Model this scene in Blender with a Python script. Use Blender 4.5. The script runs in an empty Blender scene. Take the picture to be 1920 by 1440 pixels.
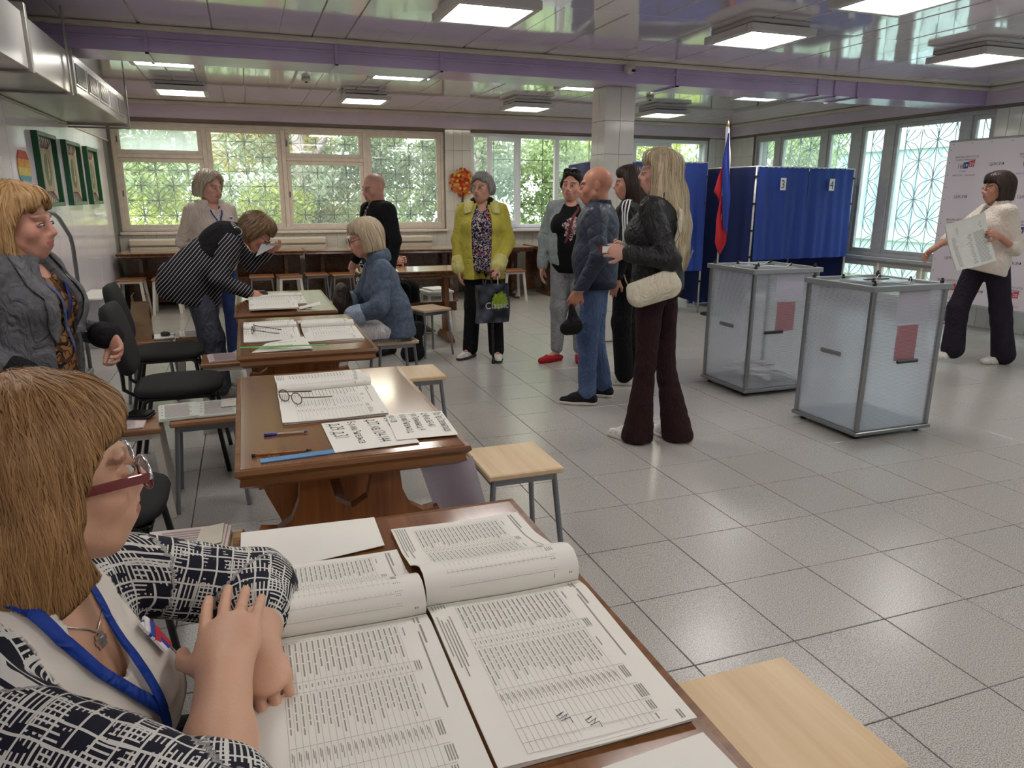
import bpy, bmesh, math, random
import numpy as np
from mathutils import Vector, Matrix

random.seed(7)
SC = bpy.context.scene
COL = SC.collection

# ---------------------------------------------------------------- camera, world, exposure
cam_d = bpy.data.cameras.new('camera')
cam = bpy.data.objects.new('camera', cam_d)
COL.objects.link(cam)
RW = [[0.940647, -0.339363, 0.003977], [-0.081207, -0.236437, -0.968247], [0.329528, 0.910456, -0.249963]]
cam.matrix_world = Matrix(((RW[0][0], -RW[1][0], -RW[2][0], 0.0),
                           (RW[0][1], -RW[1][1], -RW[2][1], 0.0),
                           (RW[0][2], -RW[1][2], -RW[2][2], 1.4675),
                           (0, 0, 0, 1)))
cam_d.sensor_width = 36.0
cam_d.lens = 1354.7 / 1920 * 36
cam_d.clip_start = 0.02
cam_d.clip_end = 200
SC.camera = cam

world = bpy.data.worlds.new('overcast_sky')
SC.world = world
world.use_nodes = True
bg = world.node_tree.nodes['Background']
bg.inputs[0].default_value = (0.88, 0.95, 1.0, 1)
bg.inputs[1].default_value = 5.0
LAMP = 14.0
SC.view_settings.view_transform = 'Standard'
SC.view_settings.look = 'None'
SC.view_settings.gamma = 1.0
SC.view_settings.use_curve_mapping = False
SC.view_settings.exposure = 0.32
SC.cycles.use_denoising = True
SC.cycles.max_bounces = 6
SC.cycles.diffuse_bounces = 3
SC.cycles.glossy_bounces = 3
SC.cycles.transmission_bounces = 4
SC.cycles.transparent_max_bounces = 12
SC.cycles.adaptive_threshold = 0.02
SC.cycles.caustics_reflective = False
SC.cycles.caustics_refractive = False
SC.cycles.sample_clamp_indirect = 6.0

# ---------------------------------------------------------------- helpers
def sc(r, g, b):
    f = lambda c: (c / 255 / 12.92) if c <= 10 else ((c / 255 + 0.055) / 1.055) ** 2.4
    return (f(r), f(g), f(b), 1.0)

_mats = {}
def M(name, col=(128, 128, 128), rough=0.5, metal=0.0, var=0.06, vs=8.0, bump=0.0, bs=120.0, spec=0.5, coat=0.0,
      trans=0.0, emis=None, estr=0.0, alpha=1.0, stretch=(1, 1, 1), detail=3.0, col2=None, sheen=0.0):
    """principled material: colour varies by noise in object space, optional noise relief"""
    if name in _mats:
        return _mats[name]
    m = bpy.data.materials.new(name)
    m.use_nodes = True
    nt = m.node_tree
    b = nt.nodes['Principled BSDF']
    c = sc(*col)
    b.inputs['Base Color'].default_value = c
    b.inputs['Roughness'].default_value = rough
    b.inputs['Metallic'].default_value = metal
    b.inputs['Specular IOR Level'].default_value = spec
    b.inputs['Coat Weight'].default_value = coat
    b.inputs['Coat Roughness'].default_value = 0.12
    b.inputs['Transmission Weight'].default_value = trans
    b.inputs['Alpha'].default_value = alpha
    b.inputs['Sheen Weight'].default_value = sheen
    if emis:
        b.inputs['Emission Color'].default_value = sc(*emis)
        b.inputs['Emission Strength'].default_value = estr
    if var > 0 or bump > 0:
        tc = nt.nodes.new('ShaderNodeTexCoord')
        mp = nt.nodes.new('ShaderNodeMapping')
        mp.inputs['Scale'].default_value = stretch
        nt.links.new(tc.outputs['Object'], mp.inputs['Vector'])
    if var > 0:
        n = nt.nodes.new('ShaderNodeTexNoise')
        n.inputs['Scale'].default_value = vs
        n.inputs['Detail'].default_value = detail
        nt.links.new(mp.outputs[0], n.inputs['Vector'])
        r = nt.nodes.new('ShaderNodeValToRGB')
        r.color_ramp.elements[0].position = 0.3
        r.color_ramp.elements[1].position = 0.7
        if col2:
            r.color_ramp.elements[0].color = c
            r.color_ramp.elements[1].color = sc(*col2)
        else:
            r.color_ramp.elements[0].color = tuple(max(0, x * (1 - var)) for x in c[:3]) + (1,)
            r.color_ramp.elements[1].color = tuple(min(1, x * (1 + var)) for x in c[:3]) + (1,)
        nt.links.new(n.outputs['Fac'], r.inputs[0])
        nt.links.new(r.outputs[0], b.inputs['Base Color'])
    if bump > 0:
        n2 = nt.nodes.new('ShaderNodeTexNoise')
        n2.inputs['Scale'].default_value = bs
        n2.inputs['Detail'].default_value = 2.0
        nt.links.new(mp.outputs[0], n2.inputs['Vector'])
        bp = nt.nodes.new('ShaderNodeBump')
        bp.inputs['Strength'].default_value = bump
        bp.inputs['Distance'].default_value = 0.01
        nt.links.new(n2.outputs['Fac'], bp.inputs['Height'])
        nt.links.new(bp.outputs[0], b.inputs['Normal'])
    _mats[name] = m
    return m

def BS(m):
    return m.node_tree.nodes['Principled BSDF']

class N:
    """small node-graph writer"""
    def __init__(self, m):
        self.t = m.node_tree
    def n(self, typ, **kw):
        nd = self.t.nodes.new(typ)
        for k, v in kw.items():
            setattr(nd, k, v)
        return nd
    def l(self, a, b):
        self.t.links.new(a, b)
    def math(self, op, a, b=None, c=None):
        nd = self.t.nodes.new('ShaderNodeMath')
        nd.operation = op
        for i, x in enumerate((a, b, c)):
            if x is None:
                continue
            if isinstance(x, (int, float)):
                nd.inputs[i].default_value = x
            else:
                self.l(x, nd.inputs[i])
        return nd.outputs[0]
    def mix(self, fac, a, b):
        nd = self.t.nodes.new('ShaderNodeMix')
        nd.data_type = 'RGBA'
        for s, x in ((0, fac), (6, a), (7, b)):
            if isinstance(x, (int, float, tuple)):
                nd.inputs[s].default_value = x
            else:
                self.l(x, nd.inputs[s])
        return nd.outputs[2]
    def obj_xyz(self):
        tc = self.n('ShaderNodeTexCoord')
        s = self.n('ShaderNodeSeparateXYZ')
        self.l(tc.outputs['Object'], s.inputs[0])
        return s.outputs[0], s.outputs[1], s.outputs[2], tc.outputs['Object']
    def noise(self, vec, scale, detail=2.0):
        nd = self.n('ShaderNodeTexNoise')
        nd.inputs['Scale'].default_value = scale
        nd.inputs['Detail'].default_value = detail
        self.l(vec, nd.inputs['Vector'])
        return nd.outputs['Fac']
    def stretch(self, vec, s, rot=(0, 0, 0)):
        mp = self.n('ShaderNodeMapping')
        mp.inputs['Scale'].default_value = s
        mp.inputs['Rotation'].default_value = rot
        self.l(vec, mp.inputs['Vector'])
        return mp.outputs[0]

def wood(name, c1, c2, rough=0.35, axis=1, coat=0.3, scale=1.0):
    if name in _mats:
        return _mats[name]
    m = M(name, c1, rough, var=0, coat=coat)
    g = N(m)
    x, y, z, v = g.obj_xyz()
    st = [26 * scale, 26 * scale, 26 * scale]
    st[axis] = 1.6 * scale
    a = g.noise(g.stretch(v, tuple(st)), 1.0, 5.0)
    st2 = [90, 90, 90]
    st2[axis] = 3.0
    b2 = g.noise(g.stretch(v, tuple(st2)), 1.0, 2.0)
    f = g.math('ADD', g.math('MULTIPLY', a, 0.75), g.math('MULTIPLY', b2, 0.25))
    r = g.n('ShaderNodeValToRGB')
    r.color_ramp.elements[0].position = 0.36
    r.color_ramp.elements[1].position = 0.64
    r.color_ramp.elements[0].color = sc(*c1)
    r.color_ramp.elements[1].color = sc(*c2)
    g.l(f, r.inputs[0])
    g.l(r.outputs[0], BS(m).inputs['Base Color'])
    return m

class MB:
    """collects faces; build() links them as one mesh object"""
    def __init__(self):
        self.v = []
        self.f = []
    def add(self, vs, fs):
        o = len(self.v)
        self.v += [tuple(p) for p in vs]
        self.f += [tuple(i + o for i in q) for q in fs]
        return self
    def box(self, x0, x1, y0, y1, z0, z1, b=0.0):
        if b <= 0:
            vs = [(x, y, z) for z in (z0, z1) for y in (y0, y1) for x in (x0, x1)]
            fs = [(0, 2, 3, 1), (4, 5, 7, 6), (0, 1, 5, 4), (2, 6, 7, 3), (0, 4, 6, 2), (1, 3, 7, 5)]
            return self.add(vs, fs)
        b = min(b, (x1 - x0) * .49, (y1 - y0) * .49, (z1 - z0) * .49)
        lv = [(z0, b), (z0 + b, 0), (z1 - b, 0), (z1, b)]
        vs = []
        for z, i in lv:
            xa, xb, ya, yb = x0 + i, x1 - i, y0 + i, y1 - i
            c = b if i == 0 else 0.0
            vs += [(xa + c, ya, z), (xb - c, ya, z), (xb, ya + c, z), (xb, yb - c, z), (xb - c, yb, z), (xa + c, yb, z), (xa, yb - c, z), (xa, ya + c, z)]
        fs = [tuple(range(7, -1, -1)), tuple(range(24, 32))]
        for k in range(3):
            for j in range(8):
                a, a2 = k * 8 + j, k * 8 + (j + 1) % 8
                fs.append((a, a2, a2 + 8, a + 8))
        return self.add(vs, fs)
    def obox(self, c, ax, ay, az, hx, hy, hz):
        """box about c with unit axes ax, ay, az and half sizes"""
        c, ax, ay, az = Vector(c), Vector(ax), Vector(ay), Vector(az)
        vs = [c + ax * hx * sx + ay * hy * sy + az * hz * sz for sz in (-1, 1) for sy in (-1, 1) for sx in (-1, 1)]
        fs = [(0, 2, 3, 1), (4, 5, 7, 6), (0, 1, 5, 4), (2, 6, 7, 3), (0, 4, 6, 2), (1, 3, 7, 5)]
        return self.add(vs, fs)
    def cyl(self, p0, p1, r0, r1=None, n=12, cap=True):
        return self.tube([p0, p1], [r0, r0 if r1 is None else r1], n, cap)
    def tube(self, pts, r, n=8, cap=True, closed=False):
        P = [Vector(p) for p in pts]
        if not isinstance(r, (list, tuple)):
            r = [r] * len(P)
        o = len(self.v)
        prev = None
        m = len(P)
        for i, p in enumerate(P):
            if closed:
                t = (P[(i + 1) % m] - P[i - 1])
            else:
                t = P[min(i + 1, m - 1)] - P[max(i - 1, 0)]
            if t.length < 1e-9:
                t = Vector((0, 0, 1))
            t.normalize()
            if prev is None:
                u = t.orthogonal().normalized()
            else:
                u = prev - t * prev.dot(t)
                u = u.normalized() if u.length > 1e-6 else t.orthogonal().normalized()
            prev = u
            w = t.cross(u)
            for k in range(n):
                a = 2 * math.pi * k / n
                self.v.append(tuple(p + (u * math.cos(a) + w * math.sin(a)) * r[i]))
        for i in range(m if closed else m - 1):
            j = (i + 1) % m
            for k in range(n):
                k2 = (k + 1) % n
                self.f.append((o + i * n + k, o + i * n + k2, o + j * n + k2, o + j * n + k))
        if cap and not closed:
            self.f.append(tuple(o + k for k in range(n - 1, -1, -1)))
            self.f.append(tuple(o + (m - 1) * n + k for k in range(n)))
        return self
    def ribbon(self, pts, w, wdir, th=0.0):
        """flat strip along pts, half width w along wdir (vector or list)"""
        o = len(self.v)
        m = len(pts)
        for i, p in enumerate(pts):
            d = Vector(wdir[i] if isinstance(wdir, list) else wdir).normalized()
            ww = w[i] if isinstance(w, (list, tuple)) else w
            self.v += [tuple(Vector(p) - d * ww), tuple(Vector(p) + d * ww)]
        for i in range(m - 1):
            self.f.append((o + 2 * i, o + 2 * i + 1, o + 2 * i + 3, o + 2 * i + 2))
        return self
    def prism(self, poly, axis, a0, a1):
        """polygon in the plane across axis ('x','y','z'), extruded a0..a1"""
        n = len(poly)
        def P(q, a):
            return {'x': (a, q[0], q[1]), 'y': (q[0], a, q[1]), 'z': (q[0], q[1], a)}[axis]
        vs = [P(q, a0) for q in poly] + [P(q, a1) for q in poly]
        fs = [tuple(range(n)), tuple(range(2 * n - 1, n - 1, -1))]
        for i in range(n):
            j = (i + 1) % n
            fs.append((i, i + n, j + n, j))
        return self.add(vs, fs)
    def lathe(self, prof, c=(0, 0, 0), n=16):
        o = len(self.v)
        for r, z in prof:
            for k in range(n):
                a = 2 * math.pi * k / n
                self.v.append((c[0] + r * math.cos(a), c[1] + r * math.sin(a), c[2] + z))
        for i in range(len(prof) - 1):
            for k in range(n):
                k2 = (k + 1) % n
                self.f.append((o + i * n + k, o + i * n + k2, o + (i + 1) * n + k2, o + (i + 1) * n + k))
        self.f.append(tuple(o + k for k in range(n - 1, -1, -1)))
        self.f.append(tuple(o + (len(prof) - 1) * n + k for k in range(n)))
        return self
    def grid(self, fn, nu, nv):
        """surface fn(u,v), u,v in 0..1"""
        o = len(self.v)
        for j in range(nv + 1):
            for i in range(nu + 1):
                self.v.append(tuple(fn(i / nu, j / nv)))
        for j in range(nv):
            for i in range(nu):
                a = o + j * (nu + 1) + i
                self.f.append((a, a + 1, a + nu + 2, a + nu + 1))
        return self
    def mesh(self, name, mat, smooth=False):
        me = bpy.data.meshes.new(name)
        me.from_pydata(self.v, [], self.f)
        me.validate()
        bm = bmesh.new()
        bm.from_mesh(me)
        bmesh.ops.recalc_face_normals(bm, faces=bm.faces)
        bm.to_mesh(me)
        bm.free()
        if smooth:
            me.shade_smooth()
        if mat:
            me.materials.append(mat)
        return me
    def build(self, name, mat, parent=None, smooth=False, loc=None):
        return link(name, self.mesh(name, mat, smooth), parent, loc)

def link(name, me, parent=None, loc=None, rotz=0.0):
    o = bpy.data.objects.new(name, me)
    COL.objects.link(o)
    o.parent = parent
    if loc:
        o.location = loc
    o.rotation_euler.z = rotz
    return o

def auto_smooth(o, ang=40):
    try:
        o.data.shade_smooth()
        o.data.set_sharp_from_angle(angle=math.radians(ang))
    except Exception:
        pass
    return o

def tag(o, label, cat, group=None, kind=None):
    if label:
        o['label'] = label
    if cat:
        o['category'] = cat
    if group:
        o['group'] = group
    if kind:
        o['kind'] = kind
    return o

def thing(name, label, cat, loc=(0, 0, 0), rotz=0.0, group=None):
    o = bpy.data.objects.new(name, None)
    COL.objects.link(o)
    o.empty_display_size = 0.05
    o.location = loc
    o.rotation_euler = (0, 0, rotz)
    return tag(o, label, cat, group)

def struct(o):
    o['kind'] = 'structure'
    return o

def dup(root, loc, rotz, label, group=None):
    r = root.copy()
    COL.objects.link(r)
    r.location = loc
    r.rotation_euler = (0, 0, rotz)
    r['label'] = label
    if group:
        r['group'] = group
    for ch in list(root.children):
        c = ch.copy()
        COL.objects.link(c)
        c.parent = r
        for g in ch.children:
            d = g.copy()
            COL.objects.link(d)
            d.parent = c
    return r

_txt = {}
def text_mesh(s, size=1.0, extrude=0.0):
    cu = bpy.data.curves.new('lettering', 'FONT')
    cu.body = s
    cu.size = size
    cu.extrude = extrude
    cu.resolution_u = 3
    o = bpy.data.objects.new('lettering', cu)
    COL.objects.link(o)
    dg = bpy.context.evaluated_depsgraph_get()
    me = bpy.data.meshes.new_from_object(o.evaluated_get(dg))
    bpy.data.objects.remove(o)
    bpy.data.curves.remove(cu)
    return me

def letters(s):
    """unit-size outlines of a string, kept for reuse"""
    if s not in _txt:
        me = text_mesh(s, 1.0)
        _txt[s] = ([tuple(v.co) for v in me.vertices], [tuple(p.vertices) for p in me.polygons])
        bpy.data.meshes.remove(me)
    return _txt[s]
def text_into(mb, s, size, org, ux, uy, off=0.0, squeeze=1.0):
    """letters laid on a plane: org + ux*x + uy*y"""
    vs, fs = letters(s)
    ux, uy, org = Vector(ux), Vector(uy), Vector(org)
    nn = ux.cross(uy).normalized() * off
    mb.add([org + ux * (v[0] * size * squeeze) + uy * (v[1] * size) + nn for v in vs], fs)
ADDRESS = ['Пр.Гер.Сталинграда', 'д.48 кв.365-461', 'ул.Тельмана д.14', 'б-р им.Энгельса д.', 'кв.1-128', 'Б-р им.Энгельса', 'д.27, кв.124-144', 'д.29, д.31']
for _s in ADDRESS + ['3', '4', 'ВЫБОРЫ ДЕПУТАТОВ', 'государственной думы', '18', '19', '20', 'СЕНТЯБРЯ', 'ТВОЙ ГОЛОС', 'ТВОЙ ВЫБОР', 'ЦИК.РФ', 'ЛЕТ', '№1', 'Classic', 'СПИСОК ИЗБИРАТЕЛЕЙ', 'ул.', 'д.', 'Пр', 'ул. Горького д. 12', 'пр. Ленина']:
    letters(_s)

# ---------------------------------------------------------------- room measures
XL, XR = -1.62, 8.10
YF, YB = -3.0, 11.20
ZC = 2.70
BY0, BY1, BZ = 6.45, 6.91, 2.51
# ================================================================ materials of the setting
m_grout = M('floor_grout', (88, 84, 80), 0.8, var=0.1, vs=6)
def tile_mat():
    m = M('floor_tile', (168, 164, 158), 0.3, var=0)
    g = N(m)
    x, y, z, v = g.obj_xyz()
    oi = g.n('ShaderNodeObjectInfo')
    geo = g.n('ShaderNodeNewGeometry')
    n1 = g.noise(geo.outputs['Position'], 260, 2.0)
    n2 = g.noise(geo.outputs['Position'], 1.7, 3.0)
    r = g.n('ShaderNodeValToRGB')
    r.color_ramp.elements[0].position = 0.38
    r.color_ramp.elements[1].position = 0.60
    r.color_ramp.elements[0].color = sc(136, 133, 129)
    r.color_ramp.elements[1].color = sc(204, 200, 194)
    g.l(n1, r.inputs[0])
    f = g.math('ADD', g.math('MULTIPLY', oi.outputs['Random'], 0.10), g.math('MULTIPLY', n2, 0.18))
    c = g.mix(f, r.outputs[0], sc(156, 150, 144))
    g.l(c, BS(m).inputs['Base Color'])
    rr = g.math('ADD', g.math('MULTIPLY', n2, 0.08), 0.20)
    g.l(rr, BS(m).inputs['Roughness'])
    return m
m_tile = tile_mat()
m_plaster = M('white_plaster', (205, 200, 200), 0.6, var=0.04, vs=3)
m_lilac = M('lilac_paint', (220, 204, 220), 0.35, var=0.06, vs=3, bump=0.05, bs=20)
m_purple = M('purple_gloss_paint', (190, 172, 212), 0.22, var=0.10, vs=2.5, bump=0.12, bs=12)
m_cream = M('cream_moulding', (214, 205, 190), 0.5, var=0.05)
m_wtile = M('glazed_wall_tile', (214, 211, 204), 0.10, var=0.05, vs=2.0, bump=0.04, bs=14)
m_joint = M('tile_joint', (120, 116, 112), 0.8, var=0.05)
m_panel = M('glossy_wall_panel', (228, 221, 228), 0.08, var=0.04, vs=1.2, bump=0.05, bs=4)
m_ceil = M('glossy_ceiling_plank', (236, 229, 236), 0.07, var=0.02, vs=1.0, bump=0.05, bs=3.2, spec=0.5, coat=0.8)
m_oldframe = M('old_painted_frame', (222, 210, 198), 0.45, var=0.08, vs=14, bump=0.1, bs=60)
m_greyframe = M('grey_painted_frame', (184, 184, 184), 0.45, var=0.08, vs=14)
m_pvc = M('white_pvc_frame', (232, 232, 238), 0.25, var=0.02)
BS(m_ceil).inputs['IOR'].default_value = 1.9
BS(m_ceil).inputs['Coat IOR'].default_value = 1.8
BS(m_ceil).inputs['Coat Roughness'].default_value = 0.05
m_iron = M('grille_iron', (92, 96, 98), 0.5, metal=0.4, var=0.1)
m_iron_l = M('painted_grille', (112, 130, 136), 0.5, var=0.08)

def glass_mat(name, tint=(1, 1, 1, 1), gl=0.05, frost=0.0):
    m = bpy.data.materials.new(name)
    m.use_nodes = True
    g = N(m)
    g.t.nodes.remove(BS(m))
    out = g.t.nodes['Material Output']
    tr = g.n('ShaderNodeBsdfTransparent')
    tr.inputs[0].default_value = tint
    gs = g.n('ShaderNodeBsdfGlossy')
    gs.inputs['Roughness'].default_value = 0.03
    mx = g.n('ShaderNodeMixShader')
    mx.inputs[0].default_value = gl
    g.l(tr.outputs[0], mx.inputs[1])
    g.l(gs.outputs[0], mx.inputs[2])
    last = mx
    if frost:
        tl = g.n('ShaderNodeBsdfTranslucent')
        tl.inputs[0].default_value = (0.95, 0.97, 1, 1)
        m2 = g.n('ShaderNodeMixShader')
        m2.inputs[0].default_value = frost
        g.l(mx.outputs[0], m2.inputs[1])
        g.l(tl.outputs[0], m2.inputs[2])
        last = m2
    g.l(last.outputs[0], out.inputs[0])
    return m
m_glass = glass_mat('window_glass', (0.97, 0.98, 0.98, 1), 0.05)
m_hazy = glass_mat('hazy_window_glass', (0.97, 0.98, 0.98, 1), 0.05, 0.07)  # milky haze over the view is put into the pane as translucent white
m_frost = glass_mat('frosted_glass', (0.96, 0.98, 0.98, 1), 0.05, 0.55)

# ================================================================ floor: grout bed + tiles
TS = 0.4
FX, FY = 0.856, 2.1185
fl = struct(MB().box(XL, XR, YF, YB, -0.05, -0.004).build('floor', m_grout))
tiles = []
i0, i1 = math.floor((XL - FX) / TS), math.floor((XR - FX) / TS)
j0, j1 = math.floor((YF - FY) / TS), math.floor((YB - FY) / TS)
for i in range(i0, i1 + 1):
    for j in range(j0, j1 + 1):
        xa, xb = max(FX + i * TS, XL), min(FX + (i + 1) * TS, XR)
        ya, yb = max(FY + j * TS, YF), min(FY + (j + 1) * TS, YB)
        if xb - xa < 0.03 or yb - ya < 0.03:
            continue
        cx, cy = (xa + xb) / 2, (ya + yb) / 2
        d = cx * RW[2][0] + cy * RW[2][1] + (0 - 1.4675) * RW[2][2]
        u = cx * RW[0][0] + cy * RW[0][1] + (-1.4675) * RW[0][2]
        w = cx * RW[1][0] + cy * RW[1][1] + (-1.4675) * RW[1][2]
        seen = d > 0.3 and abs(u / d) < 0.76 and abs(w / d) < 0.6
        tiles.append((0 if seen else 1, d if d > 0 else 99 - d, xa, xb, ya, yb))
tiles.sort()
g_ = 0.0022
full = MB().box(-TS / 2 + g_, TS / 2 - g_, -TS / 2 + g_, TS / 2 - g_, -0.012, 0, 0.0015).mesh('tile', m_tile)
rest = MB()
for k, (s, d, xa, xb, ya, yb) in enumerate(tiles):
    if k < 300:
        if xb - xa > TS - 0.001 and yb - ya > TS - 0.001:
            o = link('tile', full, fl, ((xa + xb) / 2, (ya + yb) / 2, random.uniform(-.0006, .0003)))
            o.rotation_euler = (random.uniform(-.0012, .0012), random.uniform(-.0012, .0012), 0)
        else:
            MB().box(xa + g_, xb - g_, ya + g_, yb - g_, -0.012, 0).build('tile', m_tile, fl)
    else:
        rest.box(xa + g_, xb - g_, ya + g_, yb - g_, -0.012, random.uniform(-.0005, .0002))
ro = rest.build('tile_field', m_tile, fl)
ro['kind'] = 'stuff'

# ================================================================ ceiling: glossy planks
ceil_ = struct(MB().box(XL, XR, YF, YB, ZC + 0.012, ZC + 0.10).build('ceiling', m_plaster))
PW = 0.2492
npl = 39
for (ya, yb) in ((YF, 0.5), (0.5, 4.87), (4.87, BY0 + .1), (BY1 - .1, 9.5), (9.5, YB)):
    me = MB().box(-PW / 2 + .0008, PW / 2 - .0008, ya + .0015, yb - .0015, ZC, ZC + 0.012, 0.0012).mesh('plank', m_ceil)
    for k in range(npl):
        o = link('plank', me, ceil_, (XL + PW * (k + .5), 0, random.uniform(-.0004, .0004)))
        o.rotation_euler = (0, random.uniform(-.006, .006), 0)

# beam with conduits
beam = struct(MB().box(XL, XR, BY0, BY1, BZ, ZC + .01, 0.004).build('beam', m_purple))
for xx, w in ((-0.587, .012), (0.806, .012), (1.682, .012), (4.0, .016), (5.68, .010), (5.9, .010), (6.2, .010)):
    MB().box(xx - w, xx + w, BY0 - .016, BY0, BZ - .012, 2.665).box(xx - w, xx + w, BY0 - .016, BY1, BZ - .014, BZ).build('conduit', m_purple, beam)
MB().box(XL, 5.68, BY0 - .012, BY0, 2.596, 2.612, .003).build('cable_trunking', m_purple, beam)
def trim(n, x0, x1, y0, y1, z0, z1, mat=m_cream):
    return struct(MB().box(x0, x1, y0, y1, z0, z1, 0.008).build('trim_%d' % n, mat))
trim(1, XL, XR, BY0 - .045, BY0, ZC - .04, ZC - .002)
trim(2, XL, XR, BY1, BY1 + .045, ZC - .04, ZC - .002)
trim(3, XL, XR, YB - .05, YB, ZC - .05, ZC - .002)
trim(4, XR - .05, XR, BY1 + .05, YB - .05, ZC - .05, ZC - .002)
trim(5, XL, XL + .05, BY1 + .05, YB - .05, ZC - .05, ZC - .002)
trim(6, XR - .05, XR, YF, BY0 - .05, ZC - .05, ZC - .002)

# ================================================================ walls
W1 = (-1.58, 2.95, 0.99, 2.43)
W2 = (3.36, 7.66, 0.99, 2.43)
wb = MB()
wb.box(XL - .3, XR + .3, YB, YB + .3, -.05, W1[2])
wb.box(XL - .3, XR + .3, YB, YB + .3, W1[3], ZC + .1)
wb.box(XL - .3, W1[0], YB, YB + .3, W1[2], W1[3])
wb.box(W1[1], W2[0], YB, YB + .3, W1[2], W1[3])
wb.box(W2[1], XR + .3, YB, YB + .3, W1[2], W1[3])
wall_back = struct(wb.build('wall_back', m_joint))
MB().box(XL, XR, YB - .012, YB, 2.47, ZC - .04).build('painted_band', m_lilac, wall_back)
MB().box(W1[0], W1[1], YB - .03, YB - .012, 2.44, 2.475, .004).box(W2[0], W2[1], YB - .03, YB - .012, 2.44, 2.475, .004).build('blind_rail', M('brown_rail', (120, 98, 82), .4), wall_back)
TW, TH = 0.15, 0.30
_tm = {}
def wtile(parent, plane, a0, a1, z0, z1, pos, flip=1):
    """one glazed tile on a wall; plane 'y' lies across Y at pos, plane 'x' across X"""
    key = (plane, round(a1 - a0, 3), round(z1 - z0, 3))
    if key not in _tm:
        w, h = (a1 - a0) / 2 - .0012, (z1 - z0) / 2 - .0012
        if plane == 'y':
            _tm[key] = MB().box(-w, w, -.004, .004, -h, h, .002).mesh('tile', m_wtile)
        else:
            _tm[key] = MB().box(-.004, .004, -w, w, -h, h, .002).mesh('tile', m_wtile)
    c = (a0 + a1) / 2
    loc = (c, pos, (z0 + z1) / 2) if plane == 'y' else (pos, c, (z0 + z1) / 2)
    o = link('tile', _tm[key], parent, loc)
    o.rotation_euler = (random.uniform(-.004, .004), random.uniform(-.002, .002), random.uniform(-.004, .004))
    return o
def tile_area(parent, plane, a0, a1, z0, z1, pos, tw=TW, th=TH):
    na = max(1, round((a1 - a0) / tw))
    nz = max(1, round((z1 - z0) / th))
    for i in range(na):
        for k in range(nz):
            wtile(parent, plane, a0 + (a1 - a0) * i / na, a0 + (a1 - a0) * (i + 1) / na, z0 + (z1 - z0) * k / nz, z0 + (z1 - z0) * (k + 1) / nz, pos)
tile_area(wall_back, 'y', W1[1], W2[0], 0.66, 2.46, YB - .004)
tile_area(wall_back, 'y', W2[1], XR, 0.66, 2.46, YB - .004)
tile_area(wall_back, 'y', XL, W1[1], 0.66, 0.95, YB - .004)
tile_area(wall_back, 'y', W2[0], W2[1], 0.66, 0.95, YB - .004)

W3 = (6.30, 10.56, 0.70, 2.47)
W4 = (0.50, 5.55, 0.70, 2.47)
wr = MB()
wr.box(XR, XR + .3, YF - .3, YB, -.05, .12)
wr.box(XR, XR + .3, YF - .3, YB, 2.47, ZC + .1)
wr.box(XR, XR + .3, YF - .3, W4[0], .12, 2.47)
wr.box(XR, XR + .3, W4[1], W3[0], .12, 2.47)
wr.box(XR, XR + .3, W3[1], YB, .12, 2.47)
wall_right = struct(wr.build('wall_right', m_joint))
MB().box(XR - .012, XR, W3[0], YB, 2.50, ZC - .04).box(XR - .012, XR, YF, W4[1] + .75, 2.50, ZC - .04).build('painted_band', m_lilac, wall_right)
MB().box(XR - .03, XR - .012, W3[0], W3[1], 2.475, 2.50, .004).build('blind_rail', M('brown_rail', (120, 98, 82), .4), wall_right)
tile_area(wall_right, 'x', W4[1], W3[0], 0.0, 2.46, XR - .004)
tile_area(wall_right, 'x', W3[1], YB, 0.0, 2.46, XR - .004)

wall_left = struct(MB().box(XL - .3, XL, YF - .3, YB, -.05, ZC + .1).build('wall_left', m_joint))
pm = MB().box(0, .006, -.2985, .2985, -1.08, 1.08, .002).mesh('panel', m_panel)
for k in range(24):
    yc = YF + .3 + .6 * k
    if yc + .3 < YB:
        o = link('panel', pm, wall_left, (XL, yc, 1.08))
        o.rotation_euler = (0, random.uniform(-.002, .002), random.uniform(-.003, .003))
MB().box(XL, XL + .008, YF, YB, 2.175, ZC - .05).build('painted_band', M('pale_lilac_paint', (206, 198, 212), .25, var=.04, bump=.05, bs=6), wall_left)
MB().box(XL, XL + .02, YF, YB, 2.16, 2.178, .004).build('ledge_strip', m_cream, wall_left)
struct(MB().box(XL - .3, XR + .3, YF - .3, YF, -.05, ZC + .1).build('wall_front', m_plaster))

# tiled column under the beam
colx0, colx1, coly0, coly1 = 3.37, 3.69, 6.68, 7.00 - .12
column = struct(MB().box(colx0 + .008, colx1 - .008, coly0 + .008, coly1 + .1 - .008, 0, BZ + .02).build('column', m_joint))
tile_area(column, 'y', colx0, colx1, .01, BZ, coly0 + .004, .16, .30)
tile_area(column, 'x', coly0, coly1 + .1, .01, BZ, colx0 + .004, .15, .30)
tile_area(column, 'x', coly0, coly1 + .1, .01, BZ, colx1 - .004, .15, .30)
tile_area(column, 'y', colx0, colx1, .01, BZ, coly1 + .1 - .004, .16, .30)

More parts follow.
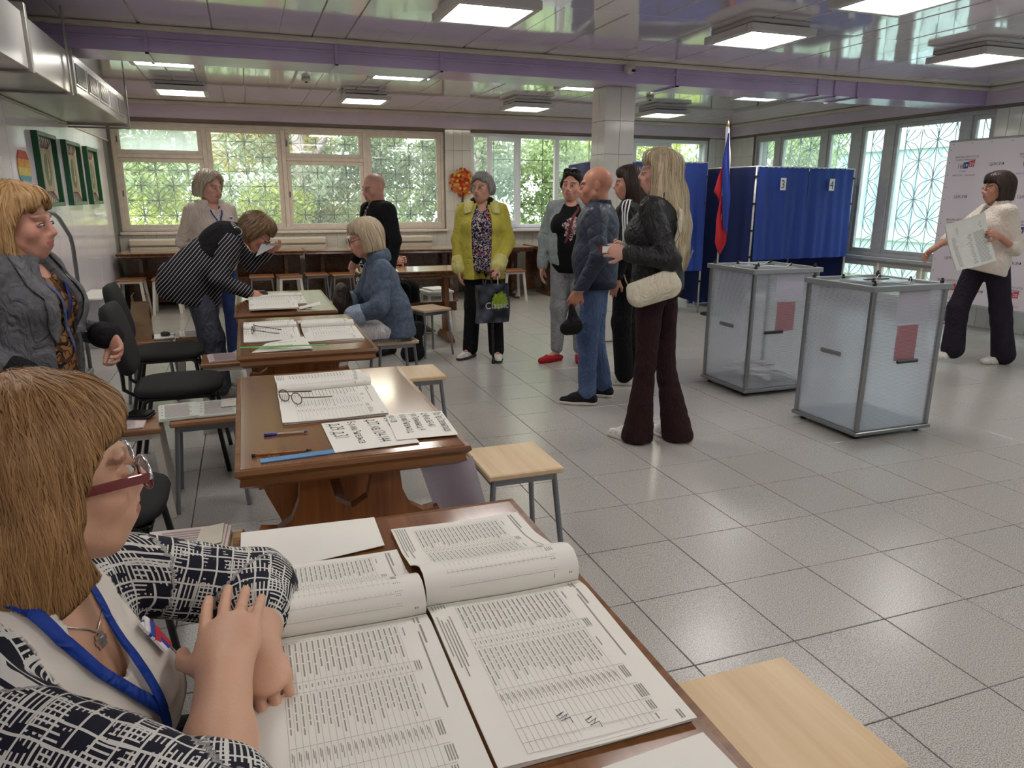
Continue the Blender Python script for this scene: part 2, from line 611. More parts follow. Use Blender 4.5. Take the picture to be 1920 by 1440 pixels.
# ================================================================ windows
def window(n):
    o = bpy.data.objects.new('window_%d' % n, None)
    COL.objects.link(o)
    return struct(o)
def ring_y(mb, x0, x1, z0, z1, y0, y1, w):
    mb.box(x0, x1, y0, y1, z0, z0 + w, .004).box(x0, x1, y0, y1, z1 - w, z1, .004)
    mb.box(x0, x0 + w, y0, y1, z0 + w, z1 - w, .004).box(x1 - w, x1, y0, y1, z0 + w, z1 - w, .004)
def ring_x(mb, y0, y1, z0, z1, x0, x1, w):
    mb.box(x0, x1, y0, y1, z0, z0 + w, .004).box(x0, x1, y0, y1, z1 - w, z1, .004)
    mb.box(x0, x1, y0, y0 + w, z0 + w, z1 - w, .004).box(x0, x1, y1 - w, y1, z0 + w, z1 - w, .004)

win1 = window(1)
f1 = MB()
ring_y(f1, W1[0], W1[1], W1[2], W1[3], YB + .05, YB + .16, .05)
bays = [(-1.53, -.47), (-.41, .57), (.63, 1.72), (1.78, 2.90)]
for xm in (-.44, .60, 1.75):
    f1.box(xm - .03, xm + .03, YB + .05, YB + .16, W1[2] + .05, W1[3] - .05, .004)
f1.build('frame', m_oldframe, win1)
MB().box(W1[0] - .02, W1[1] + .02, YB - .06, YB + .06, .95, .99, .008).build('window_sill', m_oldframe, win1)
def sash_y(win, x0, x1, z0, z1, y, mat, glass=m_hazy, w=.055, handle=True, handed=1):
    s = MB()
    ring_y(s, x0, x1, z0, z1, y, y + .045, w)
    so = s.build('sash', mat, win)
    MB().box(x0 + w - .01, x1 - w + .01, y + .02, y + .026, z0 + w - .01, z1 - w + .01).build('pane', glass, so)
    if handle:
        hx = x0 + .02 if handed > 0 else x1 - .02
        MB().box(hx - .006, hx + .006, y - .02, y, (z0 + z1) / 2 - .04, (z0 + z1) / 2 + .04, .003).build('handle', m_iron, so)
    return so
for bi, (a, b) in enumerate(bays):
    if bi in (0, 2):
        MB().box(a, b, YB + .05, YB + .15, 1.965, 2.015, .004).build('transom', m_oldframe, win1)
        sash_y(win1, a, b, 2.015, 2.385, YB + .07, m_oldframe, m_frost if bi == 0 else m_hazy)
        sash_y(win1, a, b, 1.03, 1.965, YB + .07, m_oldframe, m_hazy)
    else:
        sash_y(win1, a, b, 1.03, 2.385, YB + .07, m_oldframe, m_hazy, w=.065)
def petal_grille(width, height, cell, r, base_n=5, diag=True, grid=True):
    """lattice in local (a, z): uprights, diagonals and crossing arcs; returned as polylines"""
    na, nz = max(1, round(width / cell)), max(1, round(height / cell))
    ca, cz = width / na, height / nz
    L = []
    for i in range(na + 1):
        L.append([(i * ca, 0), (i * ca, height)])
    if grid:
        for k in range(nz + 1):
            L.append([(0, k * cz), (width, k * cz)])
    for i in range(na):
        for k in range(nz):
            p = (i * ca, k * cz)
            q = ((i + 1) * ca, (k + 1) * cz)
            if (i + k) % 2:
                p, q = ((i + 1) * ca, k * cz), (i * ca, (k + 1) * cz)
            if diag:
                L.append([p, q])
            for s in (-1, 1):
                pts = []
                for t in range(base_n + 1):
                    u = t / base_n
                    h = math.sin(math.pi * u) * .26 * s
                    dx, dz = q[0] - p[0], q[1] - p[1]
                    pts.append((p[0] + dx * u - dz * h, p[1] + dz * u + dx * h))
                L.append(pts)
    return L
def grille_y(win, x0, x1, z0, z1, y, cell, r, mat):
    mb = MB()
    for pl in petal_grille(x1 - x0, z1 - z0, cell, r):
        mb.tube([(x0 + a, y, z0 + z) for a, z in pl], r, 4, False)
    return mb.build('grille', mat, win)
def grille_x(win, y0, y1, z0, z1, x, cell, r, mat):
    mb = MB()
    for pl in petal_grille(y1 - y0, z1 - z0, cell, r, grid=False):
        mb.tube([(x, y0 + a, z0 + z) for a, z in pl], r, 4, False)
    return mb.build('grille', mat, win)
for a, b in bays:
    grille_y(win1, a + .02, b - .02, 1.0, 2.42, YB + .26, .21, .0045, m_iron)

win2 = window(2)
f2 = MB()
ring_y(f2, W2[0], W2[1], W2[2], W2[3], YB + .02, YB + .10, .06)
mull2 = [4.16, 4.82, 5.50, 6.17, 6.90]
for xm in mull2:
    f2.box(xm - .035, xm + .035, YB + .02, YB + .10, W2[2] + .06, W2[3] - .06, .004)
f2.build('frame', m_pvc, win2)
MB().box(W2[0] - .02, W2[1] + .02, YB - .14, YB + .03, .94, .985, .008).build('window_sill', m_pvc, win2)
edges = [W2[0] + .06] + [e for xm in mull2 for e in (xm - .035, xm + .035)] + [W2[1] - .06]
for k in range(6):
    a, b = edges[2 * k], edges[2 * k + 1]
    if k == 1:
        continue
    if k in (4,):
        sash_y(win2, a, b, 1.05, 2.37, YB + .03, m_pvc, w=.06)
    else:
        MB().box(a, b, YB + .05, YB + .058, 1.05, 2.37).build('pane', m_hazy, win2)
# the casement that stands open into the room
sw = .64
so = MB()
ring_y(so, 0, sw, 1.05, 2.37, -.025, .025, .065)
oc = so.build('open_casement', m_pvc, win2, loc=(4.13, YB - .01, 0), )
oc.rotation_euler.z = math.radians(205)
MB().box(.055, sw - .055, -.004, .004, 1.105, 2.315).build('pane', m_glass, oc)
MB().box(sw - .045, sw - .02, -.05, -.025, 1.62, 1.76, .004).build('handle', m_pvc, oc)
for (a, b) in ((3.4, 5.5), (5.5, 7.6)):
    mb = MB()
    for k in range(6):
        x = a + (b - a) * k / 5
        mb.tube([(x, YB + .26, 1.0), (x, YB + .26, 2.42)], .006, 4, False)
    for k in range(5):
        z = 1.02 + 1.38 * k / 4
        mb.tube([(a, YB + .26, z), (b, YB + .26, z)], .006, 4, False)
    mb.build('grille', m_iron, win2)

def window_right(n, y0, y1, cuts):
    """wooden window on the right wall: upper lights, a rail, and a low row of lights"""
    w = window(n)
    f = MB()
    ring_x(f, y0, y1, .70, 2.47, XR + .03, XR + .15, .05)
    ring_x(f, y0, y1, .12, .66, XR + .03, XR + .15, .045)
    for (a, b) in cuts:
        f.box(XR + .03, XR + .15, a, b, .75, 2.42, .004)
    f.build('frame', m_greyframe, w)
    MB().box(XR - .06, XR + .05, y0, y1, .655, .70, .006).build('window_sill', m_greyframe, w)
    ed = [y0 + .05] + [e for c in cuts for e in c] + [y1 - .05]
    for k in range(0, len(ed), 2):
        a, b = ed[k], ed[k + 1]
        s = MB()
        ring_x(s, a, b, .75, 2.42, XR + .05, XR + .10, .05)
        so_ = s.build('sash', m_greyframe, w)
        MB().box(XR + .07, XR + .076, a + .04, b - .04, .79, 2.38).build('pane', m_hazy, so_)
        grille_x(w, a, b, .72, 2.45, XR + .24, .24, .0055, m_iron_l)
    nl = max(2, round((y1 - y0) / .7))
    for k in range(nl):
        a, b = y0 + .045 + (y1 - y0 - .09) * k / nl, y0 + .045 + (y1 - y0 - .09) * (k + 1) / nl
        s = MB()
        ring_x(s, a + .015, b - .015, .165, .615, XR + .05, XR + .10, .05)
        so_ = s.build('sash', m_oldframe, w)
        MB().box(XR + .07, XR + .076, a + .05, b - .05, .20, .58).build('pane', m_hazy, so_)
    grille_x(w, y0, y1, .14, .64, XR + .24, .24, .005, m_iron_l)
    return w
window_right(3, W3[0], W3[1], [(6.62, 6.74), (7.72, 7.86), (8.28, 8.44), (8.92, 9.04), (9.94, 10.05)])
window_right(4, W4[0], W4[1], [(1.1, 1.22), (2.3, 2.44), (3.2, 3.34), (4.3, 4.42)])

# ================================================================ outside
m_grass = M('lawn', (120, 138, 90), .9, var=.25, vs=2)
struct(MB().box(-30, 40, YB + .3, 60, -.6, -.5).box(XR + .3, 40, -30, YB + .3, -.6, -.5).build('ground_outside', m_grass))
def leaf_mat(name, c1, c2):
    m = M(name, c1, .6, var=0, spec=.3)
    g = N(m)
    geo = g.n('ShaderNodeNewGeometry')
    r = g.n('ShaderNodeValToRGB')
    r.color_ramp.elements[0].color = sc(*c1)
    r.color_ramp.elements[1].color = sc(*c2)
    g.l(geo.outputs['Random Per Island'], r.inputs[0])
    b = BS(m)
    g.l(r.outputs[0], b.inputs['Base Color'])
    tl = g.n('ShaderNodeBsdfTranslucent')
    g.l(r.outputs[0], tl.inputs[0])
    mx = g.n('ShaderNodeMixShader')
    mx.inputs[0].default_value = .45
    g.l(b.outputs[0], mx.inputs[1])
    g.l(tl.outputs[0], mx.inputs[2])
    g.l(mx.outputs[0], g.t.nodes['Material Output'].inputs[0])
    return m
lf = [leaf_mat('sage_leaves', (120, 146, 92), (214, 224, 176)), leaf_mat('yellow_green_leaves', (156, 176, 76), (232, 232, 150)),
      leaf_mat('grey_green_leaves', (132, 150, 114), (220, 226, 196)), leaf_mat('autumn_leaves', (200, 178, 110), (236, 224, 160))]
m_bark = M('pale_bark', (176, 160, 150), .9, var=.3, vs=9, bump=.6, bs=20)
m_bark2 = M('grey_bark', (128, 116, 106), .9, var=.3, vs=9, bump=.6, bs=20)
rng = np.random.default_rng(5)
def leaves(n, blobs, size):
    w = np.array([b[3] * b[4] * b[5] for b in blobs])
    pick = rng.choice(len(blobs), n, p=w / w.sum())
    B = np.array(blobs)[pick]
    d = rng.normal(size=(n, 3))
    d /= np.linalg.norm(d, axis=1)[:, None]
    r = rng.uniform(.35, 1, n) ** .6
    P = B[:, :3] + d * r[:, None] * B[:, 3:6]
    a = rng.normal(size=(n, 3)); a /= np.linalg.norm(a, axis=1)[:, None]
    b = np.cross(a, rng.normal(size=(n, 3))); b /= np.linalg.norm(b, axis=1)[:, None]
    s = size * rng.uniform(.6, 1.3, n)[:, None]
    nn = np.cross(a, b) * s * .2
    V = np.stack([P - a * s, P + b * s * .45 + nn, P + a * s, P - b * s * .45 + nn], 1).reshape(-1, 3)
    F = np.arange(4 * n).reshape(n, 4)
    me = bpy.data.meshes.new('crown')
    me.vertices.add(4 * n); me.vertices.foreach_set('co', V.ravel())
    me.loops.add(4 * n); me.loops.foreach_set('vertex_index', F.ravel())
    me.polygons.add(n); me.polygons.foreach_set('loop_start', np.arange(0, 4 * n, 4))
    me.update(calc_edges=True)
    return me
def tree(name, label, x, y, blobs, n, size, mat, trunk, bark, r0=.12):
    t = thing(name, label, 'tree', (x, y, -.5), 0, 'trees outside the windows')
    me = leaves(n, blobs, size)
    me.materials.append(mat)
    c = link('crown', me, t)
    c['kind'] = 'stuff'
    for k, br in enumerate(trunk):
        MB().tube(br, [r0 * (1 - .6 * i / max(1, len(br) - 1)) * (1 if k == 0 else .5) for i in range(len(br))], 8).build('trunk' if k == 0 else 'branch', bark, t, smooth=True)
    return t
def blobset(k, w, h, d, z0):
    return [(random.uniform(-w, w), random.uniform(-d, d), random.uniform(z0, z0 + h), random.uniform(.5, .95), random.uniform(.4, .7), random.uniform(.4, .75)) for _ in range(k)]
tree('bushy_tree', 'dense sage green tree filling the first wide window pane', -2.4, 14.2, blobset(16, 1.5, 3.6, .6, .4), 14300, 0.061, lf[0], [[(0, 0, 0), (.1, 0, 2), (0, 0, 3.6)]], m_bark2)
tree('bushy_tree', 'yellow green shrub, its sunlit look put into the leaf colour, low behind the beige-jacketed woman', -.6, 13.6, blobset(10, 1.2, 1.7, .5, .5), 9240, 0.057, lf[1], [[(0, 0, 0), (-.1, 0, 1.8)]], m_bark2, .07)  # bright leaf colour stands in for sunlight on this shrub
tree('bushy_tree', 'yellow leaved tree beside the pale trunk in the second pane', .9, 15.4, blobset(12, .9, 3.2, .5, 1.0), 9240, 0.061, lf[3], [[(0, 0, 0), (.05, 0, 2), (-.1, 0, 4)]], m_bark, .09)
tree('bushy_tree', 'tall grey green tree with a pale thick trunk in the second pane', 1.0, 14.0, blobset(14, 1.5, 3.6, .6, 1.4) + [(-.9, .6, 1.1, .8, .5, .8)], 11440, 0.057, lf[2], [[(0, 0, 0), (.02, 0, 2.2), (-.05, 0, 4.5)], [(0, 0, 2.0), (.5, .1, 3.1), (.9, .1, 4.2)]], m_bark, .17)
tree('bushy_tree', 'dense grey green tree filling the third pane', 2.6, 15.2, blobset(18, 1.6, 3.8, .6, .4), 14960, 0.061, lf[2], [[(0, 0, 0), (-.1, 0, 2), (0, 0, 3.6)]], m_bark2)
tree('bushy_tree', 'tree with pale forked leaning branches in the fourth pane', 4.3, 14.1, blobset(9, 1.0, 2.2, .5, 2.4) + blobset(5, 1.2, .6, .5, .6), 9240, 0.057, lf[2], [[(.15, 0, 0), (.1, 0, 1.4), (.0, 0, 2.3), (.25, 0, 4.2)], [(.1, 0, 1.3), (-.5, 0, 2.3), (-.15, 0, 3.0), (.2, 0, 4.4)], [(.2, 0, .4), (.4, 0, 2.2), (.15, 0, 3.2)]], m_bark, .13)
tree('bushy_tree', 'leafy hedge tree beyond the open white casement', 6.2, 14.6, blobset(18, 1.6, 3.7, .6, .4), 15840, 0.061, lf[0], [[(0, 0, 0), (.1, 0, 2), (0, 0, 3.6)]], m_bark2)
tree('bushy_tree', 'pale yellow green hedge tree above the blue booth', 9.0, 15.0, blobset(18, 1.7, 3.7, .6, .4), 15840, 0.061, lf[1], [[(0, 0, 0), (.1, 0, 2), (0, 0, 3.6)]], m_bark2)
tree('bushy_tree', 'hedge tree at the back corner window beside the flag', 11.9, 14.6, blobset(16, 1.5, 3.7, .6, .4), 11440, 0.066, lf[0], [[(0, 0, 0), (.1, 0, 2), (0, 0, 3.6)]], m_bark2)
bk = MB()
hd = leaves(30000, [(x, 19 + random.uniform(-.8, .8), random.uniform(0, 5.0), 1.5, .8, 1.1) for x in np.arange(-8, 24, .6)], .12)
hd.materials.append(lf[0])
ho = link('treeline', hd, None)
tag(ho, 'distant pale green treeline closing the view behind the near trees', 'treeline', kind='stuff')
# pale building across the yard on the right
pb = thing('pale_building', 'pale blue ribbed building seen through the right-hand grilles', 'building', (15.5, 6, -.5))
m_pale = M('pale_blue_cladding', (206, 226, 230), .5, var=.05)
m_paled = M('blue_cladding', (170, 200, 208), .5, var=.05)
MB().box(0, 6, -26, 12, 0, 9).build('wall', m_pale, pb)
rib = MB().box(-.05, .0, -.03, .03, .3, 2.2).mesh('cladding_rib', m_paled)
for k in range(84):
    link('cladding_rib', rib, pb, (0, -14 + .3 * k, 1.0))
MB().box(-.12, .0, -26, 12, 3.15, 3.3).build('ledge', m_pale, pb)
MB().box(-.10, .0, -26, 12, .95, 1.1).build('ledge', m_pale, pb)
# ================================================================ ceiling lights
m_lhouse = M('lamp_housing_white', (206, 204, 204), .4, var=.03)
m_diff_n = M('lamp_diffuser_white', (240, 240, 235), .4, var=0, emis=(255, 251, 246), estr=LAMP)
m_diff_f = M('lamp_diffuser_yellowish', (240, 238, 220), .4, var=0, emis=(255, 246, 222), estr=LAMP)
def make_light(label, x, y, diff):
    t = thing('ceiling_light', label, 'ceiling light', (x, y, 0), 0, 'square ceiling lights')
    h = MB()
    o_, i_ = .285, .235
    for (x0, x1, y0, y1) in ((-o_, o_, -o_, -i_), (-o_, o_, i_, o_), (-o_, -i_, -i_, i_), (i_, o_, -i_, i_)):
        h.box(x0, x1, y0, y1, 2.600, 2.655, .006)
    h.box(-o_ + .01, o_ - .01, -o_ + .01, o_ - .01, 2.640, 2.652)
    h.build('housing', m_lhouse, t)
    MB().box(-i_, i_, -i_, i_, 2.606, 2.614).build('diffuser', diff, t)
    MB().box(-.25, .25, -.25, .25, 2.668, 2.6995, .004).build('back_pan', m_lhouse, t)
    MB().box(-.2, -.14, -.2, -.14, 2.655, 2.67).box(.14, .2, -.2, -.14, 2.655, 2.67).box(-.2, -.14, .14, .2, 2.655, 2.67).box(.14, .2, .14, .2, 2.655, 2.67).build('spacer', m_lhouse, t)
    return t
lrows = [
    (4.87, [(-.56, 'square ceiling light in front of the beam, above the standing woman in grey'), (1.57, 'large square ceiling light cut by the top edge, in front of the beam'), (3.70, 'square ceiling light in front of the beam, near the camera dome'), (5.95, 'square ceiling light in front of the beam, nearest the banner')], 0),
    (3.68, [(3.79, 'square ceiling light cut by the top edge above the ballot boxes')], 0),
    (7.45, [(-.56, 'square ceiling light just behind the beam beside the air duct'), (1.54, 'square ceiling light just behind the beam, above the man in black'), (3.55, 'square ceiling light just behind the beam, partly hidden by the column'), (5.80, 'square ceiling light just behind the beam, above the flag')], 0),
    (9.55, [(-.56, 'square ceiling light near the back windows, above the frosted pane'), (1.50, 'square ceiling light near the back windows, above the bald man in black'), (3.65, 'square ceiling light near the back windows, left of the column'), (5.72, 'square ceiling light near the back windows, right of the column')], 1),
    (2.2, [(-.56, None), (1.57, None), (6.0, None)], 0), (.2, [(1.57, None), (3.79, None), (6.0, None)], 0), (-1.6, [(-.56, None), (1.57, None), (3.79, None), (6.0, None)], 0)]
hid = ['above the seated woman in the checked blouse', 'above the nearest table', 'above the empty floor by the near right windows']
nl_ = 0
for y, xs, far in lrows:
    for x, lab in xs:
        if lab is None:
            lab = 'square ceiling light out of view behind the camera position'
        make_light(lab, x, y, m_diff_f if far else m_diff_n)

# ================================================================ air duct on the left
m_galv = M('painted_duct_metal', (184, 182, 178), .25, metal=.35, var=.07, vs=3, bump=.08, bs=6)
m_galvd = M('duct_edge_metal', (150, 146, 140), .4, metal=.6, var=.1)
m_dark = M('dark_gap', (24, 22, 22), .8, var=0)
duct = thing('air_duct', 'long galvanised air duct with side vents along the left wall', 'air duct', (0, 0, 0))
MB().box(-1.60, -1.03, 2.6, 4.84, 2.125, 2.42, .006).build('duct_section', m_galv, duct)
MB().box(-1.60, -1.06, 4.88, 6.15, 2.15, 2.44, .006).build('duct_section', m_galv, duct)
MB().box(-1.60, -1.06, 6.19, 8.75, 2.18, 2.45, .006).build('duct_section', m_galv, duct)
for yy, xx in ((4.86, -1.01), (6.17, -1.04), (8.76, -1.045)):
    MB().box(-1.60, xx, yy - .02, yy + .02, 2.11 if yy < 5 else 2.16, 2.46, .003).build('flange', m_galvd, duct)
for k in range(5):
    y0 = 6.27 + .49 * k
    v = MB()
    v.box(-1.062, -1.052, y0, y0 + .40, 2.235, 2.40, .002)
    vo = v.build('vent', m_galv, duct)
    MB().box(-1.0525, -1.0515, y0 + .02, y0 + .38, 2.25, 2.385).build('vent_throat', m_dark, vo)
    for j in range(9):
        MB().box(-1.0515, -1.045, y0 + .038 + .04 * j, y0 + .046 + .04 * j, 2.25, 2.385).build('louvre', m_galv, vo)
for yy, zt in ((6.0, 2.69), (8.78, 2.69)):
    s = MB().box(-1.045, -1.035, yy - .02, yy + .02, 2.15, zt, .002).box(-1.6, -1.035, yy - .02, yy + .02, 2.135, 2.15)
    s.build('strap', m_galvd, duct)

# ================================================================ security camera, sprinklers, cable
dc = thing('dome_camera', 'white dome security camera on the purple beam', 'camera', (3.47, BY0, 2.635))
MB().lathe([(.03, 0), (.05, .01), (.055, .03), (.05, .05)], (0, 0, 0), 18).build('mount', m_lhouse, dc)
dc.children[0].rotation_euler.x = math.radians(90)
MB().lathe([(.012, -.045), (.034, -.036), (.046, -.012), (.044, .015), (.02, .03)], (0, -.05, -.012), 18).build('dome', m_lhouse, dc, smooth=True)
MB().lathe([(.004, -.012), (.022, -.010), (.024, .0), (.02, .008)], (.012, -.085, -.03), 16).build('lens', M('black_glass', (12, 12, 14), .05, var=0), dc, smooth=True)
for k, (x, y) in enumerate(((.74, 8.56), (4.9, 8.5))):
    s = thing('smoke_detector', ['small round smoke detector on the ceiling above the middle windows', 'small round smoke detector on the ceiling right of the column'][k], 'smoke detector', (x, y, ZC), 0, 'ceiling detectors')
    MB().lathe([(.03, -.04), (.048, -.03), (.05, -.012), (.045, 0)], (0, 0, 0), 16).build('body', m_lhouse, s, smooth=True)
    MB().lathe([(.012, -.052), (.018, -.04)], (0, 0, 0), 10).build('sensor', m_dark, s)

# ================================================================ tables
m_wtop = wood('table_top_varnish', (110, 68, 38), (136, 90, 54), .16, 1, .6)
m_wedge = wood('table_edge_wood', (96, 56, 26), (140, 92, 48), .3, 0, .4)
m_wleg = wood('trestle_wood', (118, 66, 30), (158, 98, 50), .35, 2, .35)
m_wdark = wood('dark_table_wood', (70, 40, 22), (104, 64, 36), .25, 0, .5)
m_wpale = wood('pale_worn_top', (176, 138, 98), (206, 172, 130), .15, 0, .6)
def lyre(half):
    R_ = [(.07, .695), (.17, .695), (.158, .62), (.165, .55), (.19, .49), (.235, .462), (.285, .47), (.295, .445), (.262, .33), (.215, .22), (.19, .11)]
    In = [(.07, .695), (.066, .60), (.05, .535), (.0, .505)]
    k = half / .295
    right = [(x * k, z) for x, z in R_]
    left = [(-x * k, z) for x, z in reversed(R_)]
    inner = [(-x * k, z) for x, z in In[1:]] + [(x * k, z) for x, z in reversed(In[1:-1])]
    return right + left + inner
def trestle_table(label, x0, x1, y0, y1, mats, along='y', group='varnished trestle tables', style='lyre', z=.75):
    cx, cy = (x0 + x1) / 2, (y0 + y1) / 2
    L, Wd = ((y1 - y0), (x1 - x0)) if along == 'y' else ((x1 - x0), (y1 - y0))
    t = thing('trestle_table', label, 'table', (cx, cy, 0), 0 if along == 'y' else math.pi / 2, group)
    hw, hl = Wd / 2, L / 2
    topm, edgem, legm = mats
    MB().box(-hw + .012, hw - .012, -hl + .012, hl - .012, z - .012, z, .003).build('table_top', topm, t)
    e = MB()
    prof = [(0, z - .003), (.012, z - .001), (.016, z - .014), (.0, z - .03), (.004, z - .05), (-.02, z - .066), (-.05, z - .066)]
    def edge(sx, sy, horizontal):
        for i in range(len(prof) - 1):
            (o0, z0), (o1, z1) = prof[i], prof[i + 1]
            if horizontal:
                e.add([(-hw - o0 + .012, sy * (hl + o0 - .012), z0), (hw + o0 - .012, sy * (hl + o0 - .012), z0), (hw + o1 - .012, sy * (hl + o1 - .012), z1), (-hw - o1 + .012, sy * (hl + o1 - .012), z1)], [(0, 1, 2, 3)])
            else:
                e.add([(sx * (hw + o0 - .012), -hl - o0 + .012, z0), (sx * (hw + o0 - .012), hl + o0 - .012, z0), (sx * (hw + o1 - .012), hl + o1 - .012, z1), (sx * (hw + o1 - .012), -hl - o1 + .012, z1)], [(0, 1, 2, 3)])
    for s in (-1, 1):
        edge(0, s, True)
        edge(s, 0, False)
    e.box(-hw + .03, hw - .03, -hl + .03, hl - .03, z - .064, z - .02)
    e.build('table_edge', edgem, t)
    for s in (-1, 1):
        yy = s * (hl - .24)
        if style == 'lyre':
            poly = lyre(min(.29, hw - .03))
        else:
            poly = [(.06, .695), (.075, .5), (.055, .4), (.06, .3), (.085, .22), (.06, .08), (-.06, .08), (-.085, .22), (-.06, .3), (-.055, .4), (-.075, .5), (-.06, .695)]
        tr = MB().prism(poly, 'y', yy - .022, yy + .022).build('trestle', legm, t)
        MB().prism([(-hw + .04, 0), (hw - .04, 0), (hw - .05, .03), (.12, .09), (-.12, .09), (-hw + .05, .03)], 'y', yy - .03, yy + .03).build('foot', legm, tr)
        MB().box(-hw + .06, hw - .06, yy - .03, yy + .03, .675, .70, .004).build('bearer', legm, tr)
    MB().box(-.02, .02, -hl + .12, hl - .12, .30, .40, .004).build('stretcher', m_wdark, t)
    if group.startswith('dark'):
        MB().box(hw - .06, hw - .04, -hl + .03, hl - .03, .06, z - .07, .003).build('back_panel', m_wdark, t)
    return t
MT = (m_wtop, m_wedge, m_wleg)
trestle_table('varnished wooden trestle table nearest the camera under two open lists', -.08, .565, .42, 1.555, MT)
trestle_table('varnished trestle table with glasses, address signs and blue ruler on it', -.08, .58, 1.965, 3.085, MT)
trestle_table('varnished trestle table with the green ruler and two open lists', -.085, .565, 3.50, 4.62, MT)
trestle_table('trestle table where the woman in stripes leans and writes', -.11, .525, 4.80, 5.95, MT)
MD = (m_wpale, m_wdark, m_wleg)
trestle_table('pale topped slim trestle table behind the man in black', 1.0, 2.17, 7.12, 7.72, MD, 'x', style='slim')
MK = (m_wpale, m_wdark, m_wdark)
GB = 'dark tables along the back windows'
trestle_table('dark wall table in the left back corner', -1.56, -.42, 10.3, 10.95, MK, 'x', GB, 'slim', .76)
trestle_table('dark wall table behind the striped and beige women', -.41, .73, 10.3, 10.95, MK, 'x', GB, 'slim', .76)
trestle_table('dark wall table behind the seated woman in denim', .74, 1.88, 10.3, 10.95, MK, 'x', GB, 'slim', .76)
trestle_table('dark wall table at the tiled pier with the autumn tree', 1.90, 3.04, 10.1, 10.8, MK, 'x', GB, 'slim', .76)
trestle_table('dark wall table behind the woman in yellow', 3.06, 4.0, 10.1, 10.8, MK, 'x', GB, 'slim', .76)
trestle_table('dark wall table behind the woman with the floral shirt', 4.10, 5.24, 10.15, 10.85, MK, 'x', GB, 'slim', .76)
# radiator covers under the windows
m_rad = M('radiator_cream', (214, 204, 190), .45, var=.05)
for k, (a, b) in enumerate(((-1.5, -.3), (-.1, 1.1), (1.4, 2.7))):
    r = thing('radiator', ['cream panel radiator under the first window pane', 'cream panel radiator under the middle window panes', 'cream panel radiator under the fourth window pane'][k], 'radiator', ((a + b) / 2, YB - .02, 0), 0, 'radiators under the back windows')
    w = (b - a) / 2
    MB().box(-w, w, -.13, -.0, .80, .90, .02).build('top_grille', m_rad, r)
    MB().box(-w, w, -.11, -.02, .15, .80, .02).build('body', m_rad, r)
    MB().cyl((w - .08, -.06, 0), (w - .08, -.06, .16), .012).cyl((-w + .08, -.06, 0), (-w + .08, -.06, .16), .012).build('pipe', m_rad, r)

# ================================================================ stools
m_ply = wood('pale_plywood', (206, 176, 136), (222, 196, 158), .4, 1, .15)
m_oldseat = wood('old_brown_seat', (128, 84, 52), (160, 112, 74), .4, 0, .2)
m_greymet = M('grey_tube_metal', (128, 132, 138), .35, metal=.6, var=.06)
m_whiteleg = M('white_painted_leg', (206, 200, 190), .5, var=.08)
def make_stool(label, x, y, rz, seatm, legm, round_leg=True, h=.45, hs=(.155, .165)):
    t = thing('stool', label, 'stool', (x, y, 0), rz, 'square school stools')
    a, b = hs
    MB().box(-a, a, -b, b, h - .024, h, .005).build('seat', seatm, t)
    MB().box(-a + .03, a - .03, -b + .025, -b + .045, h - .055, h - .024).box(-a + .03, a - .03, b - .045, b - .025, h - .055, h - .024).box(-a + .02, -a + .04, -b + .03, b - .03, h - .055, h - .024).box(a - .04, a - .02, -b + .03, b - .03, h - .055, h - .024).build('apron', legm, t)
    for sx in (-1, 1):
        for sy in (-1, 1):
            p0, p1 = (sx * (a - .03), sy * (b - .035), h - .03), (sx * (a + .005), sy * (b + .005), 0)
            lg = MB()
            if round_leg:
                lg.cyl(p0, p1, .0115, .0115, 10)
            else:
                d = Vector(p1) - Vector(p0)
                az = d.normalized()
                ax = Vector((1, 0, 0)); ax = (ax - az * ax.dot(az)).normalized()
                c = (Vector(p0) + Vector(p1)) / 2
                lg.obox(c, ax, az.cross(ax), az, .017, .014, d.length / 2)
            lg.build('leg', legm, t, smooth=False)
    return t
make_stool('pale plywood stool cut by the bottom edge, beside the nearest table', .93, .98, 0, m_ply, m_greymet, hs=(.155, .175))
make_stool('pale plywood stool beside the table with the address signs', .94, 2.585, 0, m_ply, m_greymet)
make_stool('pale plywood stool beside the table with the green ruler', .89, 4.18, 0, m_ply, m_greymet)
make_stool('pale plywood stool the woman in denim sits on', .97, 5.30, .05, m_ply, m_greymet)
make_stool('empty pale stool in front of the slim trestle table', 1.58, 6.72, .35, M('worn_beige_seat', (196, 168, 140), .4), m_greymet)
make_stool('stool the person behind the man in black sits on', 1.28, 8.05, 0, m_oldseat, m_greymet)
make_stool('white legged stool holding papers behind the slim trestle table', 1.98, 8.02, .1, M('white_seat', (214, 212, 206), .5), m_whiteleg, False)
make_stool('stool holding open ballots between the black chair and the signs table', -.255, 3.70, .03, m_oldseat, m_greymet)
make_stool('white legged old stool holding the black wallet', -.60, 3.66, .05, m_oldseat, m_whiteleg, False, .44)
make_stool('stool holding the pink ballot stack beside the seated woman', -.235, 2.10, .0, m_oldseat, m_greymet, True, .45)
make_stool('stool holding the brown paper bag', -.73, 5.86, 0, m_oldseat, m_greymet)
make_stool('stool holding papers left of the woman in stripes', -.40, 5.95, 0, m_oldseat, m_whiteleg, False)
make_stool('stool with pink papers at the far table corner', -.18, 4.95, 0, m_oldseat, m_whiteleg, False)
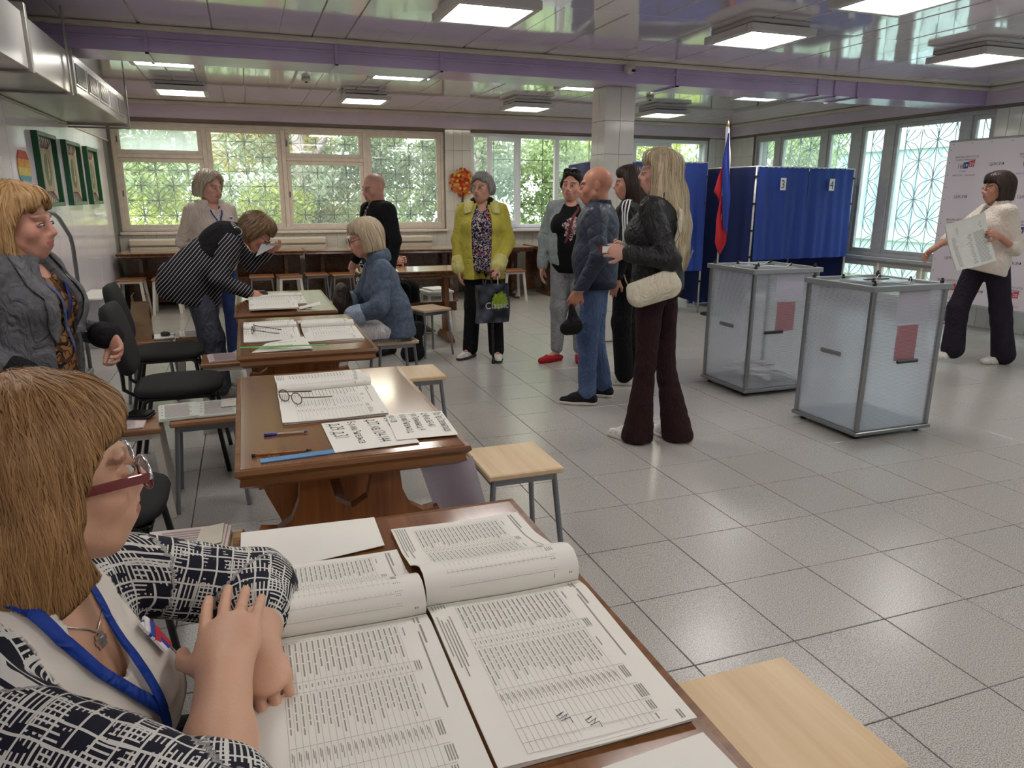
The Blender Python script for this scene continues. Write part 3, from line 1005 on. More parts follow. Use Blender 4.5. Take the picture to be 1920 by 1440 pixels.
bs = [(-1.42, 10.35, 'brown seated old stool at the far left of the back row'), (-1.02, 10.3, 'second white legged stool of the back row from the left corner'), (.15, 10.25, 'brown stool of the back row behind the striped sleeve'), (.50, 10.2, 'white legged stool of the back row just right of the held paper'), (.86, 10.3, 'grey legged stool of the back row left of the denim jacket'), (1.20, 10.2, 'grey legged stool of the back row next to the denim jacket'), (1.85, 10.1, 'brown stool of the back row behind the man in black'), (3.62, 10.0, 'white legged stool under the wall table beside the yellow coat')]
for k, (x, y, l) in enumerate(bs):
    make_stool(l, x, y, random.uniform(-.1, .1), m_oldseat, m_whiteleg if k in (0, 1, 3, 7) else m_greymet, k not in (0, 1, 3, 7))

# ================================================================ black office chairs
m_fab = M('black_chair_fabric', (26, 28, 28), .9, var=.25, vs=300, bump=.3, bs=500)
m_blk = M('black_tube', (16, 16, 17), .3, var=0)
def cushion(w, d, h, rz=.35, taper=0.0):
    mb = MB()
    def fn(u, v):
        th = math.pi * (v - .5)
        a = 2 * math.pi * u
        ex = lambda c, p: math.copysign(abs(c) ** p, c)
        r = max(0.0, math.cos(th)) ** .35
        return (w * r * ex(math.cos(a), .55), d * r * ex(math.sin(a), .55), h * ex(math.sin(th), .8))
    return mb.grid(fn, 28, 10)
def make_chair(label, x, y, rz):
    t = thing('office_chair', label, 'chair', (x, y, 0), rz, 'black fabric office chairs')
    s = cushion(.225, .235, .032).build('seat', m_fab, t, smooth=True, loc=(0, 0, .46))
    MB().box(-.19, .19, -.2, .2, .425, .437, .004).build('seat_plate', m_blk, t)
    b = cushion(.04, .225, .19).build('backrest', m_fab, t, smooth=True, loc=(-.265, 0, .735))
    b.rotation_euler.y = math.radians(-13)
    for sy in (-1, 1):
        yy = sy * .19
        MB().tube([(.22, sy * .235, 0), (.165, yy, .41), (.14, yy, .428), (-.14, yy, .428), (-.165, yy, .41), (-.25, sy * .235, 0)], .0125, 8).build('leg_frame', m_blk, t, smooth=True)
        MB().tube([(.0, sy * .12, .425), (-.2, sy * .12, .43), (-.262, sy * .12, .475), (-.262, sy * .12, .56), (-.285, sy * .12, .68)], .011, 8).build('back_bracket', m_blk, t, smooth=True)
    for sx in (-.17, .17):
        MB().cyl((sx, -.19, .40), (sx, .19, .40), .010).build('crossbar', m_blk, t, smooth=True)
    return t
make_chair('black fabric office chair at the table with the striped woman, farthest back', -.55, 5.27, .03)
make_chair('black fabric office chair facing the table with the green ruler', -.41, 4.28, .0)
make_chair('black fabric office chair behind the seated woman\'s glasses', -.55, 2.61, .0)
make_chair('black fabric office chair the seated woman in front sits on', -.42, 1.03, .05)

# ================================================================ ballot boxes
m_alu = M('box_aluminium', (150, 152, 154), .3, metal=.75, var=.05)
m_blackp = M('black_plastic', (22, 22, 24), .5, var=0)
def poly_panel(name, rot_lines=True):
    """twin-wall polycarbonate: milky, ribbed crosswise"""
    m = bpy.data.materials.new(name)
    m.use_nodes = True
    g = N(m)
    b = BS(m)
    x, y, z, v = g.obj_xyz()
    b.inputs['Base Color'].default_value = (.86, .88, .92, 1)
    b.inputs['Roughness'].default_value = .22
    w = g.math('SINE', g.math('MULTIPLY', z, 2 * math.pi / .0085))
    bp = g.n('ShaderNodeBump')
    bp.inputs['Strength'].default_value = .5
    bp.inputs['Distance'].default_value = .002
    g.l(w, bp.inputs['Height'])
    g.l(bp.outputs[0], b.inputs['Normal'])
    tr = g.n('ShaderNodeBsdfTransparent')
    tr.inputs[0].default_value = (.93, .94, .96, 1)
    tl = g.n('ShaderNodeBsdfTranslucent')
    tl.inputs[0].default_value = (.95, .96, .98, 1)
    m1 = g.n('ShaderNodeMixShader')
    m1.inputs[0].default_value = .6
    g.l(b.outputs[0], m1.inputs[1])
    g.l(tl.outputs[0], m1.inputs[2])
    mx = g.n('ShaderNodeMixShader')
    f = g.math('ADD', g.math('MULTIPLY', w, .10), .27)
    g.l(f, mx.inputs[0])
    g.l(tr.outputs[0], mx.inputs[1])
    g.l(m1.outputs[0], mx.inputs[2])
    g.l(mx.outputs[0], g.t.nodes['Material Output'].inputs[0])
    return m
m_poly = poly_panel('ribbed_polycarbonate')
m_lid = M('box_lid_grey', (142, 146, 148), .3, var=.05)
m_red = M('red_sticker', (176, 62, 72), .5, var=.08)
m_white = M('white_paper', (232, 230, 224), .7, var=.03, vs=20)
m_clear = M('clear_perspex', (190, 200, 200), .1, var=0, alpha=.5)
def ballot_box(label, x0, y0, w, d, h, stickers):
    t = thing('ballot_box', label, 'ballot box', (x0, y0, 0), 0, 'transparent ballot boxes')
    z0 = .055
    MB().box(-.01, w + .01, -.01, d + .01, .03, z0, .004).build('base_frame', m_alu, t)
    MB().box(.015, w - .015, .015, d - .015, z0, z0 + .006).build('base_plate', m_lid, t)
    for sx in (.05, w - .05):
        for sy in (.05, d - .05):
            MB().lathe([(.02, 0), (.02, .03)], (sx, sy, 0), 10).build('foot', m_blackp, t)
    for sx in (0, 1):
        for sy in (0, 1):
            cx, cy = sx * (w - .028), sy * (d - .028)
            MB().box(cx, cx + .028, cy, cy + .028, z0, h - .03, .004).build('corner_post', m_alu, t)
    for (a, b, c, e) in ((.028, w - .028, .006, .014), (.028, w - .028, d - .014, d - .006)):
        MB().box(a, b, c, e, z0, h - .03).build('side_panel', m_poly, t)
    for (a, b, c, e) in ((.006, .014, .028, d - .028), (w - .014, w - .006, .028, d - .028)):
        MB().box(a, b, c, e, z0, h - .03).build('side_panel', m_poly, t)
    ld = MB()
    ld.box(-.012, w + .012, -.012, d + .012, h - .03, h - .022, .002)
    for (a, b, c, e) in ((-.015, w + .015, -.015, .012), (-.015, w + .015, d - .012, d + .015), (-.015, .012, .012, d - .012), (w - .012, w + .015, .012, d - .012)):
        ld.box(a, b, c, e, h - .035, h, .003)
    lo = ld.build('lid', m_lid, t)
    MB().box(w * .22, w * .78, d * .25, d * .75, h - .022, h + .004, .004).build('slot_cover', m_clear, lo)
    MB().box(w * .34, w * .66, d * .48, d * .52, h + .002, h + .008).build('slot', m_dark, lo)
    for (cx, cy) in ((w * .25, d * .28), (w * .75, d * .28), (w * .25, d * .72), (w * .75, d * .72), (.03, .03), (w - .03, .03), (.03, d - .03), (w - .03, d - .03)):
        MB().lathe([(.012, 0), (.012, .015), (.007, .018), (.007, .03)], (cx, cy, h), 10).build('locking_knob', m_blackp, lo)
    MB().tube([(w * .25, d * .28, h + .02), (w * .5, d * .05, h + .012), (w * .75, d * .28, h + .02)], .0018, 5).tube([(w * .25, d * .72, h + .02), (w * .5, d * .5, h + .012), (w * .75, d * .72, h + .02)], .0018, 5).build('seal_cord', m_white, lo)
    MB().box(w * .36, w * .78, .0145, .0155, h * .76, h * .97).build('notice_sheet', M('pale_notice', (206, 198, 206), .6), t)
    MB().box(w * .40, w * .68, .0145, .017, h * .51, h * .74).build('red_sticker', m_red, t)
    hx = w * .56 if stickers == 0 else w * .36
    MB().box(hx - .09, hx + .09, -.012, .004, h * .495, h * .52, .008).build('handle', M('black_handle', (40, 40, 42), .4), t)
    MB().box(-.012, .004, d * .5 - .09, d * .5 + .09, h * .52, h * .55, .008).build('handle', M('grey_handle', (120, 120, 124), .4), t)
    return t
ballot_box('nearer transparent ballot box, empty, with a red sticker', 3.475, 3.30, .60, .56, .965, 0)
bb = ballot_box('farther transparent ballot box with folded ballots at the bottom', 3.47, 4.39, .60, .56, .965, 1)
for k in range(22):
    px, py = 3.47 + random.uniform(.1, .48), 4.39 + random.uniform(.08, .46)
    pz = .075 + .10 * random.random() * max(0, 1 - abs(px - 3.80) * 2.5)
    a, tl = random.uniform(0, 6.28), random.uniform(-.35, .35)
    w, hh = .07, .05
    mb = MB()
    ca, sa = math.cos(a), math.sin(a)
    v = []
    for s1, s2, zz in ((-1, -1, 0), (1, -1, 0), (1, 1, 0), (-1, 1, 0)):
        lx, ly = s1 * w, s2 * hh
        v.append((lx * ca - ly * sa, lx * sa + ly * ca, lx * tl))
    v2 = [(p[0], p[1], p[2] + .0025 + .018 * abs(tl)) for p in v]
    mb.add(v + v2, [(0, 1, 2, 3), (7, 6, 5, 4), (0, 4, 5, 1), (1, 5, 6, 2), (2, 6, 7, 3), (3, 7, 4, 0)])
    o = mb.build('folded_ballot', M('pinkish_ballot', (222, 208, 208), .7) if k % 3 == 0 else m_white, None, loc=(px, py, pz + .03))
    tag(o, 'folded pinkish ballot lying in the farther ballot box' if k % 3 == 0 else 'folded white ballot lying in the farther ballot box', 'ballot', 'pinkish ballots in the box' if k % 3 == 0 else 'white ballots in the box')

# ================================================================ voting booths
def cloth_mat(name, c):
    m = M(name, c, .75, var=.08, vs=3, bump=.15, bs=9, sheen=.0)
    return m
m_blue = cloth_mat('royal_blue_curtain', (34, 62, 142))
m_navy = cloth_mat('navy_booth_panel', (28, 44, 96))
m_pole = M('booth_pole', (196, 196, 196), .3, metal=.3, var=.03)
def curtain(x0, x1, z0, z1, y, amp=.030, waves=2.2, seed=0):
    rr = random.Random(seed)
    ph = [rr.uniform(0, 6.28) for _ in range(4)]
    def fn(u, v):
        s = .45 + .55 * (1 - v)
        yy = y + amp * s * (math.sin(u * waves * 6.28 + ph[0]) * .6 + .4 * math.sin(u * waves * 2.37 * 6.28 + ph[1] + v * 1.5) + .5 * math.sin(u * 3.1 + ph[2] + 2 * v))
        return (x0 + (x1 - x0) * u, yy, z0 + (z1 - z0) * v + .006 * math.sin(u * 60) * (v > .97))
    return MB().grid(fn, 70, 18)
def booth(label, loc, rz, w, d, h, nums, zc, group='blue voting booths'):
    t = thing('voting_booth', label, 'voting booth', loc, rz, group)
    for (x, y) in ((0, 0), (w, 0), (0, d), (w, d)):
        MB().cyl((x, y, 0), (x, y, h), .013, .013, 8).build('pole', m_pole, t, smooth=True)
    for (a, b) in (((0, 0), (w, 0)), ((0, d), (w, d)), ((0, 0), (0, d)), ((w, 0), (w, d))):
        MB().cyl((a[0], a[1], h), (b[0], b[1], h), .011, .011, 8).build('rail', m_pole, t, smooth=True)
    for k in range(5):
        MB().box(-.018, .018, -.02, .02, .4 + .33 * k, .425 + .33 * k, .003).build('clip', m_blackp, t)
        MB().box(w - .018, w + .018, -.02, .02, .4 + .33 * k, .425 + .33 * k, .003).build('clip', m_blackp, t)
    n = max(1, len(nums))
    for k in range(n):
        c = curtain(w * k / n + .02, w * (k + 1) / n - (.0 if n > 1 else .02), zc, h - .005, -.02, seed=k + int(w * 10)).build('curtain', m_blue, t, smooth=True)
        if k < len(nums) and nums[k]:
            cx = w * (k + .45) / n
            MB().box(cx - .045, cx + .045, -.078, -.074, h - .28, h - .13).build('number_sheet', m_white, c)
            mb = MB()
            text_into(mb, nums[k], .14, (cx - .042, -.080, h - .255), (1, 0, 0), (0, 0, 1))
            mb.build('number', M('print_black', (14, 14, 15), .6, var=0), c)
    def panel(fn):
        return MB().grid(fn, 14, 14)
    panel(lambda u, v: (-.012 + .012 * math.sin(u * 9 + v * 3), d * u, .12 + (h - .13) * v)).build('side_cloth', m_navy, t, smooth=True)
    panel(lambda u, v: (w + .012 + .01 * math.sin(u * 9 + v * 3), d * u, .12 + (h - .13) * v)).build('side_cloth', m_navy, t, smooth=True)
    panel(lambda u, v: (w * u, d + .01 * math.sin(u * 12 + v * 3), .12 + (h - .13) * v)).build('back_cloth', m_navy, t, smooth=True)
    return t
booth('blue curtained voting booth numbered 3 and 4 by the right windows', (6.02, 7.75, 0), math.radians(6), 1.72, 1.0, 1.85, ['3', '4'], .70)
booth('blue curtained voting booth behind the tiled column', (4.05, 8.36, 0), math.radians(-9), 1.52, 1.0, 1.90, ['', ''], .55)
tb = thing('skirted_table', 'small table with a blue skirt between the two booths', 'table', (5.86, 8.82, 0), math.radians(6))
MB().box(0, .62, 0, .5, .78, .80, .004).build('table_top', m_white, tb)
MB().grid(lambda u, v: (.01 + .6 * u, .005 - .012 * math.sin(u * 22), .01 + .77 * v), 40, 6).build('skirt', m_blue, tb, smooth=True)
MB().cyl((.03, .05, 0), (.03, .05, .78), .012).cyl((.59, .05, 0), (.59, .05, .78), .012).cyl((.03, .45, 0), (.03, .45, .78), .012).cyl((.59, .45, 0), (.59, .45, .78), .012).build('leg', m_pole, tb)
cs = thing('curtain_stand', 'thin white stand beside the blue skirted table', 'stand', (5.80, 8.60, 0))
MB().cyl((0, 0, .02), (.01, 0, .36), .011, .011, 8).build('pole', m_pole, cs)
MB().box(-.09, .02, -.012, .012, 0, .022, .003).build('base', m_pole, cs)

# flag
fg = thing('flag', 'white, blue and red tricolour flag hanging on a standing pole', 'flag', (5.62, 7.9, 0))
MB().cyl((.03, 0, .03), (.035, 0, 2.32), .012, .012, 10).build('pole', M('flag_pole', (196, 190, 180), .3), fg, smooth=True)
MB().lathe([(.011, 0), (.022, .03), (.016, .06), (.003, .09)], (.035, 0, 2.31), 12).build('finial', M('gold_finial', (176, 158, 110), .3, metal=.8), fg, smooth=True)
MB().lathe([(.17, 0), (.17, .015), (.05, .03), (.03, .05)], (.03, 0, 0), 20).build('base', m_blackp, fg, smooth=True)
flm = [M('flag_white', (226, 224, 230), .7), M('flag_blue', (38, 62, 150), .7), M('flag_red', (190, 34, 46), .7)]
def drape(L, Rr, y, amp, ph):
    """cloth between a left and a right edge, each a list of (z, x), hanging in soft folds"""
    zl = np.array([p[0] for p in L])[::-1]; xl = np.array([p[1] for p in L])[::-1]
    zr = np.array([p[0] for p in Rr])[::-1]; xr = np.array([p[1] for p in Rr])[::-1]
    z0, z1 = max(zl[0], zr[0]), min(zl[-1], zr[-1])
    def fn(u, v):
        a, b = zl[0] + (zl[-1] - zl[0]) * v, zr[0] + (zr[-1] - zr[0]) * v
        xa, xb = np.interp(a, zl, xl), np.interp(b, zr, xr)
        return (xa + (xb - xa) * u, y + amp * math.sin(u * 7 + ph + v * 2) + .4 * amp * math.sin(v * 9 + ph), a + (b - a) * u)
    return MB().grid(fn, 10, 24)
drape([(2.32, .0), (1.95, .02), (1.60, .05)], [(2.30, .05), (1.95, .10), (1.62, .115)], -.03, .018, 0).build('white_stripe', flm[0], fg, smooth=True)
drape([(2.22, .0), (1.90, -.04), (1.50, -.01), (1.10, .05)], [(2.24, .01), (1.90, .05), (1.50, .11), (1.02, .12)], -.062, .015, 1).build('blue_stripe', flm[1], fg, smooth=True)
drape([(1.88, -.03), (1.55, -.125), (1.46, -.04)], [(1.88, -.01), (1.55, -.03), (1.40, -.02)], -.035, .012, 2).build('red_corner', flm[2], fg, smooth=True)
drape([(1.55, -.02), (1.20, -.055), (.92, -.05), (.78, .03)], [(1.48, .02), (1.15, .10), (.92, .11), (.80, .06)], -.03, .015, 2.2).build('red_stripe', flm[2], fg, smooth=True)

# banner on the right
m_ban = M('banner_vinyl', (222, 214, 220), .35, var=.03, vs=2, bump=.1, bs=3)
bn = thing('banner', 'pale press-wall banner with repeated election logos', 'banner', (7.60, 6.42, 0))
BW, BZ0, BZ1 = 3.0, .33, 2.09
MB().box(-.006, .0, -BW, 0, BZ0, BZ1).build('banner_sheet', m_ban, bn)
MB().cyl((.02, .01, 0.02), (.02, .01, BZ1 + .01), .014).cyl((.02, -BW, 0.02), (.02, -BW, BZ1 + .01), .014).cyl((.02, .01, BZ1 + .01), (.02, -BW, BZ1 + .01), .014).cyl((.02, .01, BZ0 - .02), (.02, -BW, BZ0 - .02), .014).build('frame', m_pole, bn, smooth=True)
MB().box(-.45, .5, -.02, .03, 0, .025, .004).box(-.45, .5, -BW - .02, -BW + .03, 0, .025, .004).build('foot', m_pole, bn)
ey = MB()
for k in range(13):
    ey.box(-.009, -.005, -.03 - .005, -.03 + .005, BZ0 + .05 + k * .135, BZ0 + .06 + k * .135)
    ey.box(-.009, -.005, -.05 - k * .23 - .005, -.05 - k * .23 + .005, BZ1 - .03, BZ1 - .02)
ey.build('eyelet', m_greymet, bn)['kind'] = 'stuff'
pb_, pr_, pk_ = MB(), MB(), MB()
def logo(y, z):
    x = -.0075
    L = lambda mb, s, size, yy, zz: text_into(mb, s, size, (x, yy, zz), (0, -1, 0), (0, 0, 1))
    L(pk_, 'ВЫБОРЫ ДЕПУТАТОВ', .026, y + .13, z + .095)
    L(pk_, 'государственной думы', .022, y + .125, z + .068)
    for mb, a, s in ((pk_, .09, '18'), (pb_, .02, '19'), (pr_, -.05, '20')):
        zz = z - .02 + (.012 if a < .05 else 0) + (.016 if a < 0 else 0)
        if mb is pk_:
            text_into(mb, s, .066, (x, y + a, zz), (0, -1, 0), (0, 0, 1))
        else:
            mb.add([(x, y + a, zz - .012), (x, y + a - .062, zz - .012), (x, y + a - .07, zz + .06), (x, y + a, zz + .052)], [(0, 1, 2, 3)])
            text_into(pw_, s, .052, (x - .001, y + a - .004, zz), (0, -1, 0), (0, 0, 1))
    L(pb_, 'СЕНТЯБРЯ', .016, y + .06, z - .055)
    L(pb_, 'ТВОЙ ГОЛОС', .020, y + .14, z - .10)
    L(pr_, 'ТВОЙ ВЫБОР', .020, y - .01, z - .10)
pw_ = MB()
for c in range(8):
    for r in range(5):
        yy, zz = -.23 - c * .37, BZ1 - .27 - r * .34
        if (c + r) % 2 == 0:
            logo(yy, zz)
        else:
            text_into(pk_, 'ЦИК.РФ', .045, (-.0075, yy + .08, zz), (0, -1, 0), (0, 0, 1))
pk_.build('dark_print', M('banner_ink', (70, 66, 84), .5, var=0), bn)['kind'] = 'stuff'
pb_.build('blue_print', M('banner_blue', (52, 62, 128), .5, var=0), bn)['kind'] = 'stuff'
pr_.build('red_print', M('banner_red', (196, 62, 80), .5, var=0), bn)['kind'] = 'stuff'
pw_.build('white_print', m_white, bn)['kind'] = 'stuff'

# ================================================================ left wall decorations
m_green = M('green_frame', (24, 84, 52), .35, var=.05)
m_mount = M('beige_mount', (168, 152, 128), .7, var=.06)
for k, (y0, y1) in enumerate(((7.3, 7.98), (8.37, 9.05), (9.40, 10.02))):
    p = thing('picture', ['green framed picture nearest on the left wall, oval plant motif', 'green framed picture in the middle on the left wall', 'green framed picture nearest the back corner on the left wall'][k], 'picture', (XL + .006, 0, 0), 0, 'green framed pictures')
    z0, z1 = 1.375, 1.995
    f = MB()
    for (a, b, c, d) in ((y0, y0 + .035, z0, z1), (y1 - .035, y1, z0, z1), (y0 + .035, y1 - .035, z0, z0 + .035), (y0 + .035, y1 - .035, z1 - .035, z1)):
        f.box(.0, .05, a, b, c, d, .004)
    f.build('frame', m_green, p)
    MB().box(.002, .008, y0 + .03, y1 - .03, z0 + .03, z1 - .03).build('backing', M('whitish_backing', (206, 198, 192), .5), p)
    ym = (y0 + y1) / 2
    MB().box(.012, .018, ym - .17, ym + .17, z0 + .13, z1 - .13).build('mount', m_mount, p)
    od = MB()
    od.prism([(ym + .10 * math.cos(a * .26), (z0 + z1) / 2 + .14 * math.sin(a * .26)) for a in range(24)], 'x', .018, .020)
    od.build('motif', M('green_motif', (108, 116, 92), .7, var=.2, vs=12), p)
    lf_ = MB()
    for a in range(5):
        zc_ = z0 + .22 + .04 * a
        lf_.prism([(ym - .02 + .01 * a, zc_), (ym + .02, zc_ + .02), (ym + .05 - .008 * a, zc_ + .07), (ym, zc_ + .05)], 'x', .020, .0215)
    lf_.build('leaf_shape', M('cream_motif', (206, 200, 150), .7), p)
    st = MB()
    for a in range(9):
        yy = y0 + .05 + (y1 - y0 - .1) * a / 8
        st.tube([(.012, yy, z1 - .035), (.012, ym + (yy - ym) * .4, z1 - .13)], .003, 4).tube([(.012, yy, z0 + .035), (.012, ym + (yy - ym) * .4, z0 + .13)], .003, 4)
    st.build('string', M('reddish_string', (150, 110, 96), .8), p)['kind'] = 'stuff'
bl = thing('paper_decoration', 'rainbow coloured paper balloon stuck on the left wall', 'decoration', (XL + .006, 6.93, 1.64))
def bal(z):
    return .18 * math.sqrt(max(0, 1 - ((z - .03) / .17) ** 2)) if z > -.08 else .18 * (.77 * (z + .16) / .08)
bc = [(196, 92, 72), (222, 160, 84), (214, 196, 110), (108, 168, 176), (84, 150, 190)]
for k in range(5):
    za, zb = .17 - .064 * k, .17 - .064 * (k + 1)
    pts = [(-bal(max(zb, -.155)), zb), (bal(max(zb, -.155)), zb), (bal((za + zb) / 2), (za + zb) / 2), (bal(za), za), (-bal(za), za), (-bal((za + zb) / 2), (za + zb) / 2)]
    MB().prism(pts, 'x', 0, .008).build('colour_band', M('paper_band_%s' % ['red', 'orange', 'yellow', 'teal', 'blue'][k], bc[k], .7, var=.2, vs=25), bl)
ps = thing('wall_lettering', 'cut paper lettering at the left edge of the wall', 'lettering', (XL + .006, 6.25, 0))
mb = MB(); text_into(mb, 'ЛЕТ', .13, (.004, -.30, 1.56), (0, 1, 0), (0, 0, 1)); mb.build('dark_letters', M('black_card', (30, 28, 30), .7), ps)
MB().box(0, .004, -.35, .12, 1.50, 1.74).build('card', m_white, ps)
mb = MB(); text_into(mb, '№1', .12, (.006, -.1, 1.38), (0, 1, 0), (0, 0, 1)); mb.build('pink_letters', M('magenta_card', (176, 60, 110), .7), ps)

# autumn tree ornament on the pier
at = thing('autumn_tree_ornament', 'orange and red paper autumn tree on the tiled pier', 'decoration', (3.21, YB - .03, 1.33))
MB().tube([(0, 0, .02), (.005, 0, .12), (0, 0, .25)], [.022, .016, .014], 8).tube([(0, 0, .2), (-.06, 0, .3)], [.01, .005], 6).tube([(0, 0, .2), (.06, 0, .3)], [.01, .005], 6).build('trunk', M('brown_card', (86, 60, 44), .8), at)
MB().box(-.08, .08, -.02, .02, 0, .03, .008).build('base', M('ochre_card', (176, 130, 70), .8), at)
oc_ = [(206, 96, 34), (224, 146, 44), (172, 48, 30), (232, 180, 70), (196, 70, 30)]
for c in range(5):
    lm = MB()
    for k in range(46):
        a, r = random.uniform(0, 6.28), .20 * math.sqrt(random.random())
        cx, cz, y = r * math.cos(a), .36 + r * 1.02 * math.sin(a), random.uniform(-.05, .012)
        q = random.uniform(0, 6.28)
        s = random.uniform(.016, .028)
        lm.add([(cx + s * math.cos(q + t), y + .006 * math.sin(3 * t), cz + s * math.sin(q + t)) for t in (0, 1.3, 2.6, 3.9, 5.1)], [(0, 1, 2, 3, 4)])
    o = lm.build('paper_leaves', M('leaf_paper_%s' % ['orange', 'amber', 'red', 'yellow', 'rust'][c], oc_[c], .7), at)
    o['kind'] = 'stuff'

# ================================================================ things along the left wall
cb = thing('cabinet', 'low white topped grey cabinet by the left wall', 'cabinet', (-1.60, 8.0, 0))
MB().box(0, .20, 0, .75, 0, .48, .004).build('body', M('grey_cabinet', (160, 160, 164), .4), cb)
MB().box(-.0, .22, -.02, .77, .48, .50, .003).build('top', m_white, cb)
tr_ = thing('tube_handle_trolley', 'grey bent tube handle standing behind the woman in the blazer', 'trolley', (-1.30, 6.2, 0))
MB().tube([(0, -.45, .02), (0, -.45, 1.24), (0, -.40, 1.33), (0, -.28, 1.36), (0, -.02, 1.345), (0, .12, 1.31), (0, .42, 1.16), (0, .46, 1.08), (0, .46, .02)], .016, 8).build('handle', m_greymet, tr_, smooth=True)
MB().box(-.25, .02, -.47, .48, .04, .09, .008).build('platform', m_greymet, tr_)
for sy in (-.4, .4):
    for sx in (-.2, -.03):
        MB().cyl((sx, sy - .012, .03), (sx, sy + .012, .03), .03, .03, 12).build('wheel', m_blackp, tr_)
# ================================================================ signed-distance modelling for bodies, clothes and hair
def V3(p):
    return np.array(p, dtype=np.float64)
def nrm(v):
    v = V3(v)
    return v / max(1e-9, np.linalg.norm(v))

class Field:
    def __init__(self, vox):
        self.vox = vox
        self.ops = []
    def rc(self, p0, p1, r0, r1=None, k=.03, fl=None, op='u'):
        """round cone; fl = (axis, factor) thins it along an axis"""
        self.ops.append(('rc', V3(p0), V3(p1), r0, r0 if r1 is None else r1, k, fl, op))
        return self
    def el(self, c, r, k=.03, R=None, op='u'):
        self.ops.append(('el', V3(c), V3(r), R, k, op))
        return self
    def cut(self, p, n, k=0.004):
        self.ops.append(('cut', V3(p), nrm(n), k))
        return self
    def noise(self, amp, freq, seed=0, dirv=(1, 1, 1)):
        self.ops.append(('noise', amp, freq, seed, V3(dirv)))
        return self
    def fn(self, f):
        self.ops.append(('fn', f))
        return self
    def bounds(self):
        lo, hi = [], []
        for o in self.ops:
            if o[0] == 'rc' and o[7] == 'u':
                lo.append(np.minimum(o[1] - o[3], o[2] - o[4])); hi.append(np.maximum(o[1] + o[3], o[2] + o[4]))
            elif o[0] == 'el' and o[5] == 'u':
                m = o[2].max() if o[3] is not None else o[2]
                lo.append(o[1] - m); hi.append(o[1] + m)
        return np.min(lo, 0) - .035, np.max(hi, 0) + .035
    def run(self):
        lo, hi = self.bounds()
        v = self.vox
        n = np.ceil((hi - lo) / v).astype(int) + 1
        self.lo, self.n = lo, n
        ax = [(lo[i] + v * np.arange(n[i])).astype(np.float32) for i in range(3)]
        D = np.full(tuple(n), .25, np.float32)
        def sl(a, b):
            i0 = np.clip(np.floor((a - lo) / v).astype(int), 0, n)
            i1 = np.clip(np.ceil((b - lo) / v).astype(int) + 1, 0, n)
            return tuple(slice(int(x), int(y)) for x, y in zip(i0, i1))
        def comb(s, d, k, op):
            a = D[s]
            if op == 'u':
                h = np.clip(.5 + .5 * (a - d) / k, 0, 1)
                D[s] = a + (d - a) * h - k * h * (1 - h)
            else:
                h = np.clip(.5 - .5 * (a + d) / k, 0, 1)
                D[s] = a + (-d - a) * h + k * h * (1 - h)
        for o in self.ops:
            if o[0] == 'rc':
                _, p0, p1, r0, r1, k, fl, op = o
                m = max(r0, r1) + k + 3 * v + .01
                s = sl(np.minimum(p0, p1) - m, np.maximum(p0, p1) + m)
                X, Y, Z = ax[0][s[0]][:, None, None], ax[1][s[1]][None, :, None], ax[2][s[2]][None, None, :]
                d = p1 - p0
                L2 = max(1e-9, float(d @ d))
                t = np.clip(((X - p0[0]) * d[0] + (Y - p0[1]) * d[1] + (Z - p0[2]) * d[2]) / L2, 0, 1)
                wx, wy, wz = X - p0[0] - t * d[0], Y - p0[1] - t * d[1], Z - p0[2] - t * d[2]
                q = wx * wx + wy * wy + wz * wz
                if fl is not None:
                    a, f = fl
                    e = wx * a[0] + wy * a[1] + wz * a[2]
                    q = q + e * e * (f * f - 1)
                comb(s, (np.sqrt(q) - (r0 + t * (r1 - r0))).astype(np.float32), k, op)
            elif o[0] == 'el':
                _, c, r, R, k, op = o
                m = r.max() + k + 3 * v + .01
                s = sl(c - m, c + m)
                X, Y, Z = ax[0][s[0]][:, None, None] - c[0], ax[1][s[1]][None, :, None] - c[1], ax[2][s[2]][None, None, :] - c[2]
                if R is not None:
                    X, Y, Z = (X * R[0, 0] + Y * R[1, 0] + Z * R[2, 0], X * R[0, 1] + Y * R[1, 1] + Z * R[2, 1], X * R[0, 2] + Y * R[1, 2] + Z * R[2, 2])
                k0 = np.sqrt((X / r[0]) ** 2 + (Y / r[1]) ** 2 + (Z / r[2]) ** 2)
                k1 = np.sqrt((X / r[0] ** 2) ** 2 + (Y / r[1] ** 2) ** 2 + (Z / r[2] ** 2) ** 2)
                d = np.where(k0 < 1e-4, -r.min(), k0 * (k0 - 1) / np.maximum(k1, 1e-6))
                comb(s, d.astype(np.float32), k, op)
            elif o[0] == 'cut':
                _, p, nn, k = o
                d = (ax[0][:, None, None] - p[0]) * nn[0] + (ax[1][None, :, None] - p[1]) * nn[1] + (ax[2][None, None, :] - p[2]) * nn[2]
                np.maximum(D, d.astype(np.float32), out=D)
            elif o[0] == 'noise':
                _, amp, fr, seed, dv = o
                idx = np.nonzero(np.abs(D) < .03)
                P = [(ax[i][idx[i]] * fr * dv[i]).astype(np.float32) for i in range(3)]
                x, y, z = P
                w = 1.3 * np.sin(.7 * x + 1.1 * z + seed) + 1.1 * np.sin(.9 * y - .6 * z + seed * 2.1)
                nz = (.55 - np.abs(np.sin(.5 * (x + .8 * y) + .6 * w + seed))) * .8 + (.55 - np.abs(np.sin(.8 * z - .6 * y + .7 * w + 1.3 * seed))) * .7 + np.sin(2.3 * x - 1.9 * z + w * 1.4) * .18
                D[idx] += amp * nz
            elif o[0] == 'fn':
                o[1](D, ax)
        D[0] = D[-1] = .2
        D[:, 0] = D[:, -1] = .2
        D[:, :, 0] = D[:, :, -1] = .2
        self.D = D
        return self
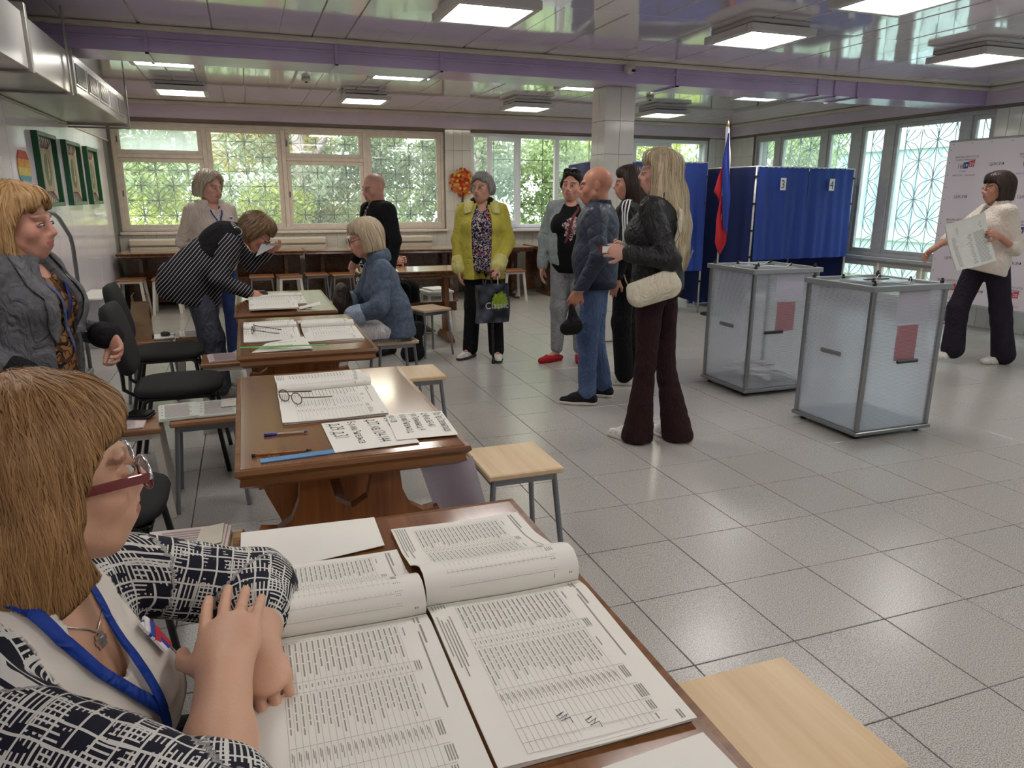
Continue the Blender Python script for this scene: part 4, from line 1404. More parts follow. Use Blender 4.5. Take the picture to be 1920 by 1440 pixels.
    def sample(self, P):
        q = (P - self.lo) / self.vox
        q = np.clip(q, 0, self.n - 1.001)
        i = q.astype(int)
        f = q - i
        D = self.D
        r = 0
        for dx in (0, 1):
            for dy in (0, 1):
                for dz in (0, 1):
                    w = (f[:, 0] if dx else 1 - f[:, 0]) * (f[:, 1] if dy else 1 - f[:, 1]) * (f[:, 2] if dz else 1 - f[:, 2])
                    r = r + w * D[i[:, 0] + dx, i[:, 1] + dy, i[:, 2] + dz]
        return r
    def grad(self, P):
        e = self.vox
        g = np.stack([self.sample(P + e * np.eye(3)[i]) - self.sample(P - e * np.eye(3)[i]) for i in range(3)], 1)
        return g / np.maximum(1e-9, np.linalg.norm(g, axis=1))[:, None]
    def project(self, P, off=0.0, it=6):
        P = np.array(P, float)
        for _ in range(it):
            g = self.grad(P)
            P = P - (self.sample(P) - off)[:, None] * g * .9
        return P
    def surface(self):
        D = self.D
        S = D < 0
        c = np.zeros(tuple(np.array(S.shape) - 1), np.uint8)
        for dx in (0, 1):
            for dy in (0, 1):
                for dz in (0, 1):
                    c += S[dx:S.shape[0] - 1 + dx, dy:S.shape[1] - 1 + dy, dz:S.shape[2] - 1 + dz]
        act = np.nonzero((c > 0) & (c < 8))
        N_ = len(act[0])
        idx = np.full(c.shape, -1, np.int32)
        idx[act] = np.arange(N_)
        cs = [(0, 0, 0), (1, 0, 0), (0, 1, 0), (1, 1, 0), (0, 0, 1), (1, 0, 1), (0, 1, 1), (1, 1, 1)]
        val = np.stack([D[act[0] + a, act[1] + b, act[2] + e] for a, b, e in cs], 1)
        pos = np.zeros((N_, 3)); cnt = np.zeros(N_)
        for a, b in ((0, 1), (2, 3), (4, 5), (6, 7), (0, 2), (1, 3), (4, 6), (5, 7), (0, 4), (1, 5), (2, 6), (3, 7)):
            m = (val[:, a] < 0) != (val[:, b] < 0)
            t = val[m, a] / (val[m, a] - val[m, b])
            pa, pb = np.array(cs[a], float), np.array(cs[b], float)
            pos[m] += pa + t[:, None] * (pb - pa)
            cnt[m] += 1
        V = self.lo + (np.stack(act, 1) + pos / cnt[:, None]) * self.vox
        Q = []
        for axn in range(3):
            sl0 = [slice(None)] * 3; sl1 = [slice(None)] * 3
            sl0[axn] = slice(0, -1); sl1[axn] = slice(1, None)
            a, b = S[tuple(sl0)], S[tuple(sl1)]
            e = np.nonzero(a != b)
            u, w = [(1, 2), (2, 0), (0, 1)][axn]
            ok = (e[u] > 0) & (e[w] > 0) & (e[u] < c.shape[u]) & (e[w] < c.shape[w]) & (e[axn] < c.shape[axn])
            e = [x[ok] for x in e]
            def cell(du, dw):
                q = [x.copy() for x in e]
                q[u] += du; q[w] += dw
                return idx[tuple(q)]
            q = np.stack([cell(-1, -1), cell(0, -1), cell(0, 0), cell(-1, 0)], 1)
            fl = ~a[tuple(e)]
            q[fl] = q[fl][:, ::-1]
            Q.append(q)
        Q = np.concatenate(Q)
        Q = Q[(Q >= 0).all(1)]
        return V, Q

def np_mesh(name, V, Q, mat, col=None, smooth=True):
    me = bpy.data.meshes.new(name)
    k = Q.shape[1]
    me.vertices.add(len(V)); me.vertices.foreach_set('co', V.astype(np.float32).ravel())
    me.loops.add(len(Q) * k); me.loops.foreach_set('vertex_index', Q.astype(np.int32).ravel())
    me.polygons.add(len(Q)); me.polygons.foreach_set('loop_start', np.arange(0, len(Q) * k, k, dtype=np.int32))
    me.update(calc_edges=True)
    if smooth:
        me.polygons.foreach_set('use_smooth', np.ones(len(Q), bool))
    if col is not None:
        at_ = me.color_attributes.new('Col', 'FLOAT_COLOR', 'POINT')
        at_.data.foreach_set('color', np.concatenate([col, np.ones((len(V), 1))], 1).astype(np.float32).ravel())
    me.materials.append(mat)
    return me

def relax(V, Q, n=1):
    for _ in range(n):
        A = np.zeros_like(V); c = np.zeros(len(V))
        for a, b in ((0, 1), (1, 2), (2, 3), (3, 0)):
            np.add.at(A, Q[:, a], V[Q[:, b]]); np.add.at(c, Q[:, a], 1)
            np.add.at(A, Q[:, b], V[Q[:, a]]); np.add.at(c, Q[:, b], 1)
        V = V * .5 + .5 * A / np.maximum(c, 1)[:, None]
    return V

def shape(name, F, mat, parent, col=None, rx=1):
    F.run()
    V, Q = F.surface()
    if rx:
        V = relax(V, Q, rx)
    return link(name, np_mesh(name, V, Q, mat, None if col is None else col(V)), parent)

# ---------------------------------------------------------------- materials of people
def skin_mat():
    m = M('skin', (200, 150, 130), .48, var=0)
    g = N(m)
    a = g.n('ShaderNodeVertexColor')
    a.layer_name = 'Col'
    x, y, z, v = g.obj_xyz()
    n = g.noise(v, 90, 3)
    c = g.mix(g.math('MULTIPLY', n, .14), a.outputs[0], sc(170, 116, 92))
    g.l(c, BS(m).inputs['Base Color'])
    bp = g.n('ShaderNodeBump')
    bp.inputs['Strength'].default_value = .12
    bp.inputs['Distance'].default_value = .003
    g.l(g.noise(v, 320, 2), bp.inputs['Height'])
    g.l(bp.outputs[0], BS(m).inputs['Normal'])
    BS(m).inputs['Subsurface Weight'].default_value = .12
    BS(m).inputs['Subsurface Radius'].default_value = (.012, .005, .003)
    BS(m).inputs['Subsurface Scale'].default_value = 1.0
    return m
m_skin = skin_mat()
def hair_mat(name, c1, c2, rough=.45):
    m = M(name, c1, rough, var=0, spec=.4)
    g = N(m)
    geo = g.n('ShaderNodeNewGeometry')
    x, y, z, v = g.obj_xyz()
    n = g.noise(g.stretch(v, (70, 70, 9)), 1.0, 3)
    f = g.math('ADD', g.math('MULTIPLY', geo.outputs['Random Per Island'], .40), g.math('MULTIPLY', n, .65))
    r = g.n('ShaderNodeValToRGB')
    r.color_ramp.elements[0].position = .2
    r.color_ramp.elements[1].position = .8
    r.color_ramp.elements[0].color = sc(*c1)
    r.color_ramp.elements[1].color = sc(*c2)
    g.l(f, r.inputs[0])
    g.l(r.outputs[0], BS(m).inputs['Base Color'])
    return m
def stripes_mat(name, c0, c1, dirv, period, frac, rough=.8, wob=0.0):
    m = M(name, c0, rough, var=0, spec=.2)
    g = N(m)
    x, y, z, v = g.obj_xyz()
    d = nrm(dirv)
    s = g.math('ADD', g.math('ADD', g.math('MULTIPLY', x, float(d[0])), g.math('MULTIPLY', y, float(d[1]))), g.math('MULTIPLY', z, float(d[2])))
    if wob:
        s = g.math('ADD', s, g.math('MULTIPLY', g.noise(v, 5, 1), wob))
    fr = g.math('FRACT', g.math('MULTIPLY', s, 1 / period))
    k = g.math('LESS_THAN', fr, frac)
    g.l(g.mix(k, sc(*c0), sc(*c1)), BS(m).inputs['Base Color'])
    return m
def squiggle_mat(name, bg_, cols, scale, thr=.035, rough=.8, where=None):
    """printed motif: thin noise contours in a few colours on a plain ground"""
    m = M(name, bg_, rough, var=0, spec=.2)
    g = N(m)
    x, y, z, v = g.obj_xyz()
    c = sc(*bg_)
    for i, (cc, sc_, th) in enumerate(cols):
        n = g.noise(g.stretch(v, (scale * sc_,) * 3, (0, 0, i * 1.3)), 1.0, 1.0)
        k = g.math('LESS_THAN', g.math('ABSOLUTE', g.math('SUBTRACT', n, .5)), th)
        if where:
            k = g.math('MULTIPLY', k, where(g, x, y, z, v))
        c = g.mix(k, c, sc(*cc))
    g.l(c, BS(m).inputs['Base Color'])
    return m
def cloth(name, c, rough=.85, var=.12, vs=25, bump=.25, bs=60, c2=None, sheen=.0, spec=.25, coat=0):
    """woven cloth: fine weave relief plus soft crease relief"""
    if name in _mats:
        return _mats[name]
    m = M(name, c, rough, var=var, vs=vs, bump=bump, bs=bs, col2=c2, sheen=sheen, spec=spec, coat=coat)
    g = N(m)
    x, y, z, v = g.obj_xyz()
    wv = g.n('ShaderNodeTexNoise')
    wv.inputs['Scale'].default_value = 1.0
    wv.inputs['Detail'].default_value = 2.0
    wv.inputs['Distortion'].default_value = 1.2
    g.l(g.stretch(v, (16, 16, 9), (.3, .2, 0)), wv.inputs['Vector'])
    cr = g.math('SUBTRACT', 1.0, g.math('MULTIPLY', g.math('ABSOLUTE', g.math('SUBTRACT', wv.outputs['Fac'], .5)), 5.0))
    bp = g.n('ShaderNodeBump')
    bp.inputs['Strength'].default_value = .55
    bp.inputs['Distance'].default_value = .014
    g.l(cr, bp.inputs['Height'])
    nb = BS(m).inputs['Normal']
    if nb.is_linked:
        g.l(nb.links[0].from_socket, bp.inputs['Normal'])
    g.l(bp.outputs[0], nb)
    return m

# ---------------------------------------------------------------- anatomy
def rot(yaw=0, pitch=0, roll=0):
    """columns forward, left, up; yaw turns left, pitch > 0 looks down, roll > 0 tilts to the left shoulder"""
    y, p, r = math.radians(yaw), math.radians(pitch), math.radians(roll)
    Rz = np.array([[math.cos(y), -math.sin(y), 0], [math.sin(y), math.cos(y), 0], [0, 0, 1]])
    Ry = np.array([[math.cos(p), 0, math.sin(p)], [0, 1, 0], [-math.sin(p), 0, math.cos(p)]])
    Rx = np.array([[1, 0, 0], [0, math.cos(r), math.sin(r)], [0, -math.sin(r), math.cos(r)]])
    return Rz @ Ry @ Rx
class Head:
    def __init__(self, c, R, s=1.0):
        self.c, self.R, self.s = V3(c), R, s
    def p(self, x, y, z):
        return self.c + self.R @ (V3((x, y, z)) * self.s)
    def inv(self, P):
        return (P - self.c) @ self.R / self.s
def add_head(F, H, fat=1.0, male=False):
    p, R, s = H.p, H.R, H.s
    E = lambda c, r, k=.03, op='u': F.el(p(*c), V3(r) * s, k * s, R, op)
    C = lambda a, b, r0, r1=None, k=.02, op='u': F.rc(p(*a), p(*b), r0 * s, (r0 if r1 is None else r1) * s, k * s, None, op)
    E((-.014, 0, .032), (.098, .077, .086))
    E((.022, 0, -.035), (.068, .060 * fat, .080))
    C((.058, 0, -.098), (.062, 0, -.096), .022 * fat, k=.03)
    for q in (-1, 1):
        C((.0, q * .054 * fat, -.058), (.052, q * .016, -.102), .019, .016, .03)
        E((.058, q * .036 * fat, -.030), (.024, .022, .022), .025)
        C((.080, q * .040, .022), (.090, q * .008, .020), .011, .010, .014)
        E((-.012, q * .077, -.004), (.017, .009, .031), .006)
        E((-.004, q * .086, .000), (.008, .006, .016), .005, 's')
        E((.099, q * .033, .000), (.016, .019, .011), .014, 's')
        E((.0845, q * .032, -.0005), (.013, .015, .0075), .005)
        C((.100, q * .0125, -.037), (.096, q * .015, -.038), .0085, k=.008)
    C((.090, 0, .012), (.113, 0, -.030), .0085, .0115, .014)
    E((.083, 0, -.066), (.022, .030, .024), .025)
    C((.088, -.021, -.064), (.1015, 0, -.060), .0045, .0058, .006)
    C((.088, .021, -.064), (.1015, 0, -.060), .0045, .0058, .006)
    C((.088, -.018, -.073), (.0995, 0, -.074), .005, .0065, .006)
    C((.088, .018, -.073), (.0995, 0, -.074), .005, .0065, .006)
    C((.096, -.024, -.0672), (.1085, 0, -.0668), .0016, k=.003, op='s')
    C((.096, .024, -.0672), (.1085, 0, -.0668), .0016, k=.003, op='s')
def skin_cols(H, base, lips=(176, 96, 92), brow=(96, 74, 60), stubble=None, blush=.5, browa=.7):
    b, l, br = V3(sc(*base)[:3]), V3(sc(*lips)[:3]), V3(sc(*brow)[:3])
    def f(V):
        q = H.inv(V)
        C = np.tile(b, (len(V), 1))
        x, y, z = q[:, 0], q[:, 1], q[:, 2]
        def blend(w, c):
            w = np.clip(w, 0, 1)[:, None]
            C[:] = C * (1 - w) + c * w
        ch = np.exp(-(((x - .07) / .04) ** 2 + ((np.abs(y) - .042) / .022) ** 2 + ((z + .028) / .022) ** 2)) * blush * .5
        blend(ch, V3(sc(206, 116, 104)[:3]))
        blend(np.exp(-(((x - .11) / .02) ** 2 + (y / .016) ** 2 + ((z + .032) / .014) ** 2)) * .35 * blush, V3(sc(206, 116, 104)[:3]))
        m = (x > .080) & (np.abs(y) < .024) & (z < -.0565 + np.abs(y) * -.12) & (z > -.0805 + np.abs(y) * .28)
        blend(m * .85, l)
        m = (x > .05) & (np.abs(y) > .012) & (np.abs(y) < .052) & (np.abs(z - (.026 - (np.abs(y) - .03) ** 2 * 12)) < .0045)
        blend(m * browa, br)
        if stubble:
            c_, a_ = stubble
            m = np.clip((z - .0 + (-.02 - x) * .6) * 18, 0, 1) * (x < .055) * (z > -.03)
            blend(m * a_, V3(sc(*c_)[:3]))
        return C
    return f
def add_hand(F, wr, d, n, side, curl=.5, s=1.0, spread=.0, k=.006, thumb=.7):
    """wrist, direction of the fingers, palm normal (the way the palm faces), side +1 when the thumb lies along d x n"""
    wr, d = V3(wr), nrm(d)
    n = V3(n); n = nrm(n - d * (n @ d))
    a = np.cross(d, n) * side
    R = np.stack([d, a, n], 1)
    F.rc(wr - d * .03 * s, wr + d * .02 * s, .026 * s, .028 * s, .02, (n, 1.35))
    F.el(wr + d * .055 * s, (.052 * s, .042 * s, .017 * s), .02, R)
    ln = [.070, .079, .073, .056]
    for i in range(4):
        off = (.0315 - .021 * i)
        b = wr + d * (.085 - .006 * abs(i - 1.2)) * s + a * off * s
        L = ln[i] * s
        dd = nrm(d + a * (spread * (1.5 - i) * .25))
        ang = 0
        r = (.0088 - .0008 * (i == 3)) * s
        for j, (fr, cu) in enumerate(((.45, .55), (.32, .9), (.26, .6))):
            ang += curl * cu
            v = dd * math.cos(ang) + n * math.sin(ang)
            e = b + v * L * fr
            F.rc(b, e, r, r * .92, k)
            b, r = e, r * .92
    b = wr + d * .028 * s + a * .030 * s + n * .006 * s
    v = nrm(d * .75 + a * thumb + n * .35)
    e = b + v * .042 * s
    F.rc(b, e, .0135 * s, .0105 * s, .012)
    v2 = nrm(d * .95 + a * thumb * .35 + n * .45)
    F.rc(e, e + v2 * .030 * s, .0105 * s, .0085 * s, k)
def std(h, **ov):
    s = h / 1.68
    J = dict(pelvis=(0, 0, .95), waist=(0, 0, 1.07), chest=(.0, 0, 1.27), neck=(-.012, 0, 1.425), head=(.022, 0, 1.563),
             shL=(-.01, .165, 1.375), shR=(-.01, -.165, 1.375), elL=(-.035, .225, 1.10), elR=(-.035, -.225, 1.10), wrL=(.03, .235, .86), wrR=(.03, -.235, .86),
             hipL=(0, .088, .93), hipR=(0, -.088, .93), knL=(.015, .095, .50), knR=(.015, -.095, .50), anL=(-.025, .095, .085), anR=(-.025, -.095, .085), toL=(.12, .125, .03), toR=(.12, -.125, .03))
    J = {k: V3(v) * s for k, v in J.items()}
    for k, v in ov.items():
        J[k] = V3(v)
    J['s'] = s
    return J
def frame(J):
    up = nrm(J['neck'] - J['pelvis'])
    lf = nrm(J['shL'] - J['shR'])
    return np.cross(lf, up), lf, up
def torso(F, J, i=0.0, p=.165, w=.145, c=.150, f=1.30, bust=0.0, belly=0.0, sh=.062, neck=.055, bf=.075, k=.05):
    fw, lf, up = frame(J)
    s = J['s']
    fl = (fw, f)
    i = i * .8
    F.rc(J['pelvis'], J['waist'], p * s + i, w * s + i, k, fl)
    F.rc(J['waist'], J['chest'], w * s + i, c * s + i, k, fl)
    F.rc(J['shR'] * .88 + J['shL'] * .12 - up * .012 * s, J['shL'] * .88 + J['shR'] * .12 - up * .012 * s, (sh - .014) * s + i * .6, None, k)
    F.rc(J['chest'] + up * .04 * s, J['neck'] - up * .01 * s, .088 * s + i * .7, (neck - .004) * s + i * .4, k)
    if bust:
        for q in (-1, 1):
            F.el(J['chest'] - up * .05 * s + fw * bf * s + lf * q * .07 * s, (bust * s + i, bust * 1.05 * s + i, bust * s + i), k)
    if belly:
        F.el(J['waist'] + fw * .05 * s - up * .02 * s, (belly * s + i, belly * 1.25 * s + i, belly * 1.2 * s + i), k)
    return F
def sleeve(F, J, S, r0=.058, r1=.05, r2=.042, i=0.0, k=.03, end=1.0):
    s = J['s']
    sh, el, wr = J['sh' + S], J['el' + S], J['wr' + S]
    F.rc(sh + (el - sh) * .04, el, (r0 - .009) * s + i, (r1 - .009) * s + i, k)
    F.rc(el, el + (wr - el) * end, (r1 - .009) * s + i, (r2 - .006) * s + i, k * .6)
def legs(F, J, th=.088, kn=.062, an=.05, i=0.0, k=.035, hip=.15, end=1.0, flare=0.0):
    s = J['s']
    pc = (J['hipL'] + J['hipR']) / 2
    F.el(pc + V3((-.02, 0, .02)) * s, (.125 * s + i, hip * 1.12 * s + i, .13 * s + i), .05)
    for S in 'LR':
        h, kk, a = J['hip' + S], J['kn' + S], J['an' + S]
        F.rc(h, kk, th * s + i, kn * s + i, k)
        e = kk + (a - kk) * end
        if flare:
            m = kk + (a - kk) * .25
            F.rc(kk, m, kn * s + i, kn * .97 * s + i, k)
            F.rc(m, e, kn * .97 * s + i, flare, k)
        else:
            F.rc(kk, e, kn * s + i, an * s + i, k)
def core(F, J, skinleg=True):
    """slim continuous body inside the clothes"""
    fw, lf, up = frame(J)
    F.rc(J['pelvis'], J['chest'], .09, .085, .03)
    F.rc(J['chest'], J['neck'], .085, .05, .03)
    F.rc(J['shR'], J['shL'], .035, None, .03)
    for S in 'LR':
        F.rc(J['sh' + S], J['el' + S], .036, .032, .02)
        F.rc(J['el' + S], J['wr' + S], .033, .0235, .02)
        if skinleg:
            F.rc(J['hip' + S], J['kn' + S], .06, .042, .03)
            F.rc(J['kn' + S], J['an' + S], .042, .030, .02)
            F.rc(J['an' + S], J['an' + S] * .3 + J['to' + S] * .7, .028, .018, .02)
class Person:
    def __init__(self, label, loc, yaw, J, head_rot=(0, 0, 0), hs=1.0, nbase=None):
        self.t = thing('person', label, 'person', loc, math.radians(yaw))
        self.J, self.yaw, self.loc = J, yaw, V3(loc)
        self.H = Head(J['head'], rot(*head_rot), hs)
        self.B = None
    def l(self, p):
        """world -> local"""
        a = -math.radians(self.yaw)
        q = V3(p) - self.loc
        return V3((q[0] * math.cos(a) - q[1] * math.sin(a), q[0] * math.sin(a) + q[1] * math.cos(a), q[2]))
    def body(self, vox, skin, fat=1.0, hands=None, extra=None, lips=(176, 96, 92), brow=(96, 74, 60), stubble=None, skinleg=True, neck=.052, browa=.7, blush=.5):
        F = Field(vox)
        core(F, self.J, skinleg)
        add_head(F, self.H, fat)
        s = self.J['s']
        F.rc(self.H.p(-.018, 0, -.05), self.J['neck'] - V3((0, 0, .02)), neck * s, (neck + .008) * s, .03)
        for S in 'LR':
            hd = (hands or {}).get(S)
            if hd is None:
                d = nrm(self.J['wr' + S] - self.J['el' + S])
                hd = dict(d=d + V3((.05, 0, 0)), n=(0, -1 if S == 'L' else 1, 0), side=1 if S == 'L' else -1, curl=.45)
            if hd:
                add_hand(F, self.J['wr' + S], **hd)
        if extra:
            extra(F)
        o = shape('body', F, m_skin, self.t, skin_cols(self.H, skin, lips, brow, stubble, blush, browa), 0)
        self.B = F
        return o
    def eyes(self, col=(60, 70, 70), lid=True):
        H = self.H
        m_eye = M('eye_white', (206, 198, 192), .2, var=0)
        for q in (-1, 1):
            c = H.p(.0898, q * .032, -.001)
            mb = MB()
            e = mb.lathe([(.0005, -.0078), (.0045, -.0064), (.0075, -.002), (.0076, .002), (.0045, .0064), (.0005, .0078)], (0, 0, 0), 12).build('eye', m_eye, self.t, smooth=True, loc=tuple(c))
            e.scale = (1.25 * H.s, 1.7 * H.s, .92 * H.s)
            e.rotation_euler = Matrix([list(r) for r in H.R]).to_euler()
            ir = MB().lathe([(.0005, -.005), (.0045, -.003), (.005, 0), (.0045, .003), (.0005, .005)], (0, 0, 0), 10).build('iris', M('iris_%d_%d' % (col[0], col[2]), col, .15, var=0), self.t, smooth=True, loc=tuple(H.p(.0975, q * .0318, -.0012)))
            ir.scale = (.9 * H.s, 1.0 * H.s, 1.0 * H.s)
            if lid:
                MB().tube([tuple(H.p(.089, q * .017, .002)), tuple(H.p(.0995, q * .030, .0068)), tuple(H.p(.090, q * .048, .002))], .0014 * H.s, 6).build('eyelashes', M('dark_lashes', (46, 36, 32), .7, var=0), self.t, smooth=True)
    def wear(self, name, F, mat, rx=1):
        shape(name, F, mat, self.t, None, rx)
        return F
    def hair(self, F, mat, n=500, length=.10, width=.0022, droop=1.0, crown=(-.03, 0, .125), name='hair', seed=1, off=(.0005, .005), zmin=None, curl=0.0):
        F.run()
        V, Q = F.surface()
        o = link(name, np_mesh(name, V, Q, mat), self.t)
        rg = np.random.default_rng(seed)
        if n:
            P = V[rg.integers(0, len(V), n)].astype(float)
            of = rg.uniform(off[0], off[1], n)
            up = self.H.R[:, 2]
            cr = self.H.p(*crown)
            steps = 9
            st = (length * rg.uniform(.6, 1.25, n) / steps)[:, None]
            pts = [F.project(P, of)]
            nor = [F.grad(pts[0])]
            jit = rg.normal(size=(n, 3)) * .22
            for k_ in range(steps):
                p = pts[-1]
                g = nor[-1]
                out = p - cr
                out /= np.maximum(1e-6, np.linalg.norm(out, axis=1))[:, None]
                t = out * .6 - up[None] * droop + jit
                if curl:
                    t = t + np.cross(g, up[None]) * (curl * np.sin(k_ * 1.1 + of * 4000))[:, None]
                t -= g * (t * g).sum(1)[:, None]
                t /= np.maximum(1e-6, np.linalg.norm(t, axis=1))[:, None]
                q = p + t * st
                q = F.project(q, of, 2)
                pts.append(q)
                nor.append(F.grad(q))
            pts = np.stack(pts, 1)
            nor = np.stack(nor, 1)
            tan = np.gradient(pts, axis=1)
            wd = np.cross(tan, nor)
            wd /= np.maximum(1e-9, np.linalg.norm(wd, axis=2))[:, :, None]
            tp = np.sin(np.linspace(.25, 1, steps + 1) * np.pi * .98 + .02)
            tp = np.maximum(tp, .12)[None, :, None]
            w = (width * rg.uniform(.6, 1.4, n))[:, None, None] * tp
            A, B = pts - wd * w, pts + wd * w
            VV = np.stack([A, B], 2).reshape(-1, 3)
            m = steps + 1
            base = (np.arange(n) * m * 2)[:, None] + (np.arange(steps) * 2)[None]
            QQ = np.stack([base, base + 1, base + 3, base + 2], 2).reshape(-1, 4)
            so_ = link('hair_strands', np_mesh('hair_strands', VV, QQ, mat), o)
            so_['kind'] = 'stuff'
        return o
    def strap(self, name, F, pts, w, mat, off=.003, n=24, th=.0012, lift=0.0):
        """band that lies on a garment: points are pushed onto its surface"""
        pts = np.array([V3(p) for p in pts])
        d = np.r_[0, np.cumsum(np.linalg.norm(np.diff(pts, axis=0), axis=1))]
        u = np.linspace(0, d[-1], n)
        P = np.stack([np.interp(u, d, pts[:, i]) for i in range(3)], 1)
        P = F.project(P, off)
        g = F.grad(P)
        t = np.gradient(P, axis=0)
        wd = np.cross(t, g)
        wd /= np.maximum(1e-9, np.linalg.norm(wd, axis=1))[:, None]
        P = P + g * lift
        a, b = P - wd * w, P + wd * w
        c, e = a + g * th, b + g * th
        V = np.stack([a, b, e, c], 1).reshape(-1, 3)
        Q = []
        for i in range(n - 1):
            for j in range(4):
                Q.append((4 * i + j, 4 * i + (j + 1) % 4, 4 * i + 4 + (j + 1) % 4, 4 * i + 4 + j))
        return link(name, np_mesh(name, V, np.array(Q), mat, None, False), self.t)
    def shoes(self, mat, sole=None, kind='sneaker', h=.09, vox=.006, names='shoe'):
        s = self.J['s']
        for S in 'LR':
            a, to = self.J['an' + S], self.J['to' + S]
            d = V3((to[0] - a[0], to[1] - a[1], 0)); d = nrm(d)
            z0 = to[2] - .03 * s
            base = V3((a[0], a[1], z0))
            F = Field(vox)
            heel, toe = base - d * .035 * s, base + d * .175 * s
            F.rc(heel + V3((0, 0, .034)), base + d * .09 * s + V3((0, 0, .034)), .036 * s, .043 * s, .02)
            F.rc(base + d * .09 * s + V3((0, 0, .03)), toe + V3((0, 0, .024)), .042 * s, .030 * s, .02)
            if kind == 'sneaker':
                F.rc(heel + V3((0, 0, .05)), base + V3((0, 0, h)), .037 * s, .042 * s, .03)
                F.rc(base + V3((0, 0, h)), base + d * .10 * s + V3((0, 0, .045)), .038 * s, .032 * s, .03)
            F.cut((0, 0, z0 + .018 if sole else z0), (0, 0, -1))
            if kind == 'flat':
                F.el(base + d * .02 * s + V3((0, 0, .075)), (.10 * s, .030 * s, .048), .01, np.stack([d, np.cross((0, 0, 1), d), V3((0, 0, 1))], 1), 's')
            o = shape(names, F, mat, self.t)
            if sole:
                G = Field(vox)
                G.rc(heel + V3((0, 0, .02)), base + d * .09 * s + V3((0, 0, .02)), .040 * s, .047 * s, .02)
                G.rc(base + d * .09 * s + V3((0, 0, .02)), toe + V3((0, 0, .018)), .046 * s, .033 * s, .02)
                G.cut((0, 0, z0 + .026), (0, 0, 1)).cut((0, 0, z0), (0, 0, -1))
                shape('sole', G, sole, o)
def bob(F, H, v=1.0, side=-.075, back=-.09, fringe=.05, low=-.10, grooves=.0022, face=(.072, .10), gf=140, seed=0.0, top=0.0, open_=.006):
    p, R, s = H.p, H.R, H.s
    E = lambda c, r, k=.03, op='u': F.el(p(*c), V3(r) * s, k * s, R, op)
    E((-.016, 0, .034 + top), (.108 * v, .088 * v, .098 * v))
    for q in (-1, 1):
        E((-.012, q * .070, side * .5), (.066 * v, .032 * v, abs(side) + .02), .03)
    E((-.070, 0, back * .5), (.052 * v, .078 * v, abs(back) + .03), .04)
    E((.035, 0, .088), (.060, .070, .035), .03)
    E((.120, 0, -.060 + (fringe - .05)), (.095, face[0], face[1]), .012, 's')
    if open_:
        for q in (-1, 1):
            E((.085, q * .068, -.050), (.062 + open_, .060, .105), .012, 's')
    F.cut(p(0, 0, low), -R[:, 2])
    if grooves:
        hc, RR = H.c, H.R
        def gro(D, ax):
            idx = np.nonzero(np.abs(D) < .02)
            P = np.stack([ax[i][idx[i]] for i in range(3)], 1) - hc
            q = P @ RR
            an = np.arctan2(q[:, 1], q[:, 0] + .02)
            D[idx] += (grooves * (np.sin(an * gf * .22 + 2.2 * np.sin(q[:, 2] * 28 + seed) + seed) * .6 + np.sin(an * gf * .5 + 3 * np.sin(q[:, 2] * 18 + an * 3)) * .4)).astype(np.float32)
        F.fn(gro)
    return F
def slim_box(w, d, h, b=.004):
    return MB().box(-w / 2, w / 2, -d / 2, d / 2, 0, h, b)
# ================================================================ P1: seated woman in front, checked blouse
def hatch_mat():
    """navy print with broken white cross-hatching laid along the cloth (coordinates stored per vertex), plain cream front"""
    m = M('navy_crosshatch_print', (26, 27, 44), .75, var=0, spec=.25)
    g = N(m)
    at_ = g.n('ShaderNodeVertexColor'); at_.layer_name = 'Col'
    s = g.n('ShaderNodeSeparateColor'); g.l(at_.outputs[0], s.inputs[0])
    A, B_, C_ = s.outputs
    x, y, z, v = g.obj_xyz()
    cm = g.n('ShaderNodeCombineXYZ'); g.l(A, cm.inputs[0]); g.l(B_, cm.inputs[1])
    uv = cm.outputs[0]
    def lines(c, f, thr, sx, sy, lo, sd):
        fr = g.math('FRACT', g.math('ADD', g.math('MULTIPLY', c, f), g.math('MULTIPLY', g.noise(uv, 12, 1), .5)))
        gate = g.noise(g.stretch(uv, (sx, sy, 1), (0, 0, 0)), 1.0 + sd, 2)
        return g.math('MULTIPLY', g.math('LESS_THAN', fr, thr), g.math('GREATER_THAN', gate, lo))
    ks = [lines(A, 150, .34, 9, 30, .50, 0), lines(B_, 150, .34, 30, 9, .50, .13), lines(A, 41, .12, 4, 4, .40, .21), lines(B_, 41, .12, 4, 4, .40, .3)]
    k = ks[0]
    for q in ks[1:]:
        k = g.math('MAXIMUM', k, q)
    pat = g.mix(k, sc(24, 25, 40), sc(212, 210, 204))
    g.l(g.mix(C_, pat, sc(228, 220, 210)), BS(m).inputs['Base Color'])
    bp = g.n('ShaderNodeBump'); bp.inputs['Strength'].default_value = .2; bp.inputs['Distance'].default_value = .006
    g.l(g.noise(v, 30, 2), bp.inputs['Height']); g.l(bp.outputs[0], BS(m).inputs['Normal'])
    return m
